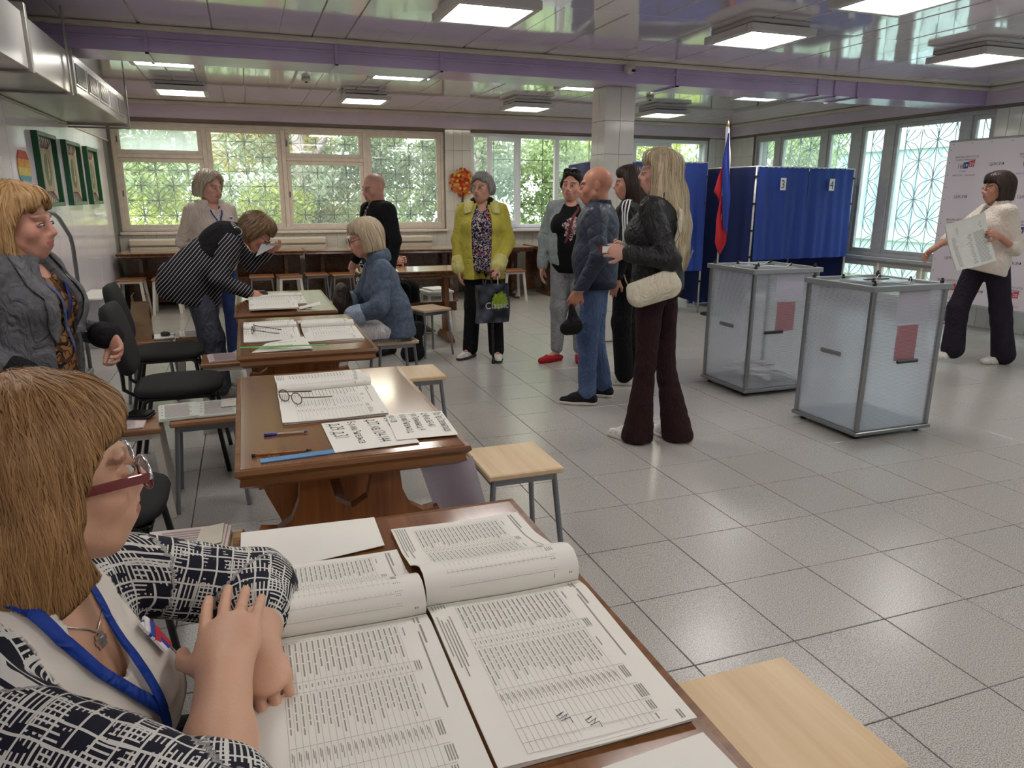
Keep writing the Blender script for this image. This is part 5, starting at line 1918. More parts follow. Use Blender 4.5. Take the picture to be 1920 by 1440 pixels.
def cloth_coords(J, fw, lf, up, front=.095):
    """per-vertex cloth coordinates: along and around each sleeve, across and down the torso; third value marks the plain front"""
    def f(V):
        out = np.zeros((len(V), 3))
        best = np.full(len(V), 9.0)
        segs = [(J['pelvis'], J['neck'], .15, 't')] + [(J['sh' + S], J['el' + S], .0, 's') for S in 'LR'] + [(J['el' + S], J['wr' + S], .0, 's') for S in 'LR']
        for a, b, r, kd in segs:
            d = b - a
            t = np.clip((V - a) @ d / (d @ d), 0, 1)
            w = V - (a + t[:, None] * d)
            dist = np.linalg.norm(w, axis=1) - r
            m = dist < best
            best[m] = dist[m]
            n = nrm(d)
            u1 = nrm(np.cross(n, fw + .3 * up)); u2 = np.cross(n, u1)
            an = np.arctan2(w @ u2, w @ u1)
            if kd == 't':
                q = V - J['neck']
                yy, zz, xx = q @ lf, q @ up, q @ fw
                av = np.stack([yy + .4 * xx, zz, ((np.abs(yy) < front - .10 * zz * .6) & (xx > -.02)).astype(float)], 1)
            else:
                av = np.stack([t * np.linalg.norm(d), an * .062, np.zeros(len(V))], 1)
            out[m] = av[m]
        out[:, :2] += 2.0
        return out
    return f
m_lany = cloth('blue_lanyard', (28, 62, 152), .6, .05)
def hero():
    loc, yaw = (-.36, 1.03, 0), -21
    P = Person('seated woman with auburn bob and navy checked blouse, hands folded on the nearest table', loc, yaw, std(1.6), (44, -2, -2), 1.0)
    L = P.l
    J = P.J
    W = dict(pelvis=(-.45, 1.05, .56), waist=(-.41, 1.045, .68), chest=(-.345, 1.035, .815), neck=(-.330, 1.055, .957), head=(-.288, 1.095, 1.086),
             shR=(-.385, .895, .895), shL=(-.265, 1.205, .89), elR=(-.085, .725, .80), wrR=(-.078, .940, .826), elL=(-.035, 1.225, .80), wrL=(-.036, 1.045, .789),
             hipL=(-.42, 1.14, .55), hipR=(-.44, .96, .55), knL=(.0, 1.13, .54), knR=(-.01, .92, .54), anL=(-.02, 1.13, .08), anR=(-.03, .92, .08), toL=(.12, 1.15, .03), toR=(.11, .90, .03))
    for k, v in W.items():
        J[k] = L(v)
    P.H = Head(J['head'], rot(44, -2, -2), 1.04)
    Rl = lambda v: L(V3(v) + P.loc)
    fw, lf, up = frame(J)
    def ex(F):
        torso(F, J, -.008, bust=.098, belly=.06, p=.18, w=.16, c=.155, bf=.092)
        F.el(J['neck'] + fw * .03 - up * .045, (.05, .075, .06), .04)
        for S in 'LR':
            F.rc(J['el' + S], J['el' + S] * .5 + J['wr' + S] * .5, .047, .041, .02)
            F.rc(J['el' + S] * .5 + J['wr' + S] * .5, J['wr' + S], .041, .031, .02)
    P.body(.0035, (212, 166, 138), 1.08, dict(R=dict(d=Rl((.10, 1, .30)), n=Rl((.15, .32, -1)), side=1, curl=.13, s=1.12, k=.003, thumb=.8, spread=.2), L=dict(d=Rl((.12, -1, -.02)), n=Rl((0, 0, -1)), side=-1, curl=1.7, s=.98)), ex, (178, 104, 96), (120, 84, 60), blush=.7)
    P.eyes((70, 80, 84), False)
    # nails
    F = Field(.006)
    torso(F, J, .014, bust=.103, belly=.075, p=.185, w=.168, c=.158, sh=.066, bf=.095)
    sleeve(F, J, 'R', .078, .080, .076, 0, .035, .06)
    sleeve(F, J, 'L', .076, .078, .070, 0, .035, .40)
    F.noise(.0035, 42, 1.3)
    vc = J['neck'] + fw * .085 - up * .085
    Rv = np.stack([fw, lf, up], 1)
    tl = math.radians(24)
    Rt = np.stack([fw * math.cos(tl) + up * math.sin(tl), lf, up * math.cos(tl) - fw * math.sin(tl)], 1)
    F.el(vc, (.075, .056, .125), .006, Rt, 's')
    F.el(J['neck'] + up * .05, (.085, .085, .075), .01, Rv, 's')
    F.cut(J['pelvis'] - V3((0, 0, .06)), (0, 0, -1))
    shape('blouse', F, hatch_mat(), P.t, cloth_coords(J, fw, lf, up), 1)
    G = Field(.009)
    legs(G, J, .10, .075, .06, k=.05)
    P.wear('trousers', G, cloth('hero_dark_trousers', (36, 36, 44)))
    P.shoes(cloth('hero_shoes', (30, 28, 30)), vox=.008)
    Hh = Field(.0045)
    H = P.H
    bob(Hh, H, 1.16, -.115, -.135, .055, -.30, .0028, (.098, .145), 150, .7, .004, .0)
    p = H.p
    for q in (-1, 1):
        Hh.rc(p(-.03, q * .086, -.02), p(-.012, q * .084, -.130), .034, .022, .02)
        Hh.rc(p(-.06, q * .07, -.05), p(-.05, q * .082, -.155), .04, .022, .03)
    Hh.rc(p(-.09, 0, -.05), p(-.095, 0, -.15), .05, .03, .03)
    for q in (-1, 1):
        Hh.el(p(.105, q * .075, -.055), V3((.105, .075, .125)), .014, H.R, 's')
    Hh.cut(p(-.06, 0, -.165), nrm(H.R[:, 0] * .75 - H.R[:, 2]))
    Hh.noise(.004, 48, 2.0, (1, 1, .45))
    P.hair(Hh, hair_mat('auburn_blond_hair', (128, 90, 54), (190, 146, 96), .5), 17000, .13, .00055, 1.15, (-.02, .015, .13), off=(.0002, .004), seed=4, curl=.30)
    # glasses
    gl = thing('eyeglasses', 'dark red framed glasses worn by the seated woman in front', 'glasses', loc, math.radians(yaw))
    m_gr = M('dark_red_acetate', (112, 18, 30), .2, var=0, coat=.5)
    m_gs = M('silver_rim', (200, 200, 204), .15, metal=.9, var=0)
    for q in (-1, 1):
        a, b = p(-.02, q * .083, .004), p(.107, q * .070, -.004)
        d = nrm(b - a)
        MB().obox((a + b) / 2, d, nrm(np.cross(H.R[:, 2], d)), nrm(np.cross(d, np.cross(H.R[:, 2], d))), np.linalg.norm(b - a) / 2, .002, .0065).build('temple', m_gr, gl)
        def rim(a0, a1, n=14):
            return [tuple(p(.111 + .004 * math.cos(t) * 0, q * .037 + .030 * math.cos(t), -.008 + .022 * math.sin(t))) for t in np.linspace(a0, a1, n)]
        MB().tube(rim(math.pi, 2 * math.pi), .0026, 8).build('lower_rim', m_gr, gl, smooth=True)
        MB().tube(rim(0, math.pi), .0030, 8).build('upper_rim', m_gs, gl, smooth=True)
        MB().add([p(.111, q * .037 + .029 * math.cos(t), -.008 + .021 * math.sin(t)) for t in np.linspace(0, 2 * math.pi, 18)[:-1]], [tuple(range(17))]).build('lens', m_glass, gl)
        MB().tube([tuple(p(.111, q * .067, -.006)), tuple(p(.108, q * .071, -.004))], .004, 6).build('hinge', m_gs, gl)
    MB().tube([tuple(p(.112, -.009, -.002)), tuple(p(.116, 0, .001)), tuple(p(.112, .009, -.002))], .002, 6).build('bridge', m_gs, gl, smooth=True)
    # lanyard, necklace, ribbon
    n_ = J['neck']
    T0 = Field(.006)
    torso(T0, J, .016, bust=.104, belly=.075, p=.185, w=.168, c=.158, sh=.066, bf=.096)
    T0.el(n_ + fw * .03 - up * .045, (.055, .08, .065), .04)
    T0.run()
    P.strap('lanyard', T0, [n_ - lf * .066 - fw * .04 + up * .02, L((-.298, .97, .958)), L((-.266, .956, .92)), L((-.232, .961, .861)), L((-.196, .972, .807)), L((-.169, .988, .762)), L((-.165, .99, .72))], .0088, m_lany, .005, 44)
    P.strap('lanyard', T0, [n_ + lf * .062 - fw * .02 + up * .02, L((-.247, 1.038, .945)), L((-.227, 1.021, .903)), L((-.203, 1.012, .845)), L((-.180, .995, .795)), L((-.169, .988, .762))], .0075, m_lany, .007, 44)
    Bf = P.B
    m_silver = M('silver_chain', (206, 202, 196), .15, metal=.9, var=0)
    ch = [n_ - lf * .06 + fw * .03, n_ - lf * .035 + fw * .07 - up * .03, n_ + fw * .09 - up * .062, n_ + lf * .035 + fw * .07 - up * .05, n_ + lf * .06 + fw * .03]
    P.strap('necklace', Bf, ch, .0009, m_silver, .001, 40)
    pc = Bf.project(np.array([n_ + fw * .10 - up * .066]), .004)[0]
    pg = Bf.grad(np.array([pc]))[0]
    u_ = nrm(np.cross(pg, up)); w_ = np.cross(pg, u_)
    mb = MB()
    for k in range(6):
        a = k * math.pi / 3
        c = pc + (u_ * math.cos(a) + w_ * math.sin(a)) * .0075
        mb.obox(c, u_, w_, pg, .0036, .0036, .0022)
    mb.obox(pc, u_, w_, pg, .004, .004, .004)
    mb.build('pendant', m_silver, P.t)
    rp = T0.project(np.array([L((-.182, 1.068, .838))]), .006)[0]
    g_ = T0.grad(np.array([rp]))[0]
    u_ = nrm(lf - g_ * (lf @ g_)); w_ = np.cross(g_, u_)
    for k, m_ in enumerate((M('ribbon_white', (224, 222, 224), .6), M('ribbon_blue', (40, 60, 150), .6), M('ribbon_red', (184, 30, 44), .6))):
        MB().obox(rp + u_ * .001 + w_ * (.014 - .010 * k) + g_ * .004, nrm(u_ + w_ * .5), nrm(w_ - u_ * .5), g_, .017, .0052, .002).obox(rp - w_ * (.005) + u_ * (.010 * (k - 1)) + g_ * .003, nrm(w_ + u_ * .2), nrm(u_ - w_ * .2), g_, .028, .0052, .002).build('ribbon_stripe', m_, P.t)
    return P
hero()

# ================================================================ P2: standing woman in grey blazer
def blazer_woman():
    h = 1.48
    J = std(h)
    s = J['s']
    J['elR'], J['wrR'] = V3((-.05, -.24, .95)), V3((.10, -.20, .86))
    J['elL'], J['wrL'] = V3((-.02, .25, .95)), V3((.20, .16, .93))
    P = Person('woman standing in a grey blazer over a brown patterned top, blond bob', (-.78, 3.10, 0), -22, J, (8, 4, -4), 1.02)
    fw, lf, up = frame(J)
    P.body(.005, (206, 152, 132), 1.12, dict(R=dict(d=(.5, .2, -.9), n=(0, 1, 0), side=-1, curl=.6), L=dict(d=(.6, -.5, -.6), n=(0, -1, -.3), side=1, curl=.7)), lambda F: torso(F, J, -.012, bust=.08, belly=.07), (178, 100, 96), (120, 92, 70), blush=.8)
    P.eyes((80, 96, 104))
    G = Field(.008)
    torso(G, J, .008, bust=.085, belly=.085, p=.175, w=.16, c=.155)
    G.el(J['neck'] + fw * .06 - up * .03, (.06, .055, .08), .008, None, 's')
    G.cut((0, 0, .80), (0, 0, -1))
    TP = G
    P.wear('patterned_top', G, squiggle_mat('brown_python_print', (150, 112, 74), [((44, 30, 24), 1.0, .05), ((88, 60, 40), 1.7, .05)], 16), 1)
    F = Field(.007)
    torso(F, J, .026, bust=.085, belly=.09, p=.185, w=.168, c=.162, sh=.07)
    for S in 'LR':
        sleeve(F, J, S, .072, .064, .056, 0, .035, .93)
    F.noise(.004, 26, .5)
    Rv = np.stack([fw, lf, up], 1)
    F.el(J['neck'] + fw * .17 - up * .33, (.16, .075, .36), .006, Rv, 's')
    F.el(J['neck'] + up * .035, (.08, .075, .055), .01, Rv, 's')
    F.cut((0, 0, .76), (0, 0, -1))
    P.wear('blazer', F, cloth('grey_blazer_wool', (98, 98, 102), .8, .12, 60, .3, 140), 1)
    m_lap = cloth('grey_lapel_wool', (110, 110, 113), .8, .12, 60, .3, 140)
    for q in (-1, 1):
        P.strap('lapel', F, [J['neck'] + lf * q * .075 + up * .01, J['neck'] + lf * q * .088 + fw * .07 - up * .06, J['neck'] + lf * q * .095 + fw * .14 - up * .17, J['neck'] + lf * q * .075 + fw * .17 - up * .30], .024, m_lap, .006, 20, .004)
    for S in 'LR':
        C = Field(.007)
        e, w = J['el' + S], J['wr' + S]
        C.rc(e + (w - e) * .80, e + (w - e) * .97, .060 * s, .060 * s)
        P.wear('dark_cuff', C, cloth('black_cuff', (28, 28, 30)))
    G = Field(.009)
    legs(G, J, .10, .075, .06)
    P.wear('trousers', G, cloth('dark_trousers', (40, 40, 44)))
    P.shoes(cloth('dark_shoes', (30, 28, 28)), vox=.008)
    Hh = Field(.005)
    bob(Hh, P.H, 1.10, -.10, -.12, .068, -.135, .0028, (.074, .125), 150, 0)
    P.hair(Hh, hair_mat('warm_blond_hair', (146, 104, 62), (214, 174, 122)), 1500, .17, .002, 1.2, (.0, -.03, .13), off=(.0005, .006), seed=3)
    n_ = J['neck']
    P.strap('lanyard', TP, [n_ + lf * .07 + up * .0, n_ + lf * .06 + fw * .10 - up * .10, n_ + fw * .15 - up * .25], .008, cloth('navy_lanyard', (44, 52, 110), .6, .05), .006, 24)
    P.strap('lanyard', TP, [n_ - lf * .07 + up * .0, n_ - lf * .05 + fw * .10 - up * .10, n_ + fw * .15 - up * .25, n_ + fw * .16 - up * .36 + lf * .03], .008, cloth('grey_blue_lanyard', (92, 104, 150), .6, .05), .008, 30)
    bp_ = TP.project(np.array([n_ + fw * .2 - up * .42 + lf * .03]), .035)[0]
    g_ = nrm(fw + lf * .1)
    u_ = nrm(lf + up * .25 - g_ * ((lf + up * .25) @ g_)); w_ = np.cross(g_, u_)
    MB().obox(bp_, u_, w_, g_, .044, .064, .0015).build('badge_holder', M('badge_grey', (128, 126, 138), .3), P.t)
    MB().obox(bp_ + g_ * .002, u_, w_, g_, .035, .050, .001).build('badge_card', M('badge_white', (206, 204, 210), .4), P.t)
    rp = F.project(np.array([J['chest'] + lf * .12 + fw * .10 + up * .06]), .006)[0]
    g_ = F.grad(np.array([rp]))[0]
    u_ = nrm(np.cross(up, g_)); w_ = np.cross(g_, u_)
    for k, m_ in enumerate((M('ribbon_white', (224, 222, 224), .6), M('ribbon_blue', (40, 60, 150), .6), M('ribbon_red', (184, 30, 44), .6))):
        MB().obox(rp + u_ * (.008 * (k - 1)) - w_ * .0, nrm(w_ + u_ * .3 * (k - 1)), nrm(u_), g_, .030, .005, .003).build('ribbon_stripe', m_, P.t)
    return P
blazer_woman()

# ================================================================ P3: woman in beige jacket
def beige_woman():
    J = std(1.66)
    J['elL'], J['elR'] = V3((-.09, .235, 1.08)), V3((-.09, -.235, 1.08))
    J['wrL'], J['wrR'] = V3((-.14, .10, .92)), V3((-.14, -.10, .90))
    P = Person('woman in a beige jacket standing before the window with hands behind her', (-.27, 6.95, 0), -66, J, (20, 8, 4), 1.02)
    fw, lf, up = frame(J)
    P.body(.006, (206, 158, 140), 1.08, dict(L=dict(d=(-.2, -1, -.2), n=(-1, 0, 0), side=1), R=dict(d=(-.2, 1, -.2), n=(-1, 0, 0), side=-1)), lambda F: torso(F, J, -.012, bust=.07))
    P.eyes()
    F = Field(.008)
    torso(F, J, .022, bust=.08, belly=.085, p=.18, w=.165, c=.16, sh=.068)
    for S in 'LR':
        sleeve(F, J, S, .07, .062, .055, 0, .035)
    F.noise(.005, 22, 2.5)
    F.el(J['neck'] + fw * .07 + up * .0, (.06, .055, .085), .008, None, 's')
    F.cut((0, 0, .82), (0, 0, -1))
    P.wear('jacket', F, cloth('beige_jacket_cloth', (204, 190, 176), .8, .06, 10, .3, 40))
    C = Field(.006)
    C.rc(J['neck'] - lf * .025 - fw * .01 + up * .0, J['neck'] + lf * .025 - fw * .01, .098, None, .03)
    C.el(J['neck'] + up * .06 + fw * .015, (.088, .078, .095), .006, None, 's')
    C.cut(J['neck'] + up * .030, up).cut(J['neck'] - up * .03, -up)
    C.el(J['neck'] + fw * .10, (.08, .045, .1), .006, None, 's')
    P.wear('collar', C, cloth('beige_collar_cloth', (216, 202, 188), .8, .05))
    G = Field(.009)
    legs(G, J, .092, .066, .055)
    P.wear('jeans', G, cloth('blue_jeans', (46, 62, 104), .85, .15))
    P.shoes(cloth('white_trainers', (206, 204, 200)), vox=.008)
    Hh = Field(.0055)
    bob(Hh, P.H, 1.16, -.075, -.085, .085, -.085, .003, (.080, .13), 110, 1.4)
    P.hair(Hh, hair_mat('ash_blond_hair', (150, 134, 112), (214, 202, 180)), 700, .09, .003, .8, (-.02, 0, .13), off=(.0005, .008), seed=8, curl=.5)
    n_ = J['neck']
    P.strap('lanyard', F, [n_ + lf * .06 + fw * .05, n_ + lf * .045 + fw * .11 - up * .08, n_ + fw * .14 - up * .20], .006, m_lany, .005, 20)
    P.strap('lanyard', F, [n_ - lf * .06 + fw * .05, n_ - lf * .045 + fw * .11 - up * .08, n_ + fw * .14 - up * .20], .006, m_lany, .005, 20)
    rp = F.project(np.array([J['chest'] + lf * .10 + fw * .12 + up * .02]), .004)[0]
    for k, m_ in enumerate((M('ribbon_white', (224, 222, 224), .6), M('ribbon_blue', (40, 60, 150), .6))):
        MB().obox(rp + up * (.006 - .012 * k), lf, up, fw, .02, .006, .003).build('ribbon_stripe', m_, P.t)
beige_woman()

# ================================================================ P4: woman in stripes leaning over the table
def striped_woman():
    J = std(1.62)
    W = dict(pelvis=(-.06, 0, .88), waist=(.01, 0, .98), chest=(.13, 0, 1.13), neck=(.255, 0, 1.225), head=(.385, 0, 1.215), shR=(.20, -.175, 1.16), shL=(.20, .175, 1.15),
             elR=(.10, -.235, .90), wrR=(.295, -.15, .795), elL=(.33, .24, .96), wrL=(.46, .16, 1.06), hipL=(-.07, .09, .86), hipR=(-.06, -.09, .86), knL=(-.02, .11, .47), knR=(.03, -.10, .47), anL=(.0, .11, .085), anR=(.06, -.10, .085), toL=(.15, .14, .03), toR=(.21, -.12, .03))
    for k, v in W.items():
        J[k] = V3(v)
    P = Person('woman in a black and white striped shirt bending over the table to write', (-.31, 5.70, 0), 0, J, (-8, 42, 0), 1.02)
    fw, lf, up = frame(J)
    P.body(.006, (196, 138, 116), 1.1, dict(R=dict(d=(.9, .15, -.25), n=(0, .5, -.9), side=-1, curl=.8), L=dict(d=(.6, -.6, .3), n=(.3, -.4, .8), side=1, curl=.5)), None, brow=(90, 66, 50))
    P.eyes()
    F = Field(.008)
    torso(F, J, .022, bust=.08, belly=.10, p=.185, w=.175, c=.165, sh=.068)
    for S in 'LR':
        sleeve(F, J, S, .072, .068, .056, 0, .035, .96)
    F.rc(J['waist'], (-.16, 0, .86), .185, .165, .06)
    F.rc((-.10, 0, .88), (-.09, 0, .76), .18, .19, .06)
    F.noise(.006, 20, .8)
    F.cut((-.1, 0, .72), nrm((-.25, 0, -1)))
    st = stripes_mat('black_white_stripe', (24, 23, 26), (178, 176, 180), tuple(fw), .021, .20, .8, .014)
    P.wear('striped_shirt', F, st)
    Y = Field(.007)
    torso(Y, J, .030, bust=.0, belly=.10, p=.185, w=.177, c=.168, sh=.072)
    Y.noise(.006, 20, .8)
    Y.cut(J['chest'] - up * .10, -up)
    Y.cut(J['chest'] + fw * .045, fw)
    P.wear('black_yoke', Y, cloth('black_yoke_cloth', (24, 23, 25), .9, .1))
    C = Field(.006)
    C.rc(J['neck'] - lf * .03, J['neck'] + lf * .03 + up * .005, .075, None, .02)
    C.cut(J['neck'] + up * .03, up).cut(J['neck'] - up * .03, -up)
    P.wear('collar', C, stripes_mat('collar_stripe', (40, 40, 44), (180, 178, 180), tuple(lf), .009, .4))
    G = Field(.009)
    legs(G, J, .098, .075, .062)
    P.wear('jeans', G, cloth('faded_grey_jeans', (84, 88, 100), .85, .18))
    P.shoes(cloth('grey_woven_trainers', (160, 152, 146), .8, .3, 200), M('sole_pale', (206, 200, 192), .7), vox=.008)
    Hh = Field(.0055)
    bob(Hh, P.H, 1.12, -.045, -.07, .055, -.075, .003, (.076, .11), 110, 2.4)
    P.hair(Hh, hair_mat('brown_short_hair', (70, 50, 32), (142, 112, 78)), 700, .07, .003, .6, (-.02, 0, .13), off=(.0005, .009), seed=9, curl=.4)
    gl = thing('eyeglasses', 'thin dark glasses worn by the woman bending in stripes', 'glasses', (-.31, 5.70, 0))
    p = P.H.p
    for q in (-1, 1):
        MB().tube([tuple(p(-.01, q * .082, .004)), tuple(p(.106, q * .066, -.002))], .002, 5).build('temple', m_blk, gl)
        MB().tube([tuple(p(.110, q * .036 + .028 * math.cos(t), -.008 + .02 * math.sin(t))) for t in np.linspace(0, 6.28, 16)], .0016, 5).build('rim', m_blk, gl)
    P.strap('lanyard', F, [J['neck'] + fw * .08, J['chest'] + fw * .14 - lf * .02, J['chest'] + fw * .15 - up * .08], .006, m_lany, .006, 16)
    er = MB().lathe([(.001, -.006), (.006, 0), (.001, .006)], tuple(p(-.004, -.088, -.032)), 8).build('earring', M('gold', (206, 170, 96), .2, metal=.9), P.t, smooth=True)
striped_woman()
# ================================================================ P5: man in black
def black_man():
    J = std(1.665)
    J['elL'], J['wrL'] = V3((-.02, .285, 1.09)), V3((.03, .265, .82))
    J['elR'], J['wrR'] = V3((.02, -.27, 1.09)), V3((.14, -.22, .88))
    J['shL'][1], J['shR'][1] = .195, -.195
    P = Person('shaven headed man in a black jacket standing behind the seated denim woman', (1.16, 6.90, 0), 198, J, (8, 12, 0), 1.06)
    fw, lf, up = frame(J)
    P.body(.006, (192, 140, 122), 1.1, None, lambda F: torso(F, J, -.012), (160, 100, 92), (90, 72, 60), ((128, 112, 100), .55), neck=.062)
    P.eyes()
    G = Field(.008)
    torso(G, J, .010, belly=.09, c=.16)
    G.cut((0, 0, .9), (0, 0, -1))
    P.wear('patterned_shirt', G, squiggle_mat('black_white_zigzag', (224, 222, 218), [((20, 20, 22), 1.0, .09)], 34))
    F = Field(.008)
    torso(F, J, .03, belly=.11, p=.18, w=.17, c=.172, sh=.078)
    for S in 'LR':
        sleeve(F, J, S, .08, .068, .055, 0, .035, .97)
    F.noise(.005, 20, 3.3)
    Rv = np.stack([fw, lf, up], 1)
    F.el(J['neck'] + fw * .16 - up * .16, (.15, .045, .26), .006, Rv, 's')
    F.el(J['neck'] + up * .05, (.085, .08, .06), .01, Rv, 's')
    F.cut((0, 0, .80), (0, 0, -1))
    P.wear('black_jacket', F, cloth('matte_black_wool', (18, 18, 20), .9, .1))
    P.strap('bag_strap', F, [J['shL'] * .6 + J['shR'] * .4 + up * .06, J['chest'] + fw * .12 + lf * .05, J['waist'] + fw * .15 - lf * .10], .022, cloth('dark_grey_strap', (52, 50, 48), .6), .006, 24)
    G = Field(.009)
    legs(G, J, .095, .07, .06)
    P.wear('black_trousers', G, cloth('black_trousers_cloth', (20, 20, 23)))
    P.shoes(cloth('black_shoes', (18, 18, 18), .5), vox=.008)
black_man()

# ================================================================ P6: seated woman in denim
def denim_mat():
    m = M('light_denim', (68, 82, 102), .85, var=.22, vs=30, bump=.5, bs=45, col2=(92, 107, 126))
    return m
def denim_woman():
    J = std(1.6)
    W = dict(pelvis=(-.06, 0, .545), waist=(-.05, 0, .66), chest=(.0, 0, .86), neck=(.045, 0, 1.045), head=(.11, 0, 1.185), shR=(.02, -.17, .985), shL=(.02, .17, .985),
             elL=(.07, .25, .73), wrL=(.25, .19, .655), elR=(.10, -.24, .74), wrR=(.27, -.12, .72), hipL=(-.04, .09, .53), hipR=(-.04, -.09, .53), knL=(.36, .12, .52), knR=(.36, -.10, .52), anL=(.34, .12, .085), anR=(.34, -.1, .085), toL=(.49, .14, .03), toR=(.49, -.12, .03))
    for k, v in W.items():
        J[k] = V3(v)
    P = Person('seated woman in a loose denim jacket with short pale blond hair', (.90, 5.27, 0), 180, J, (-4, 10, 0), 1.02)
    fw, lf, up = frame(J)
    P.body(.006, (202, 154, 134), 1.0, dict(L=dict(d=(.9, -.2, -.3), n=(0, -.6, -.8), side=1, curl=.5), R=dict(d=(.9, .2, 0), n=(0, 0, -1), side=-1, curl=.4)), None, brow=(140, 120, 96))
    P.eyes()
    F = Field(.008)
    torso(F, J, .024, bust=.075, belly=.08, p=.165, w=.155, c=.155, sh=.066)
    for S in 'LR':
        sleeve(F, J, S, .082, .078, .064, 0, .04, .92)
    F.rc(J['waist'] - fw * .01, J['pelvis'] - fw * .01 - up * .04, .165, .180, .05, (fw, 1.15))
    F.noise(.007, 18, 1.1)
    F.noise(.003, 46, 2.1)
    F.el(J['neck'] + fw * .13 - up * .12, (.12, .04, .18), .008, None, 's')
    F.cut((0, 0, .475), (0, 0, -1))
    dm = denim_mat()
    P.wear('denim_jacket', F, dm)
    C = Field(.006)
    C.rc(J['neck'] - lf * .03 - fw * .02, J['neck'] + lf * .03 - fw * .02, .094, None, .03)
    C.el(J['neck'] + up * .06 + fw * .03, (.09, .075, .09), .006, None, 's')
    C.cut(J['neck'] + up * .05, up).cut(J['neck'] - up * .04, -up)
    P.wear('collar', C, dm)
    for S in 'LR':
        Cf = Field(.007)
        e, w = J['el' + S], J['wr' + S]
        Cf.rc(e + (w - e) * .72, e + (w - e) * .92, .070, .074)
        P.wear('turned_cuff', Cf, cloth('pale_denim_cuff', (150, 164, 182), .85, .15))
    hm = MB()
    for k in range(60):
        a = k / 59
        hm.tube([(-.20 + .42 * a, .205 - .05 * a, .485), (-.20 + .42 * a, .207 - .05 * a, .462)], .0025, 4)
    o = hm.build('frayed_hem', cloth('frayed_edge', (60, 66, 78)), P.t)
    o['kind'] = 'stuff'
    G = Field(.009)
    legs(G, J, .095, .075, .06, k=.05)
    P.wear('white_trousers', G, cloth('off_white_trousers', (206, 204, 206), .8, .06))
    P.shoes(cloth('pale_shoes', (196, 190, 186)), vox=.008)
    Hh = Field(.0055)
    bob(Hh, P.H, 1.13, -.085, -.095, .06, -.095, .0026, (.074, .115), 150, .3)
    P.hair(Hh, hair_mat('pale_blond_hair', (160, 140, 108), (224, 208, 178)), 900, .12, .0022, 1.0, (.0, 0, .13), off=(.0005, .006), seed=12)
    gl = thing('eyeglasses', 'thin rimmed glasses worn by the seated woman in denim', 'glasses', (.90, 5.27, 0), math.pi)
    p = P.H.p
    for q in (-1, 1):
        MB().tube([tuple(p(-.01, q * .082, .004)), tuple(p(.106, q * .066, -.002))], .002, 5).build('temple', m_blk, gl)
        MB().tube([tuple(p(.110, q * .036 + .028 * math.cos(t), -.008 + .024 * math.sin(t))) for t in np.linspace(0, 6.28, 16)], .0016, 5).build('rim', m_blk, gl)
    bg_ = thing('handbag', 'soft dark brown bag on the lap of the seated woman in denim', 'bag', (.62, 5.36, .60), 0)
    B = Field(.008)
    B.el((0, 0, .12), (.07, .10, .13), .03).rc((0, -.06, .22), (0, .06, .23), .03)
    B.noise(.006, 30, 1)
    shape('bag_body', B, cloth('dark_brown_leather', (60, 50, 44), .5), bg_)
denim_woman()

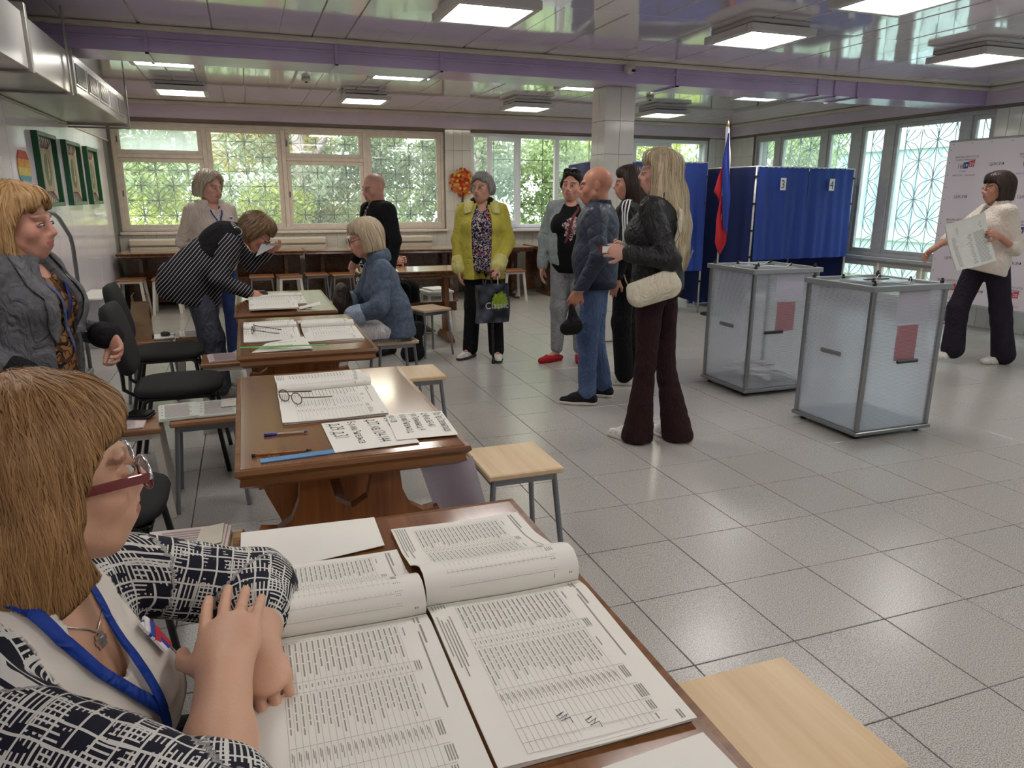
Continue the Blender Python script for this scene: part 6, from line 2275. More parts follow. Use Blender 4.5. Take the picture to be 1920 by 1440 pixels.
# ================================================================ P7: woman in yellow coat with cane
def yellow_woman():
    J = std(1.67)
    loc, yaw = (2.03, 6.42, 0), -110
    P = Person('grey haired woman in a yellow coat leaning on a black cane', loc, yaw, J, (-24, 2, 0), 1.03)
    J['elL'], J['wrL'] = V3((.0, .235, 1.07)), V3((.17, .14, .855))
    J['elR'], J['wrR'] = V3((-.03, -.22, 1.09)), V3((.05, -.21, .83))
    J['knL'], J['anL'], J['toL'] = V3((.06, .11, .5)), V3((.10, .13, .085)), V3((.245, .15, .03))
    J['anR'], J['toR'] = V3((.02, -.12, .085)), V3((.15, -.20, .03))
    fw, lf, up = frame(J)
    P.body(.006, (196, 146, 126), 1.12, dict(L=dict(d=(.75, -.5, -.45), n=(-.2, -.2, -.9), side=1, curl=.95), R=None), lambda F: torso(F, J, -.012, bust=.07), (150, 96, 92), (120, 104, 92))
    P.eyes()
    T = Field(.007)
    torso(T, J, .012, bust=.09, belly=.105, p=.18, w=.17, c=.158)
    T.rc(J['waist'], J['pelvis'] - up * .08, .170, .172, .05, (fw, 1.2))
    T.el(J['neck'] + fw * .07 - up * .02, (.06, .05, .08), .008, None, 's')
    T.cut((0, 0, .82), (0, 0, -1))
    P.wear('printed_blouse', T, squiggle_mat('graffiti_print', (26, 25, 32), [((196, 192, 192), 1.0, .04), ((170, 60, 66), .45, .012), ((70, 90, 160), .5, .014)], 40))
    N_ = Field(.006)
    N_.rc(J['neck'] - lf * .04 - up * .02, J['neck'] + lf * .04 - up * .02, .085, None, .03)
    N_.el(J['neck'] + fw * .075 + up * .02, (.06, .05, .075), .008, None, 's')
    N_.el(J['neck'] + up * .06, (.07, .07, .07), .008, None, 's')
    P.wear('black_neckband', N_, cloth('black_neckband_cloth', (20, 20, 22)))
    F = Field(.008)
    torso(F, J, .026, bust=.09, belly=.11, p=.185, w=.17, c=.16, sh=.068)
    F.rc(J['pelvis'], J['pelvis'] - V3((0, 0, .2)), .185, .205, .05, (fw, 1.25))
    for S in 'LR':
        sleeve(F, J, S, .078, .072, .066, 0, .04, .90)
    F.noise(.006, 18, 4.1)
    Rv = np.stack([fw, lf, up], 1)
    F.el(J['chest'] + fw * .25 - up * .16, (.24, .098, .62), .008, Rv, 's')
    F.el(J['neck'] + up * .05, (.085, .08, .06), .01, Rv, 's')
    F.cut((0, 0, .74), (0, 0, -1))
    P.wear('yellow_coat', F, cloth('yellow_coat_cloth', (190, 180, 76), .7, .05, 8, .3, 30))
    for q in (-1, 1):
        P.strap('collar', F, [J['neck'] + lf * q * .055 - fw * .06 + up * .02, J['neck'] + lf * q * .085 + up * .0, J['neck'] + lf * q * .105 + fw * .06 - up * .05, J['neck'] + lf * q * .115 + fw * .09 - up * .11], .040, cloth('pale_yellow_lining', (214, 206, 130), .7, .05), .010, 20, .004)
    for S in 'LR':
        Cf = Field(.007)
        e, w = J['el' + S], J['wr' + S]
        Cf.rc(e + (w - e) * .70, e + (w - e) * .93, .070, .073)
        P.wear('turned_cuff', Cf, cloth('pale_yellow_lining', (214, 206, 130), .7, .05))
    G = Field(.009)
    legs(G, J, .095, .075, .072)
    P.wear('black_trousers', G, cloth('black_slacks', (17, 17, 19)))
    P.shoes(cloth('white_perforated_shoe', (222, 218, 208), .6, .25, 60), M('dark_sole', (60, 56, 52), .7), 'flat', vox=.006)
    Hh = Field(.0055)
    bob(Hh, P.H, 1.06, -.03, -.05, .075, -.065, .0022, (.076, .115), 130, 3.2)
    P.hair(Hh, hair_mat('silver_grey_hair', (104, 102, 100), (180, 178, 174)), 600, .06, .0025, .5, (-.02, .04, .12), off=(.0005, .005), seed=21)
    gl = thing('eyeglasses', 'thin metal glasses worn by the woman in yellow', 'glasses', loc, math.radians(yaw))
    p = P.H.p
    mg = M('pale_metal_rim', (206, 200, 190), .2, metal=.8, var=0)
    for q in (-1, 1):
        MB().tube([tuple(p(-.01, q * .082, .004)), tuple(p(.108, q * .066, -.002))], .0022, 5).build('temple', mg, gl)
        MB().tube([tuple(p(.110, q * .036 + .028 * math.cos(t), -.008 + .018 * math.sin(t))) for t in np.linspace(0, 6.28, 16)], .0015, 5).build('rim', mg, gl)
    # cane
    hw = np.array(P.t.matrix_basis @ Vector(J['wrL'] + V3((.075, -.05, -.04)))) if False else None
    a = math.radians(yaw)
    lw = J['wrL'] + V3((.065, -.055, -.035))
    wx = (loc[0] + lw[0] * math.cos(a) - lw[1] * math.sin(a), loc[1] + lw[0] * math.sin(a) + lw[1] * math.cos(a), lw[2])
    cn = thing('walking_cane', 'black walking cane held by the woman in yellow', 'cane', (wx[0], wx[1] - .06, 0))
    MB().tube([(0, 0, .03), (0, .05, wx[2] - .02)], [.0095, .0105], 10).build('shaft', M('cane_black', (16, 16, 18), .35), cn, smooth=True)
    MB().lathe([(.017, 0), (.018, .02), (.012, .05)], (0, 0, 0), 10).build('rubber_tip', m_blackp, cn, smooth=True)
    MB().tube([(-.055, .055, wx[2] - .0), (-.02, .05, wx[2] + .006), (.03, .055, wx[2] + .002), (.06, .06, wx[2] - .008)], [.010, .012, .012, .009], 8).build('handle', M('cane_red_brown', (92, 36, 30), .4), cn, smooth=True)
    MB().tube([(.05, .05, wx[2]), (.058, .04, wx[2] - .08), (.052, .03, wx[2] - .15)], .0045, 6).build('wrist_loop', m_white, cn)
    # shopping bag
    sb = thing('shopping_bag', 'dark shopping bag with green splash and pale lettering hanging from her wrist', 'bag', (wx[0] + .0, wx[1] - .03, 0), math.radians(8))
    def face(u, v, y):
        return (-.155 + .31 * u + .012 * (v - .5) + .01 * math.sin(v * 5), y + .012 * math.sin(u * 5 + 1) * (1 - v), .375 + .345 * v)
    bgm = M('bag_dark_print', (40, 44, 52), .35, var=0, coat=.2)
    g = N(bgm)
    x, y_, z, v_ = g.obj_xyz()
    vo = g.n('ShaderNodeTexVoronoi'); vo.inputs['Scale'].default_value = 11
    g.l(v_, vo.inputs['Vector'])
    r = g.n('ShaderNodeValToRGB')
    r.color_ramp.elements[0].color = sc(92, 98, 114); r.color_ramp.elements[1].color = sc(20, 22, 28); r.color_ramp.elements[1].position = .75
    g.l(vo.outputs['Distance'], r.inputs[0])
    g.l(r.outputs[0], BS(bgm).inputs['Base Color'])
    MB().grid(lambda u, v: face(u, v, -.035), 12, 12).build('front', bgm, sb, smooth=True)
    MB().grid(lambda u, v: face(u, v, .02), 12, 12).build('back', bgm, sb, smooth=True)
    MB().grid(lambda u, v: (face(0, v, -.035 + .055 * u)), 4, 12).grid(lambda u, v: (face(1, v, -.035 + .055 * u)), 4, 12).grid(lambda u, v: face(u, 0, -.035 + .055 * v), 12, 4).build('gusset', bgm, sb, smooth=True)
    gs = MB()
    rr = random.Random(3)
    pts = [(.055 + (.075 + rr.uniform(-.012, .014)) * math.cos(t), .575 + (.072 + rr.uniform(-.012, .014)) * math.sin(t)) for t in np.linspace(0, 6.28, 40)[:-1]]
    gs.add([(a_, -.0500, b_) for a_, b_ in pts], [tuple(range(39))]).build('green_splash', M('lime_print', (132, 158, 40), .4, var=.25, vs=40), sb)
    tm = MB(); text_into(tm, 'Classic', .085, (-.095, -.0515, .505), (1, 0, 0), (0, 0, 1)); tm.build('lettering', M('cream_lettering', (206, 206, 190), .5), sb)
    MB().tube([(-.09, -.035, .715), (-.05, -.0, wx[2] - .03), (.02, .02, wx[2] + .02), (.06, -.0, wx[2] - .03), (.09, -.035, .715)], .005, 6).build('handle', m_blackp, sb)
yellow_woman()

# ================================================================ P8: woman with floral T-shirt
def floral_woman():
    J = std(1.695)
    loc, yaw = (2.72, 5.98, 0), -120
    J['anR'], J['toR'] = V3((.02, -.11, .085)), V3((.12, -.21, .03))
    J['elR'], J['wrR'] = V3((-.06, -.25, 1.12)), V3((-.02, -.26, .86))
    P = Person('dark haired woman in a black floral T-shirt and pale denim jacket', loc, yaw, J, (-12, 4, 6), 1.06)
    fw, lf, up = frame(J)
    P.body(.006, (206, 150, 130), 1.14, None, lambda F: torso(F, J, -.012, bust=.08), (176, 96, 96), (50, 38, 34), browa=.9)
    P.eyes((50, 40, 36))
    T = Field(.007)
    torso(T, J, .012, bust=.095, belly=.10, p=.175, w=.168, c=.158)
    T.rc(J['waist'], J['pelvis'] - up * .06, .165, .165, .05, (fw, 1.2))
    T.el(J['neck'] + fw * .06 + up * .0, (.065, .06, .06), .008, None, 's')
    T.cut((0, 0, .82), (0, 0, -1))
    def spray(g, x, y, z, v):
        dy = g.math('SUBTRACT', y, .015)
        dz = g.math('MULTIPLY', g.math('SUBTRACT', z, 1.215), .75)
        r = g.math('SQRT', g.math('ADD', g.math('MULTIPLY', dy, dy), g.math('MULTIPLY', dz, dz)))
        r = g.math('ADD', r, g.math('MULTIPLY', g.noise(v, 28, 1), .09))
        return g.math('MULTIPLY', g.math('LESS_THAN', r, .112), g.math('GREATER_THAN', x, .0))
    P.wear('floral_shirt', T, squiggle_mat('black_floral_tshirt', (17, 17, 20), [((150, 150, 148), 1.6, .03), ((222, 208, 204), 1.0, .055), ((200, 128, 130), .8, .03)], 46, where=spray))
    F = Field(.008)
    torso(F, J, .026, bust=.08, belly=.09, p=.175, w=.168, c=.158, sh=.068)
    for S in 'LR':
        sleeve(F, J, S, .070, .064, .056, 0, .04, .95)
    F.noise(.006, 18, 5.1)
    Rv = np.stack([fw, lf, up], 1)
    F.el(J['chest'] + fw * .24 - up * .10, (.22, .125, .60), .008, Rv, 's')
    F.el(J['neck'] + up * .05, (.085, .085, .06), .01, Rv, 's')
    F.cut((0, 0, .78), (0, 0, -1))
    P.wear('pale_denim_jacket', F, cloth('pale_green_denim', (150, 160, 160), .85, .15, 14, .4, 40))
    P.strap('bag_strap', T, [J['neck'] + lf * .085 - fw * .0, J['chest'] + lf * .03 + fw * .15, J['waist'] - lf * .03 + fw * .15], .011, cloth('maroon_strap', (110, 52, 58), .5), .006, 24)
    G = Field(.009)
    legs(G, J, .098, .078, .056, end=.90)
    P.wear('grey_jeans', G, cloth('pale_grey_jeans', (146, 150, 152), .85, .12))
    P.shoes(cloth('red_flat_shoe', (176, 24, 42), .6, .05), None, 'flat', vox=.006)
    Hh = Field(.0055)
    bob(Hh, P.H, 1.0, -.02, -.06, .082, -.06, .0014, (.080, .118), 130, 1.2)
    P.hair(Hh, hair_mat('black_tied_hair', (22, 18, 18), (56, 46, 42)), 400, .08, .002, .2, (-.09, 0, .02), off=(.0003, .003), seed=31)
    sg = thing('sunglasses', 'dark sunglasses pushed up on the floral-shirted woman\'s hair', 'sunglasses', loc, math.radians(yaw))
    p = P.H.p
    for q in (-1, 1):
        MB().lathe([(.002, -.002), (.026, -.0015), (.027, 0), (.026, .0015), (.002, .002)], (0, 0, 0), 14).build('lens', M('sunglass_black', (12, 12, 14), .08, var=0), sg, smooth=True, loc=tuple(p(.082, q * .034, .112)))
        MB().tube([tuple(p(.075, q * .062, .108)), tuple(p(-.02, q * .088, .05))], .002, 5).build('temple', m_blk, sg)
    for o in sg.children:
        if o.name.startswith('lens'):
            o.rotation_euler = (Matrix([list(r) for r in P.H.R]) @ Matrix.Rotation(math.radians(50), 3, 'Y')).to_euler()
floral_woman()

# ================================================================ P9: bald man in quilted jacket
def quilt_mat():
    m = M('navy_quilted_nylon', (38, 46, 66), .45, var=.05, vs=8)
    g = N(m)
    x, y, z, v = g.obj_xyz()
    an = g.math('ARCTAN2', y, x)
    u = g.math('MULTIPLY', an, .17)
    k = 2 * math.pi / .085
    a = g.math('ABSOLUTE', g.math('SINE', g.math('MULTIPLY', g.math('ADD', u, z), k * .5)))
    b = g.math('ABSOLUTE', g.math('SINE', g.math('MULTIPLY', g.math('SUBTRACT', u, z), k * .5)))
    h = g.math('POWER', g.math('MINIMUM', a, b), .45)
    bp = g.n('ShaderNodeBump'); bp.inputs['Strength'].default_value = .45; bp.inputs['Distance'].default_value = .008
    g.l(h, bp.inputs['Height'])
    g.l(bp.outputs[0], BS(m).inputs['Normal'])
    return m
def bald_man():
    J = std(1.665)
    loc, yaw = (2.34, 4.70, 0), 146
    P = Person('bald man in a navy quilted jacket and blue jeans, seen from behind', loc, yaw, J, (4, 3, 0), 1.06)
    J['shL'][1], J['shR'][1] = .185, -.185
    J['elL'], J['wrL'] = V3((-.05, .265, 1.08)), V3((.08, .245, .845))
    J['elR'], J['wrR'] = V3((-.03, -.25, 1.08)), V3((.05, -.235, .85))
    J['anL'], J['toL'], J['knL'] = V3((.02, .13, .085)), V3((.17, .145, .03)), V3((.03, .11, .5))
    J['anR'], J['toR'] = V3((-.07, -.12, .085)), V3((.07, -.13, .03))
    fw, lf, up = frame(J)
    P.body(.0055, (190, 132, 108), 1.1, dict(L=None, R=None), None, (160, 100, 92), (90, 72, 60), None, neck=.063)
    P.eyes()
    F = Field(.007)
    torso(F, J, .032, belly=.10, p=.175, w=.168, c=.172, sh=.076)
    for S in 'LR':
        sleeve(F, J, S, .078, .068, .054, 0, .04, .97)
    F.noise(.004, 24, 6.1)
    F.cut((0, 0, .845), (0, 0, -1))
    P.wear('quilted_jacket', F, quilt_mat())
    C = Field(.006)
    C.rc(J['neck'] - lf * .02 - up * .01, J['neck'] + lf * .02 + up * .01, .082, None, .02)
    C.el(J['neck'] + up * .06 + fw * .01, (.072, .072, .07), .006, None, 's')
    C.cut(J['neck'] + up * .045, up).cut(J['neck'] - up * .04, -up)
    P.wear('collar', C, cloth('navy_collar', (34, 40, 58), .6))
    Hm = Field(.007)
    Hm.rc(J['pelvis'] - up * .085 - lf * .05, J['pelvis'] - up * .085 + lf * .05, .158, None, .03, (fw, 1.08))
    Hm.cut((0, 0, .895), (0, 0, 1)).cut((0, 0, .845), (0, 0, -1))
    P.wear('waistband', Hm, cloth('navy_rib', (28, 32, 46), .8))
    G = Field(.008)
    legs(G, J, .095, .075, .064, end=.96)
    G.noise(.005, 20, 2.2)
    P.wear('blue_jeans', G, cloth('mid_blue_jeans', (62, 82, 118), .85, .25, 5, .4, 60, (88, 108, 142)))
    P.shoes(cloth('black_running_shoe', (22, 22, 26), .7, .1), M('white_sole', (214, 208, 196), .6), vox=.006)
    wl = F.project(np.array([J['wrL']]), 0)[0]
    MB().tube([tuple(J['wrL'] + V3((.033 * math.cos(t), .033 * math.sin(t), .0))) for t in np.linspace(0, 6.28, 14)], .005, 6).build('watch', M('pale_watch', (206, 204, 200), .3), P.t)
    a = math.radians(yaw)
    hb = thing('dark_pouch', 'black soft bag hanging from the bald man\'s hand', 'bag', (loc[0] + (.13) * math.cos(a) - .26 * math.sin(a), loc[1] + .13 * math.sin(a) + .26 * math.cos(a), .52), a)
    B = Field(.007)
    B.rc((0, 0, .22), (-.02, 0, .08), .018, .055, .03, (V3((0, 1, 0)), 1.8)).rc((-.02, 0, .08), (.03, 0, .06), .055, .05, .03, (V3((0, 1, 0)), 1.8))
    shape('bag_body', B, cloth('black_pouch_cloth', (18, 18, 20), .6), hb)
bald_man()

# ================================================================ P10: dark-haired woman in striped track jacket
def track_woman():
    J = std(1.70)
    loc, yaw = (2.83, 5.12, 0), 138
    P = Person('woman with long dark hair and a black jacket with white shoulder stripes', loc, yaw, J, (14, 4, 0), 1.0)
    P.J['elR'], P.J['wrR'] = V3((.04, -.23, 1.12)), V3((.20, -.10, 1.08))
    P.J['anR'], P.J['toR'] = V3((-.06, -.10, .085)), V3((.08, -.12, .03))
    fw, lf, up = frame(J)
    P.body(.006, (196, 142, 122), 1.0)
    P.eyes()
    F = Field(.008)
    torso(F, J, .024, bust=.075, p=.165, w=.15, c=.155, sh=.066)
    for S in 'LR':
        sleeve(F, J, S, .068, .06, .05, 0, .04, .97)
    F.noise(.005, 20, 7.7)
    F.cut((0, 0, .86), (0, 0, -1))
    P.wear('track_jacket', F, cloth('black_track_jacket', (17, 17, 20), .6))
    for S, q in (('L', 1), ('R', -1)):
        for k in range(3):
            off = fw * (.022 * (k - 1))
            P.strap('white_stripe', F, [J['neck'] + lf * q * .07 + off + up * .05, J['sh' + S] + up * .08 + off, J['sh' + S] + lf * q * .08 - up * .04 + off, J['el' + S] + lf * q * .09 + off], .0055, M('stripe_white', (220, 220, 222), .7), .003, 26)
    G = Field(.009)
    legs(G, J, .092, .075, .075)
    P.wear('black_trousers', G, cloth('black_slacks', (17, 17, 19)))
    P.shoes(cloth('white_trainer', (214, 210, 204)), M('white_sole', (214, 208, 196), .6), vox=.008)
    Hh = Field(.0055)
    bob(Hh, P.H, 1.06, -.09, -.12, .06, -.20, .0018, (.074, .12), 160, .9)
    p = P.H.p
    Hh.rc(p(-.075, 0, -.05), p(-.105, 0, -.34), .078, .055, .04, (V3(P.H.R[:, 0]), 1.5))
    Hh.rc(p(-.03, .07, -.03), p(-.06, .075, -.30), .04, .03, .03)
    P.hair(Hh, hair_mat('dark_brown_hair', (26, 19, 16), (66, 48, 38)), 800, .22, .0022, 1.6, (-.02, 0, .13), off=(.0003, .005), seed=41)
track_woman()

# ================================================================ P11: tall blond woman
def blond_woman():
    J = std(1.735)
    loc, yaw = (2.28, 3.76, 0), 124
    P = Person('tall woman with very long blond hair, black leather jacket and flared maroon trousers', loc, yaw, J, (26, 0, 0), 1.0)
    L = P.l
    J['elL'], J['wrL'] = L((2.21, 3.53, 1.13)), L((2.03, 3.70, 1.165))
    J['elR'], J['wrR'] = L((2.44, 4.0, 1.15)), L((2.12, 3.88, 1.18))
    J['knL'], J['knR'] = L((2.19, 3.70, .50)), L((2.37, 3.78, .50))
    J['anL'], J['toL'] = L((2.185, 3.74, .085)), L((2.10, 3.88, .03))
    J['anR'], J['toR'] = L((2.43, 3.70, .085)), L((2.38, 3.86, .03))
    fw, lf, up = frame(J)
    Rl = lambda v: L(V3(v) + P.loc)
    P.body(.005, (214, 164, 146), .95, dict(L=dict(d=Rl((-.9, .35, .15)), n=Rl((.3, .8, -.2)), side=1, curl=.75), R=dict(d=Rl((-.9, -.3, .1)), n=Rl((0, -.8, .3)), side=-1, curl=.7)), None, (178, 92, 96), (120, 92, 72))
    P.eyes((80, 100, 110))
    F = Field(.007)
    torso(F, J, .026, bust=.08, p=.15, w=.14, c=.150, sh=.068, f=1.25)
    F.rc(J['waist'], J['pelvis'] - up * .0, .15, .168, .05, (fw, 1.2))
    for S in 'LR':
        sleeve(F, J, S, .072, .066, .052, 0, .04, .95)
    F.noise(.006, 22, 8.3)
    F.cut(J['pelvis'] - up * .035, -up)
    P.wear('leather_jacket', F, cloth('black_leather', (30, 30, 32), .5, .12, 20, .3, 50, spec=.4))
    C = Field(.006)
    C.rc(J['neck'] - lf * .03, J['neck'] + lf * .03, .085, None, .02)
    C.el(J['neck'] + up * .05 + fw * .03, (.085, .07, .07), .006, None, 's')
    C.cut(J['neck'] + up * .035, up).cut(J['neck'] - up * .05, -up)
    P.wear('collar', C, cloth('black_leather', (24, 24, 26)))
    G = Field(.007)
    legs(G, J, .086, .060, .06, end=1.12, flare=.098, hip=.135, k=.022)
    G.noise(.004, 24, 4.4)
    G.cut((0, 0, .012), (0, 0, -1))
    P.wear('flared_trousers', G, cloth('maroon_trousers', (44, 22, 26), .85, .12, 20))
    P.shoes(cloth('white_sneaker', (222, 220, 214)), M('white_sole', (214, 208, 196), .6), vox=.006)
    Hh = Field(.0055)
    bob(Hh, P.H, 1.05, -.10, -.12, .062, -.22, .0022, (.072, .11), 160, 1.9)
    p = P.H.p
    R_ = P.H.R
    bk_ = -fw
    base = p(-.07, 0, -.03)
    pts = [base, base + bk_ * .04 - up * .12, base + bk_ * .075 - up * .28, base + bk_ * .09 - up * .42, base + bk_ * .11 - up * .50]
    for i in range(4):
        Hh.rc(pts[i], pts[i + 1], [.085, .10, .095, .075][i], [.10, .095, .075, .03][i], .04, (fw, 2.0))
    for q in (-1, 1):
        b0 = p(.0, q * .075, -.02)
        Hh.rc(b0, b0 - up * .16 + lf * q * .02 - fw * .01, .034, .034, .03)
        Hh.rc(b0 - up * .16 + lf * q * .02 - fw * .01, b0 - up * .40 + lf * q * .035 - fw * .03, .034, .018, .03)
    Hh.noise(.005, 34, 1.0, (1, 1, .35))
    P.hair(Hh, hair_mat('long_blond_hair', (150, 128, 96), (228, 212, 178), .4), 1900, .34, .0022, 2.2, (-.01, 0, .13), off=(.0003, .008), seed=51, curl=.25)
    # shoulder bag strap + bag
    a = math.radians(yaw)
    P.strap('bag_strap', F, [J['shL'] * .55 + J['shR'] * .45 + up * .06, J['shL'] * .6 + J['shR'] * .4 - fw * .12, J['waist'] - fw * .15 + lf * .11, J['pelvis'] - fw * .135 + lf * .13 + up * .09], .019, cloth('cream_strap', (206, 198, 176), .5), .012, 28, .003)
    bw = (2.115, 3.56, 0)
    hb = thing('handbag', 'cream half-moon shoulder bag on the blond woman\'s hip', 'bag', (2.135, 3.575, .985), math.radians(-26))
    B = Field(.005)
    Rb = rot(0, -22, 0)
    def bp(x, y, z):
        return Rb @ V3((x, y, z))
    B.rc(bp(-.085, 0, -.02), bp(.085, 0, -.03), .072, None, .02, (V3((0, 1, 0)), 2.4))
    B.rc(bp(-.105, 0, .03), bp(.105, 0, .03), .034, None, .02, (V3((0, 1, 0)), 1.35))
    B.cut(bp(0, 0, .058), Rb[:, 2])
    m_cr = cloth('cream_leather', (214, 206, 184), .45, .04, 10, .1, 60, spec=.4)
    shape('bag_body', B, m_cr, hb)
    Fp = Field(.005)
    Fp.rc(bp(-.088, -.012, -.008), bp(.088, -.012, -.012), .064, None, .02, (V3((0, 1, 0)), 2.2))
    Fp.rc(bp(-.105, -.010, .03), bp(.105, -.010, .03), .036, None, .02, (V3((0, 1, 0)), 1.5))
    Fp.cut(bp(0, .0, 0), (0, 1, 0)).cut(bp(0, 0, .062), Rb[:, 2])
    shape('flap', Fp, cloth('cream_leather_flap', (220, 212, 190), .45, .04, 10, .1, 60, spec=.4), hb)
    MB().tube([tuple(bp(.0 + .03 * math.cos(t), -.041, -.005 + .03 * math.sin(t))) for t in np.linspace(0, 6.28, 24)], .0012, 5).build('embossed_ring', m_cr, hb)
    for q in (-1, 1):
        MB().tube([tuple(bp(q * .125, 0, .05)), tuple(bp(q * .128, 0, .09)), tuple(bp(q * .125, .0, .12))], .004, 6).build('ring_clasp', M('pale_gold', (206, 190, 150), .25, metal=.8), hb)
    MB().ribbon([tuple(bp(.125, .0, .12)), (.135, .02, .28), (.12, .06, .36)], .018, (0, 1, 0)).build('strap', cloth('cream_strap', (206, 198, 176), .5), hb)
    # passport
    pt = thing('passport', 'open booklet with red cover held by the blond woman', 'passport', (1.94, 3.74, 1.165), math.radians(-20))
    MB().box(-.05, .07, -.004, .004, .0, .035, .001).build('pages', m_white, pt)
    MB().box(-.054, -.04, -.006, .006, -.002, .040, .001).build('cover', M('passport_red', (120, 30, 40), .5), pt)
    pp = MB().box(-.07, .07, -.003, .003, .0, .03, .001).build('folded_sheet', M('yellowish_sheet', (214, 214, 190), .7), None, loc=(2.06, 3.80, 1.185))
    pp.rotation_euler.z = math.radians(25)
    tag(pp, 'pale folded sheet held beside the booklet by the blond woman', 'paper')
blond_woman()

# ================================================================ P12: woman walking with large ballots
def walker():
    J = std(1.685)
    loc, yaw = (6.25, 4.72, 0), 158
    P = Person('dark haired woman in a cream blouse striding past the banner with papers', loc, yaw, J, (-6, 3, 0), 1.03)
    L = P.l
    W = dict(elL=(6.27, 4.50, 1.05), wrL=(6.03, 4.49, 1.16), elR=(6.03, 4.95, 1.13), wrR=(5.77, 4.90, 1.03), hipL=(6.28, 4.65, .90), hipR=(6.24, 4.80, .90), knR=(6.10, 4.82, .50), anR=(6.09, 4.80, .13), toR=(5.96, 4.83, .06), knL=(6.38, 4.62, .50), anL=(6.46, 4.58, .09), toL=(6.34, 4.62, .03))
    for k, v in W.items():
        J[k] = L(v)
    fw, lf, up = frame(J)
    Rl = lambda v: L(V3(v) + P.loc)
    P.body(.0055, (186, 134, 112), 1.08, dict(L=dict(d=Rl((-.9, .1, .4)), n=Rl((-.2, .8, -.3)), side=1, curl=.9), R=dict(d=Rl((-.8, .1, -.5)), n=Rl((0, -.6, -.5)), side=-1, curl=.8)), None, (160, 92, 88), (60, 46, 40))
    P.eyes((50, 40, 36))
    F = Field(.008)
    torso(F, J, .026, bust=.09, belly=.10, p=.175, w=.168, c=.16, sh=.068)
    F.rc(J['waist'], J['pelvis'] - V3((0, 0, .10)), .175, .185, .05, (fw, 1.15))
    for S in 'LR':
        sleeve(F, J, S, .070, .066, .058, 0, .03, .22)
    F.noise(.007, 18, 9.1)
    F.el(J['neck'] + fw * .07 - up * .01, (.06, .05, .09), .008, None, 's')
    F.cut(J['pelvis'] - V3((0, 0, .13)), nrm((.25, 0, -1)))
    P.wear('cream_blouse', F, cloth('cream_blouse_cloth', (218, 206, 194), .8, .05, 10, .3, 35))
    C = Field(.006)
    C.rc(J['neck'] - lf * .035, J['neck'] + lf * .035, .078, None, .03)
    C.el(J['neck'] + up * .06 + fw * .04, (.085, .065, .085), .006, None, 's')
    C.cut(J['neck'] + up * .035, up).cut(J['neck'] - up * .035, -up)
    P.wear('collar', C, cloth('cream_blouse_cloth', (218, 206, 194)))
    P.strap('neck_scarf', F, [J['neck'] + lf * .05 + fw * .04, J['neck'] + fw * .11 - up * .06, J['chest'] + fw * .15 + up * .02], .016, squiggle_mat('dark_scarf_print', (60, 58, 60), [((190, 188, 180), 1, .06)], 60), .006, 18)
    def ex(e, w):
        return e + (w - e) * .35
    G = Field(.009)
    legs(G, J, .10, .085, .085, end=1.0, flare=.10)
    P.wear('wide_trousers', G, cloth('dark_plum_trousers', (34, 28, 40), .85))
    P.shoes(cloth('white_flat', (220, 214, 206)), None, 'flat', vox=.007)
    Hh = Field(.0055)
    bob(Hh, P.H, 1.12, -.085, -.10, .06, -.105, .002, (.072, .115), 140, 2.2)
    P.hair(Hh, hair_mat('dark_bob_hair', (30, 22, 20), (72, 54, 46)), 700, .14, .0022, 1.0, (-.01, 0, .13), off=(.0003, .005), seed=61)
    # big ballot sheets
    for k in range(2):
        a = np.array([[5.46, 4.54, 1.25], [5.89, 4.54, 1.355], [6.05, 4.50, .96], [5.65, 4.54, .88]]) + V3((0, .012 * k, .012 * k))
        def fn(u, v, a=a):
            p_ = (1 - v) * ((1 - u) * a[0] + u * a[1]) + v * ((1 - u) * a[3] + u * a[2])
            return p_ + V3((0, -.02 * math.sin(u * 3.1) + .012 * math.sin(v * 4), 0))
        t = thing('ballot_sheets', ['front large printed ballot sheet carried by the walking woman', 'rear large printed ballot sheet carried by the walking woman'][k], 'paper', (0, 0, 0), 0, 'ballot sheets carried by the walking woman')
        MB().grid(fn, 12, 12).grid(lambda u, v, fn=fn: fn(u, v) + V3((0, .0015, 0)), 12, 12).build('sheet', m_white, t, smooth=True)
        if k == 0:
            pr = MB()
            for r in range(34):
                v0 = .10 + .025 * r
                for (u0, u1) in ((.08, .55), (.58, .92)) if r > 5 else ((.2, .85),):
                    if r in (6, 7):
                        continue
                    q = [(u0, v0), (u1 - random.uniform(0, .08), v0), (u1 - random.uniform(0, .08), v0 + .009), (u0, v0 + .009)]
                    pr.add([fn(a_, b_) - V3((0, .002, 0)) for a_, b_ in q], [(0, 1, 2, 3)])
            o = pr.build('print', M('grey_print', (150, 148, 144), .7, var=0), t)
            o['kind'] = 'stuff'
walker()

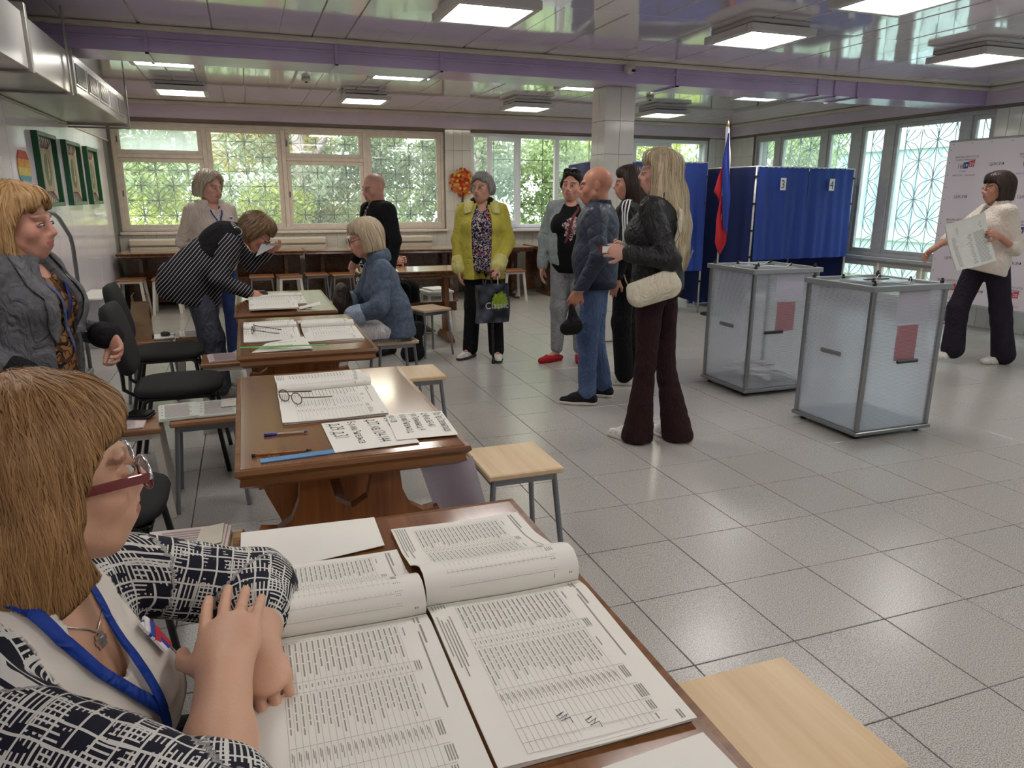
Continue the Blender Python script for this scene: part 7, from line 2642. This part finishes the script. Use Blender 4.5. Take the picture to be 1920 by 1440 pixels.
# ================================================================ P13: person seated behind the man in black
def hidden_sitter():
    J = std(1.62)
    W = dict(pelvis=(-.02, 0, .55), waist=(0, 0, .67), chest=(.02, 0, .87), neck=(.03, 0, 1.05), head=(.06, 0, 1.19), shR=(.0, -.17, .99), shL=(.0, .17, .99), elR=(.12, -.24, .78), wrR=(.30, -.15, .80), elL=(.12, .24, .78), wrL=(.30, .12, .80),
             hipL=(0, .09, .53), hipR=(0, -.09, .53), knL=(.42, .10, .50), knR=(.42, -.10, .50), anL=(.50, .10, .085), anR=(.48, -.1, .085), toL=(.64, .11, .03), toR=(.62, -.12, .03))
    for k, v in W.items():
        J[k] = V3(v)
    P = Person('person in black seated behind the man in black, mostly hidden', (1.27, 8.05, 0), -38, J, (0, 10, 0), 1.0)
    P.body(.007, (196, 146, 126))
    P.eyes()
    F = Field(.009)
    torso(F, J, .03, bust=.08, belly=.09, p=.18, w=.17, c=.165, sh=.07)
    for S in 'LR':
        sleeve(F, J, S, .074, .068, .056, 0, .04, .95)
    P.wear('patterned_top', F, squiggle_mat('black_white_squiggle', (18, 18, 20), [((216, 214, 210), 1.0, .045)], 40))
    G = Field(.009)
    legs(G, J, .098, .08, .07, k=.05)
    P.wear('black_trousers', G, cloth('black_slacks', (17, 17, 19)))
    P.shoes(cloth('khaki_trainer', (110, 108, 88), .8), M('white_sole', (214, 208, 196), .6), vox=.008)
    Hh = Field(.006)
    bob(Hh, P.H, 1.08, -.07, -.09, .06, -.09, .002)
    P.hair(Hh, hair_mat('dark_brown_hair2', (50, 38, 30), (92, 72, 56)), 200, .1, .003)
hidden_sitter()
bg2 = thing('tote_bag', 'black cloth bag standing on the floor beside the pale stool', 'bag', (1.36, 6.45, 0), .3)
B_ = Field(.008)
B_.rc((-.05, 0, .07), (.05, 0, .07), .07, None, .02, (V3((0, 1, 0)), 1.3)).rc((-.06, 0, .3), (.06, 0, .3), .07, None, .02, (V3((0, 1, 0)), 1.8)).rc((0, 0, .1), (0, 0, .3), .10, .10, .03, (V3((0, 1, 0)), 1.6))
B_.cut((0, 0, .36), (0, 0, 1)).cut((0, 0, 0), (0, 0, -1)).noise(.005, 25, 1)
shape('bag_body', B_, cloth('black_bag_cloth', (22, 22, 25)), bg2)
MB().tube([(-.05, 0, .35), (-.04, 0, .46), (.04, 0, .46), (.05, 0, .35)], .006, 6).build('handle', m_blackp, bg2)
# ================================================================ voter lists and other papers on the tables
m_page = M('list_page', (234, 231, 222), .65, var=.02, vs=6)
m_ink = M('printed_grey', (152, 148, 141), .7, var=0)
m_line = M('printed_rule', (186, 182, 174), .7, var=0)
m_inkb = M('pen_ink', (70, 72, 100), .6, var=0)
def list_book(label, x0, x1, yt, ys, yb, z, curl=.05, seed=1, dense=1.0, th=.010, parent_group='open voter lists', skew=0.0):
    """open landscape list lying with its spine along X: the upper leaf rolls away at the spine"""
    t = thing('voter_list', label, 'voter list', (0, 0, 0), 0, parent_group)
    rr = random.Random(seed)
    wob = lambda u: .004 * math.sin(u * 3 + seed)
    prof_up = [(yt, th * .5), (yt + (ys - yt) * .35, th * .8), (yt + (ys - yt) * .6, th + curl * .25), (ys + .085, th + curl * .75), (ys + .055, th + curl * .98), (ys + .028, th + curl * .98), (ys + .008, th + curl * .74), (ys + .000, th + curl * .38), (ys + .006, th + .002)]
    prof_lo = [(ys + .004, th + .001), (ys - .012, th + .006), (ys - .04, th + .007), (ys + (yb - ys) * .4, th + .003), (ys + (yb - ys) * .7, th), (yb, th * .9)]
    def along(prof):
        d = [0]
        for a, b in zip(prof, prof[1:]):
            d.append(d[-1] + math.hypot(b[0] - a[0], b[1] - a[1]))
        d = np.array(d) / d[-1]
        ya = np.array([p[0] for p in prof]); za = np.array([p[1] for p in prof])
        return lambda v: (float(np.interp(v, d, ya)), float(np.interp(v, d, za)))
    fu, fo = along(prof_up), along(prof_lo)
    def P(f, off=0.0):
        def g(u, v):
            y, zz = f(v)
            return (x0 + (x1 - x0) * u + skew * (y - ys), y + wob(u) * .5, z + zz + off + .0015 * math.sin(u * 5 + seed))
        return g
    bl_ = MB().box(x0 + .004, x1 - .004, min(yb, ys) + .004, ys, z, z + th * .85).build('page_block', m_page, t)
    for nm, f, nv in (('upper_leaf', fu, 30), ('lower_leaf', fo, 12)):
        lo = MB().grid(P(f), 10, nv).grid(P(f, -.0016), 10, nv).build(nm, m_page, t, smooth=True)
        S = P(f, .0006)
        ln, tx = MB(), MB()
        nu = int(21 * dense)
        u0, u1 = .15, .80
        def quad(mb, a, b, c, d, nseg=1):
            for k in range(nseg):
                va, vb = c + (d - c) * k / nseg, c + (d - c) * (k + 1) / nseg
                mb.add([S(a, va), S(b, va), S(b, vb), S(a, vb)], [(0, 1, 2, 3)])
        for i in range(nu + 1):
            u = u0 + (u1 - u0) * i / nu
            quad(ln, u, u + .0022, .06, .97, 14 if nm == 'upper_leaf' else 5)
        for v in (.06, .315, .375, .64, .76, .85, .92, .97):
            quad(ln, u0, u1 + .06, v, v + .0022)
        for i in range(nu):
            u = u0 + (u1 - u0) * (i + .5) / nu
            w = .0040
            vv = .075
            for q in range(3):
                ln_ = rr.uniform(.045, .075)
                quad(tx, u - w, u + w, vv, vv + ln_)
                vv += ln_ + .008
            quad(tx, u - w * .7, u + w * .7, .335, .355)
            vv = .39
            for q in range(4):
                ln_ = rr.uniform(.02, .06)
                quad(tx, u - w * .8, u + w * .8, vv, vv + ln_)
                vv += ln_ + .007
            if nm == 'lower_leaf':
                quad(tx, u - w * 1.5, u - w * .5, .66, .70)
                quad(tx, u + w * .3, u + w * 1.2, .67, .725)
        for (v, lnv, n) in ((.09, .06, 1), (.32, .05, 3), (.45, .06, 1), (.65, .07, 3), (.77, .07, 4), (.86, .05, 3), (.93, .03, 1)):
            for k in range(n):
                uu = .825 + .013 * k
                quad(tx, uu, uu + .006, v, v + lnv)
        quad(tx, .925, .936, .03, .22, 2)
        quad(tx, .905, .913, .03, .60, 4)
        for k in range(5):
            quad(tx, .02 + .018 * k, .026 + .018 * k, .02, rr.uniform(.3, .55), 3)
        quad(tx, .93, .938, .94, .985)
        quad(tx, .945, .951, .94, .985)
        a = ln.build('ruled_lines', m_line, lo); a['kind'] = 'stuff'
        b = tx.build('printed_text', m_ink, lo); b['kind'] = 'stuff'
    if dense >= 1:
        S = P(fo, .001)
        sg = MB()
        for q in range(2):
            uu, vv = .38 + .12 * q, .82 + .05 * q
            pts = [S(uu + .03 * math.sin(k * 1.9) + .004 * k, vv + .006 * k + .012 * math.cos(k * 2.3)) for k in range(9)]
            sg.tube(pts, .0005, 4)
        sg.build('signature', m_inkb, t)
    return t
ZT = .7508
list_book('open voter list on the nearest table, beside the seated woman\'s hands', -.045, .243, 1.375, 1.105, .70, ZT, .052, 1)
list_book('open voter list at the outer side of the nearest table', .248, .542, 1.465, 1.120, .728, ZT, .055, 2)
list_book('open voter list under the folded glasses on the signs table', .062, .408, 3.035, 2.728, 2.345, ZT, .035, 3, .9)
list_book('open voter list under the black glasses on the green-ruler table', -.055, .225, 4.46, 4.155, 3.80, ZT, .025, 4, .7)
list_book('open voter list at the outer side of the green-ruler table', .245, .535, 4.43, 4.115, 3.72, ZT, .030, 5, .7)
list_book('open voter list the woman in stripes writes in', .045, .36, 5.80, 5.52, 5.14, ZT, .012, 6, .6)
def sheet(name, label, corners, z, mat=None, bend=.0, cat='paper', group=None, th=.0012):
    """single sheet from four corners (x, y[, dz]) counter-clockwise"""
    c = [V3((p[0], p[1], z + (p[2] if len(p) > 2 else 0))) for p in corners]
    def fn(u, v):
        p = (1 - v) * ((1 - u) * c[0] + u * c[1]) + v * ((1 - u) * c[3] + u * c[2])
        return p + V3((0, 0, bend * math.sin(math.pi * u) * math.sin(math.pi * v)))
    o = MB().grid(fn, 8, 8).grid(lambda u, v: fn(u, v) - V3((0, 0, th)), 8, 8).build(name, mat or m_page, None, smooth=True)
    tag(o, label, cat, group)
    return o, fn
sheet('blank_sheet', 'blank white sheet with a curling corner at the head of the nearest table', [(-.066, 1.352), (.222, 1.40), (.224, 1.545), (-.062, 1.535, .012)], .756, bend=.02)
list_book('loose voter list lying askew near the writing hand', -.02, .285, 5.50, 5.06, 4.86, ZT + .012, .004, 7, .6)

# address signs
def sign(name, label, x0, x1, y0, y1, z, lines, rotz=0, col=True):
    t = thing(name, label, 'sign', ((x0 + x1) / 2, (y0 + y1) / 2, z), rotz)
    hw, hh = (x1 - x0) / 2, (y1 - y0) / 2
    MB().box(-hw, hw, -hh, hh, 0, .0016).build('card', m_page, t)
    mb = MB()
    for (s, size, px, py, sq) in lines:
        text_into(mb, s, size, (px, py, .0020), (0, -1, 0), (1, 0, 0), squeeze=sq)
    mb.build('lettering', M('print_black', (14, 14, 15), .6, var=0), t)['kind'] = 'stuff'
    return t
sign('address_sign', 'white address sign with four lines ending in house numbers 29 and 31', .185, .435, 2.025, 2.32, ZT + .002, [(ADDRESS[5], .036, .075, .135, .8), (ADDRESS[6], .052, .015, .135, .66), (ADDRESS[5], .036, -.045, .135, .8), (ADDRESS[7], .062, -.105, .13, .62)], math.radians(2))
sign('address_sign', 'white address sign overlapping at the outer table corner', .385, .575, 2.06, 2.325, ZT + .005, [(ADDRESS[0], .036, .062, .122, .62), (ADDRESS[1], .034, .022, .122, .7), (ADDRESS[2], .034, -.015, .122, .66), (ADDRESS[3], .034, -.052, .122, .66), (ADDRESS[4], .030, -.088, .122, .7)], math.radians(-3))
sign('address_sign', 'white address sign cut off at the bottom edge of the picture', .345, .548, .40, .698, ZT + .002, [('Пр', .075, .03, .075, .9), ('д.', .05, -.045, .045, .9), ('ул.', .05, -.045, -.06, .9)], math.radians(4))
s3, f3 = sheet('address_sheet', 'curled address sheet with bold letters under the green ruler', [(-.02, 3.55, .0), (.26, 3.56), (.235, 3.79, .02), (.05, 3.66, .02)], .7545, bend=.01)
mb = MB()
for r, (s, z_) in enumerate((('пр. Ленина', .040), ('ул. Горького д. 12', .030))):
    vs, fs = letters(s)
    mb.add([tuple(V3(f3(.25 + v[0] * z_ * 2.0, .25 + .32 * r + v[1] * z_ * 3)) + V3((0, 0, .0012))) for v in vs], fs)
o = mb.build('lettering', M('print_black', (14, 14, 15), .6, var=0), s3); o['kind'] = 'stuff'

# pens, rulers, glasses
def pen(label, a, b, z, col, cap=None, name='pen', r=.004):
    t = thing(name, label, name, (a[0], a[1], z + r))
    d = V3((b[0] - a[0], b[1] - a[1], 0))
    n = nrm(d)
    MB().cyl((0, 0, 0), tuple(d * .9), r, r, 8).build('barrel', col, t, smooth=True)
    MB().cyl(tuple(d * .9), tuple(d), r, .0006, 8).build('tip', cap or m_greymet, t, smooth=True)
    MB().cyl(tuple(-n * .001), tuple(d * .28) if name == 'pen' else tuple(d * .05), r * 1.25, r * 1.25, 8).build('cap' if name == 'pen' else 'ferrule', cap or m_blackp, t, smooth=True)
    return t
pen('clear ballpoint pen with a blue cap on the signs table', (.003, 2.25), (.134, 2.243), ZT, M('clear_plastic', (170, 150, 130), .2), M('blue_cap', (30, 50, 150), .3))
pen('brown wooden pencil beside the blue ruler', (-.035, 2.07), (.13, 2.064), ZT, M('pencil_brown', (150, 92, 50), .4), m_dark, 'pencil')
pen('yellow pencil lying above the green ruler', (-.03, 3.66), (.15, 3.64), ZT + .004, M('pencil_yellow', (206, 170, 70), .4), m_dark, 'pencil')
def ruler(label, a, b, z, col, w=.016):
    t = thing('ruler', label, 'ruler', (0, 0, z))
    a, b = V3((a[0], a[1], 0)), V3((b[0], b[1], 0))
    d = nrm(b - a); n = np.cross((0, 0, 1), d)
    c = (a + b) / 2
    MB().obox(tuple(c + V3((0, 0, .0015))), d, n, (0, 0, 1), np.linalg.norm(b - a) / 2, w, .0015).build('blade', col, t)
    tk = MB()
    L = np.linalg.norm(b - a)
    for k in range(int(L / .01)):
        tk.obox(tuple(a + d * (.005 + .01 * k) + n * (w - .004) + V3((0, 0, .0032))), d, n, (0, 0, 1), .0004, .003, .0001)
    o = tk.build('graduations', m_dark, t); o['kind'] = 'stuff'
    return t
ruler('pale blue plastic ruler along the edge of the signs table', (-.014, 2.022), (.386, 2.052), ZT + .0002, M('blue_plastic', (96, 150, 196), .25))
ruler('bright green plastic ruler on the third table', (-.07, 3.60), (.32, 3.545), ZT + .020, M('green_plastic', (96, 196, 70), .3), .010)
def specs(name, label, loc, rz, col, w=.065, fold=False):
    t = thing('eyeglasses', label, 'glasses', loc, rz)
    for q in (-1, 1):
        MB().tube([(0, q * .034 + .028 * math.cos(a), .022 + .02 * math.sin(a)) for a in np.linspace(0, 6.28, 18)], .0018, 6).build('rim', col, t)
        MB().add([(0, q * .034 + .027 * math.cos(a), .022 + .019 * math.sin(a)) for a in np.linspace(0, 6.28, 16)[:-1]], [tuple(range(15))]).build('lens', m_glass, t)
        MB().tube([(0, q * .064, .03), (.10, q * .062, .03 - .02), (.138, q * .058, .004)], .0022, 6).build('temple', col, t)
    MB().tube([(0, -.007, .026), (-.003, 0, .029), (0, .007, .026)], .0016, 6).build('bridge', col, t)
    return t
specs('a', 'thin brown glasses lying on the open list of the signs table', (.10, 2.56, ZT + .014), math.radians(35), M('brown_rim', (80, 56, 46), .3))
specs('b', 'black glasses with long temples lying on the third table\'s list', (-.005, 4.02, ZT + .014), math.radians(-8), M('black_rim', (24, 22, 24), .3))

# held paper near the striped woman's face
t = thing('held_sheet', 'grey white sheet held up by the woman in stripes', 'paper', (0, 0, 0))
c = [V3((.05, 5.60, 1.045)), V3((.20, 5.72, 1.115)), V3((.345, 5.80, 1.115)), V3((.10, 5.62, 1.135))]
MB().add([c[0], c[1], c[3]], [(0, 1, 2)]).add([c[3] + V3((0, 0, .001)), c[1], c[2]], [(0, 1, 2)]).add([c[0] - V3((0, 0, .0015)), c[1] - V3((0, 0, .0015)), c[3] - V3((0, 0, .0015))], [(2, 1, 0)]).build('sheet', M('greyish_sheet', (204, 206, 212), .6), t)
wl_ = thing('wallet', 'dark brown open wallet under the striped woman\'s forearm', 'wallet', (.03, 5.60, ZT + .02), .2)
MB().box(-.06, .08, -.05, .05, 0, .022, .006).build('body', M('dark_brown_leather2', (60, 34, 30), .4), wl_)
MB().box(-.05, .07, -.04, .04, .022, .027, .002).build('flap', M('dark_brown_leather3', (74, 42, 36), .4), wl_)

# ballots and small things on the stools
def stack(label, x, y, z, w, d, h, col, rz=0, name='ballot_stack', n=5, printed=True):
    t = thing(name, label, 'ballots', (x, y, z), rz)
    for k in range(n):
        ox, oy = random.uniform(-.006, .006), random.uniform(-.006, .006)
        MB().box(-w / 2 + ox, w / 2 + ox, -d / 2 + oy, d / 2 + oy, h * k / n + .0004, h * (k + 1) / n).build('sheaf', col if k >= n - 2 else M('pale_green_ballot', (206, 216, 206), .7), t)
    if printed:
        pr = MB()
        for r in range(16):
            yy = d * .42 - d * .84 * r / 15
            pr.box(-w * .36, w * (.36 - .1 * random.random()), yy - d * .014, yy + d * .014, h + .0006, h + .0009)
        for r in range(4):
            yy = d * .36 - d * .2 * r
            pr.box(-w * .45, -w * .40, yy - .006, yy + .006, h + .0006, h + .0009)
        o = pr.build('print', M('mauve_print', (176, 160, 160), .7, var=0), t); o['kind'] = 'stuff'
    return t
m_pinkb = M('pink_ballot', (224, 208, 202), .7, var=.03)
m_greenb = M('green_tint_ballot', (214, 220, 210), .7, var=.03)
stack('stack of pinkish ballots on the stool beside the seated woman', -.24, 2.09, .451, .22, .30, .035, m_pinkb, math.radians(-4))
sheet('torn_note', 'cream torn note lying on the pinkish ballot stack', [(-.215, 2.07), (-.14, 2.10), (-.135, 2.235), (-.20, 2.22)], .4905, M('cream_note', (226, 218, 198), .7))
cdf = MB().box(-.03, .03, -.11, .11, 0, .006, .002).build('card_folder', M('kraft_card', (176, 146, 96), .7), None, loc=(-.115, 2.12, .4525))
tag(cdf, 'brown card folder sticking out from the pinkish ballot stack', 'folder')
stack('left page pile of pale green ballots beside the wallet', -.375, 3.69, .4525, .17, .26, .014, m_greenb, math.radians(6), n=3)
stack('right pile of pale green ballots with a form on the grey legged stool', -.19, 3.71, .4505, .20, .27, .012, m_greenb, math.radians(3), n=3)
fm = MB().box(-.05, .05, -.06, .06, 0, .0015).build('paper_form', M('cream_form', (222, 216, 202), .7), None, loc=(-.135, 3.745, .466))
tag(fm, 'small cream form lying on the right ballot pile', 'paper')
stack('pinkish papers on the white legged stool behind the glasses', -.63, 3.66, .4405, .24, .26, .006, m_pinkb, 0, n=2)
ph = thing('wallet', 'black folding wallet on the old stool', 'wallet', (-.545, 3.70, .4475), math.radians(-20))
MB().box(-.055, .055, -.045, .045, 0, .012, .003).build('lower_half', m_blackp, ph)
MB().box(-.053, .053, -.043, .043, .013, .024, .003).build('upper_half', M('black_gloss', (14, 14, 16), .15), ph)
bgk = thing('paper_bag', 'crumpled brown paper carrier bag on the stool', 'bag', (-.765, 5.84, .45), math.radians(3))
m_kraft = M('kraft_paper', (142, 116, 88), .8, var=.12, vs=12, bump=.6, bs=14)
def bagside(x0, y0, x1, y1):
    return lambda u, v: (x0 + (x1 - x0) * u + .006 * math.sin(v * 9 + x0 * 30), y0 + (y1 - y0) * u + .006 * math.sin(v * 7 + u * 5), .27 * v)
for (a, b, c, d) in ((-.06, -.045, .06, -.045), (.06, -.045, .06, .045), (.06, .045, -.06, .045), (-.06, .045, -.06, -.045)):
    MB().grid(bagside(a, b, c, d), 6, 10).build('bag_side', m_kraft, bgk, smooth=True)
MB().box(-.06, .06, -.045, .045, 0, .004).build('bottom', m_kraft, bgk)
for yy in (-.045, .045):
    MB().tube([(-.045, yy, .265), (-.05, yy, .32), (-.035, yy, .335)], .003, 6).tube([(.045, yy, .265), (.05, yy, .32), (.035, yy, .335)], .003, 6).build('handle', m_kraft, bgk)
nb = thing('notebook', 'grey notebook with papers beside the paper bag', 'notebook', (-.63, 5.82, .4505), .1)
MB().box(-.07, .07, -.1, .1, 0, .012, .002).build('cover', M('grey_cover', (120, 118, 112), .6), nb)
MB().box(-.065, .065, -.095, .095, .012, .016).build('pages', m_page, nb)
ms = thing('round_case', 'small dark round case on the notebook', 'case', (-.62, 5.82, .467))
MB().lathe([(.028, 0), (.034, .01), (.03, .026), (.012, .035)], (0, 0, 0), 14).build('shell', M('dark_olive_plastic', (56, 54, 46), .4), ms, smooth=True)
MB().tube([(.03, 0, .01), (.06, -.01, .005), (.075, .01, .004)], .002, 5).build('cord', m_greymet, ms)
stack('white papers on the stool left of the bending woman', -.42, 5.93, .451, .22, .26, .008, m_page, .1, n=2, name='paper_pile')
stack('pinkish papers on the stool at the far table corner', -.19, 4.95, .451, .2, .24, .008, m_pinkb, .1, n=2, name='paper_pile')
stack('papers on the white stool behind the slim table', 1.98, 8.02, .451, .22, .28, .02, m_page, .2, n=3, name='paper_pile', printed=False)
sheet('table_papers', 'white papers lying on the pale slim table', [(1.05, 7.2), (1.4, 7.18), (1.42, 7.4), (1.08, 7.45)], .7525)
rdp = MB().box(-.045, .045, -.008, .008, 0, .003, .001).build('red_label', M('red_brown_plastic', (150, 70, 60), .4), None, loc=(.33, 4.98, ZT + .0002))
tag(rdp, 'small red brown strip on the striped woman\'s table', 'label')
sheet('curled_slip', 'white paper slip with a curled end on the striped woman\'s table', [(.29, 4.90), (.43, 4.93, .02), (.43, 5.02, .03), (.29, 5.0)], .7525, bend=.0)
# lilac sheet hanging down at the signs table
ls = MB().grid(lambda u, v: ((1 - v) * (.63 + .18 * u) + v * (.44 + .17 * u), (1 - v) * 2.40 + v * 2.05 + .02 * math.sin(u * 5 + v), .16 + .525 * v), 10, 12).build('hanging_cloth', M('lilac_cloth', (184, 176, 190), .8, var=.05), None, smooth=True)
tag(ls, 'pale lilac cloth hanging at the side of the signs table', 'cloth')
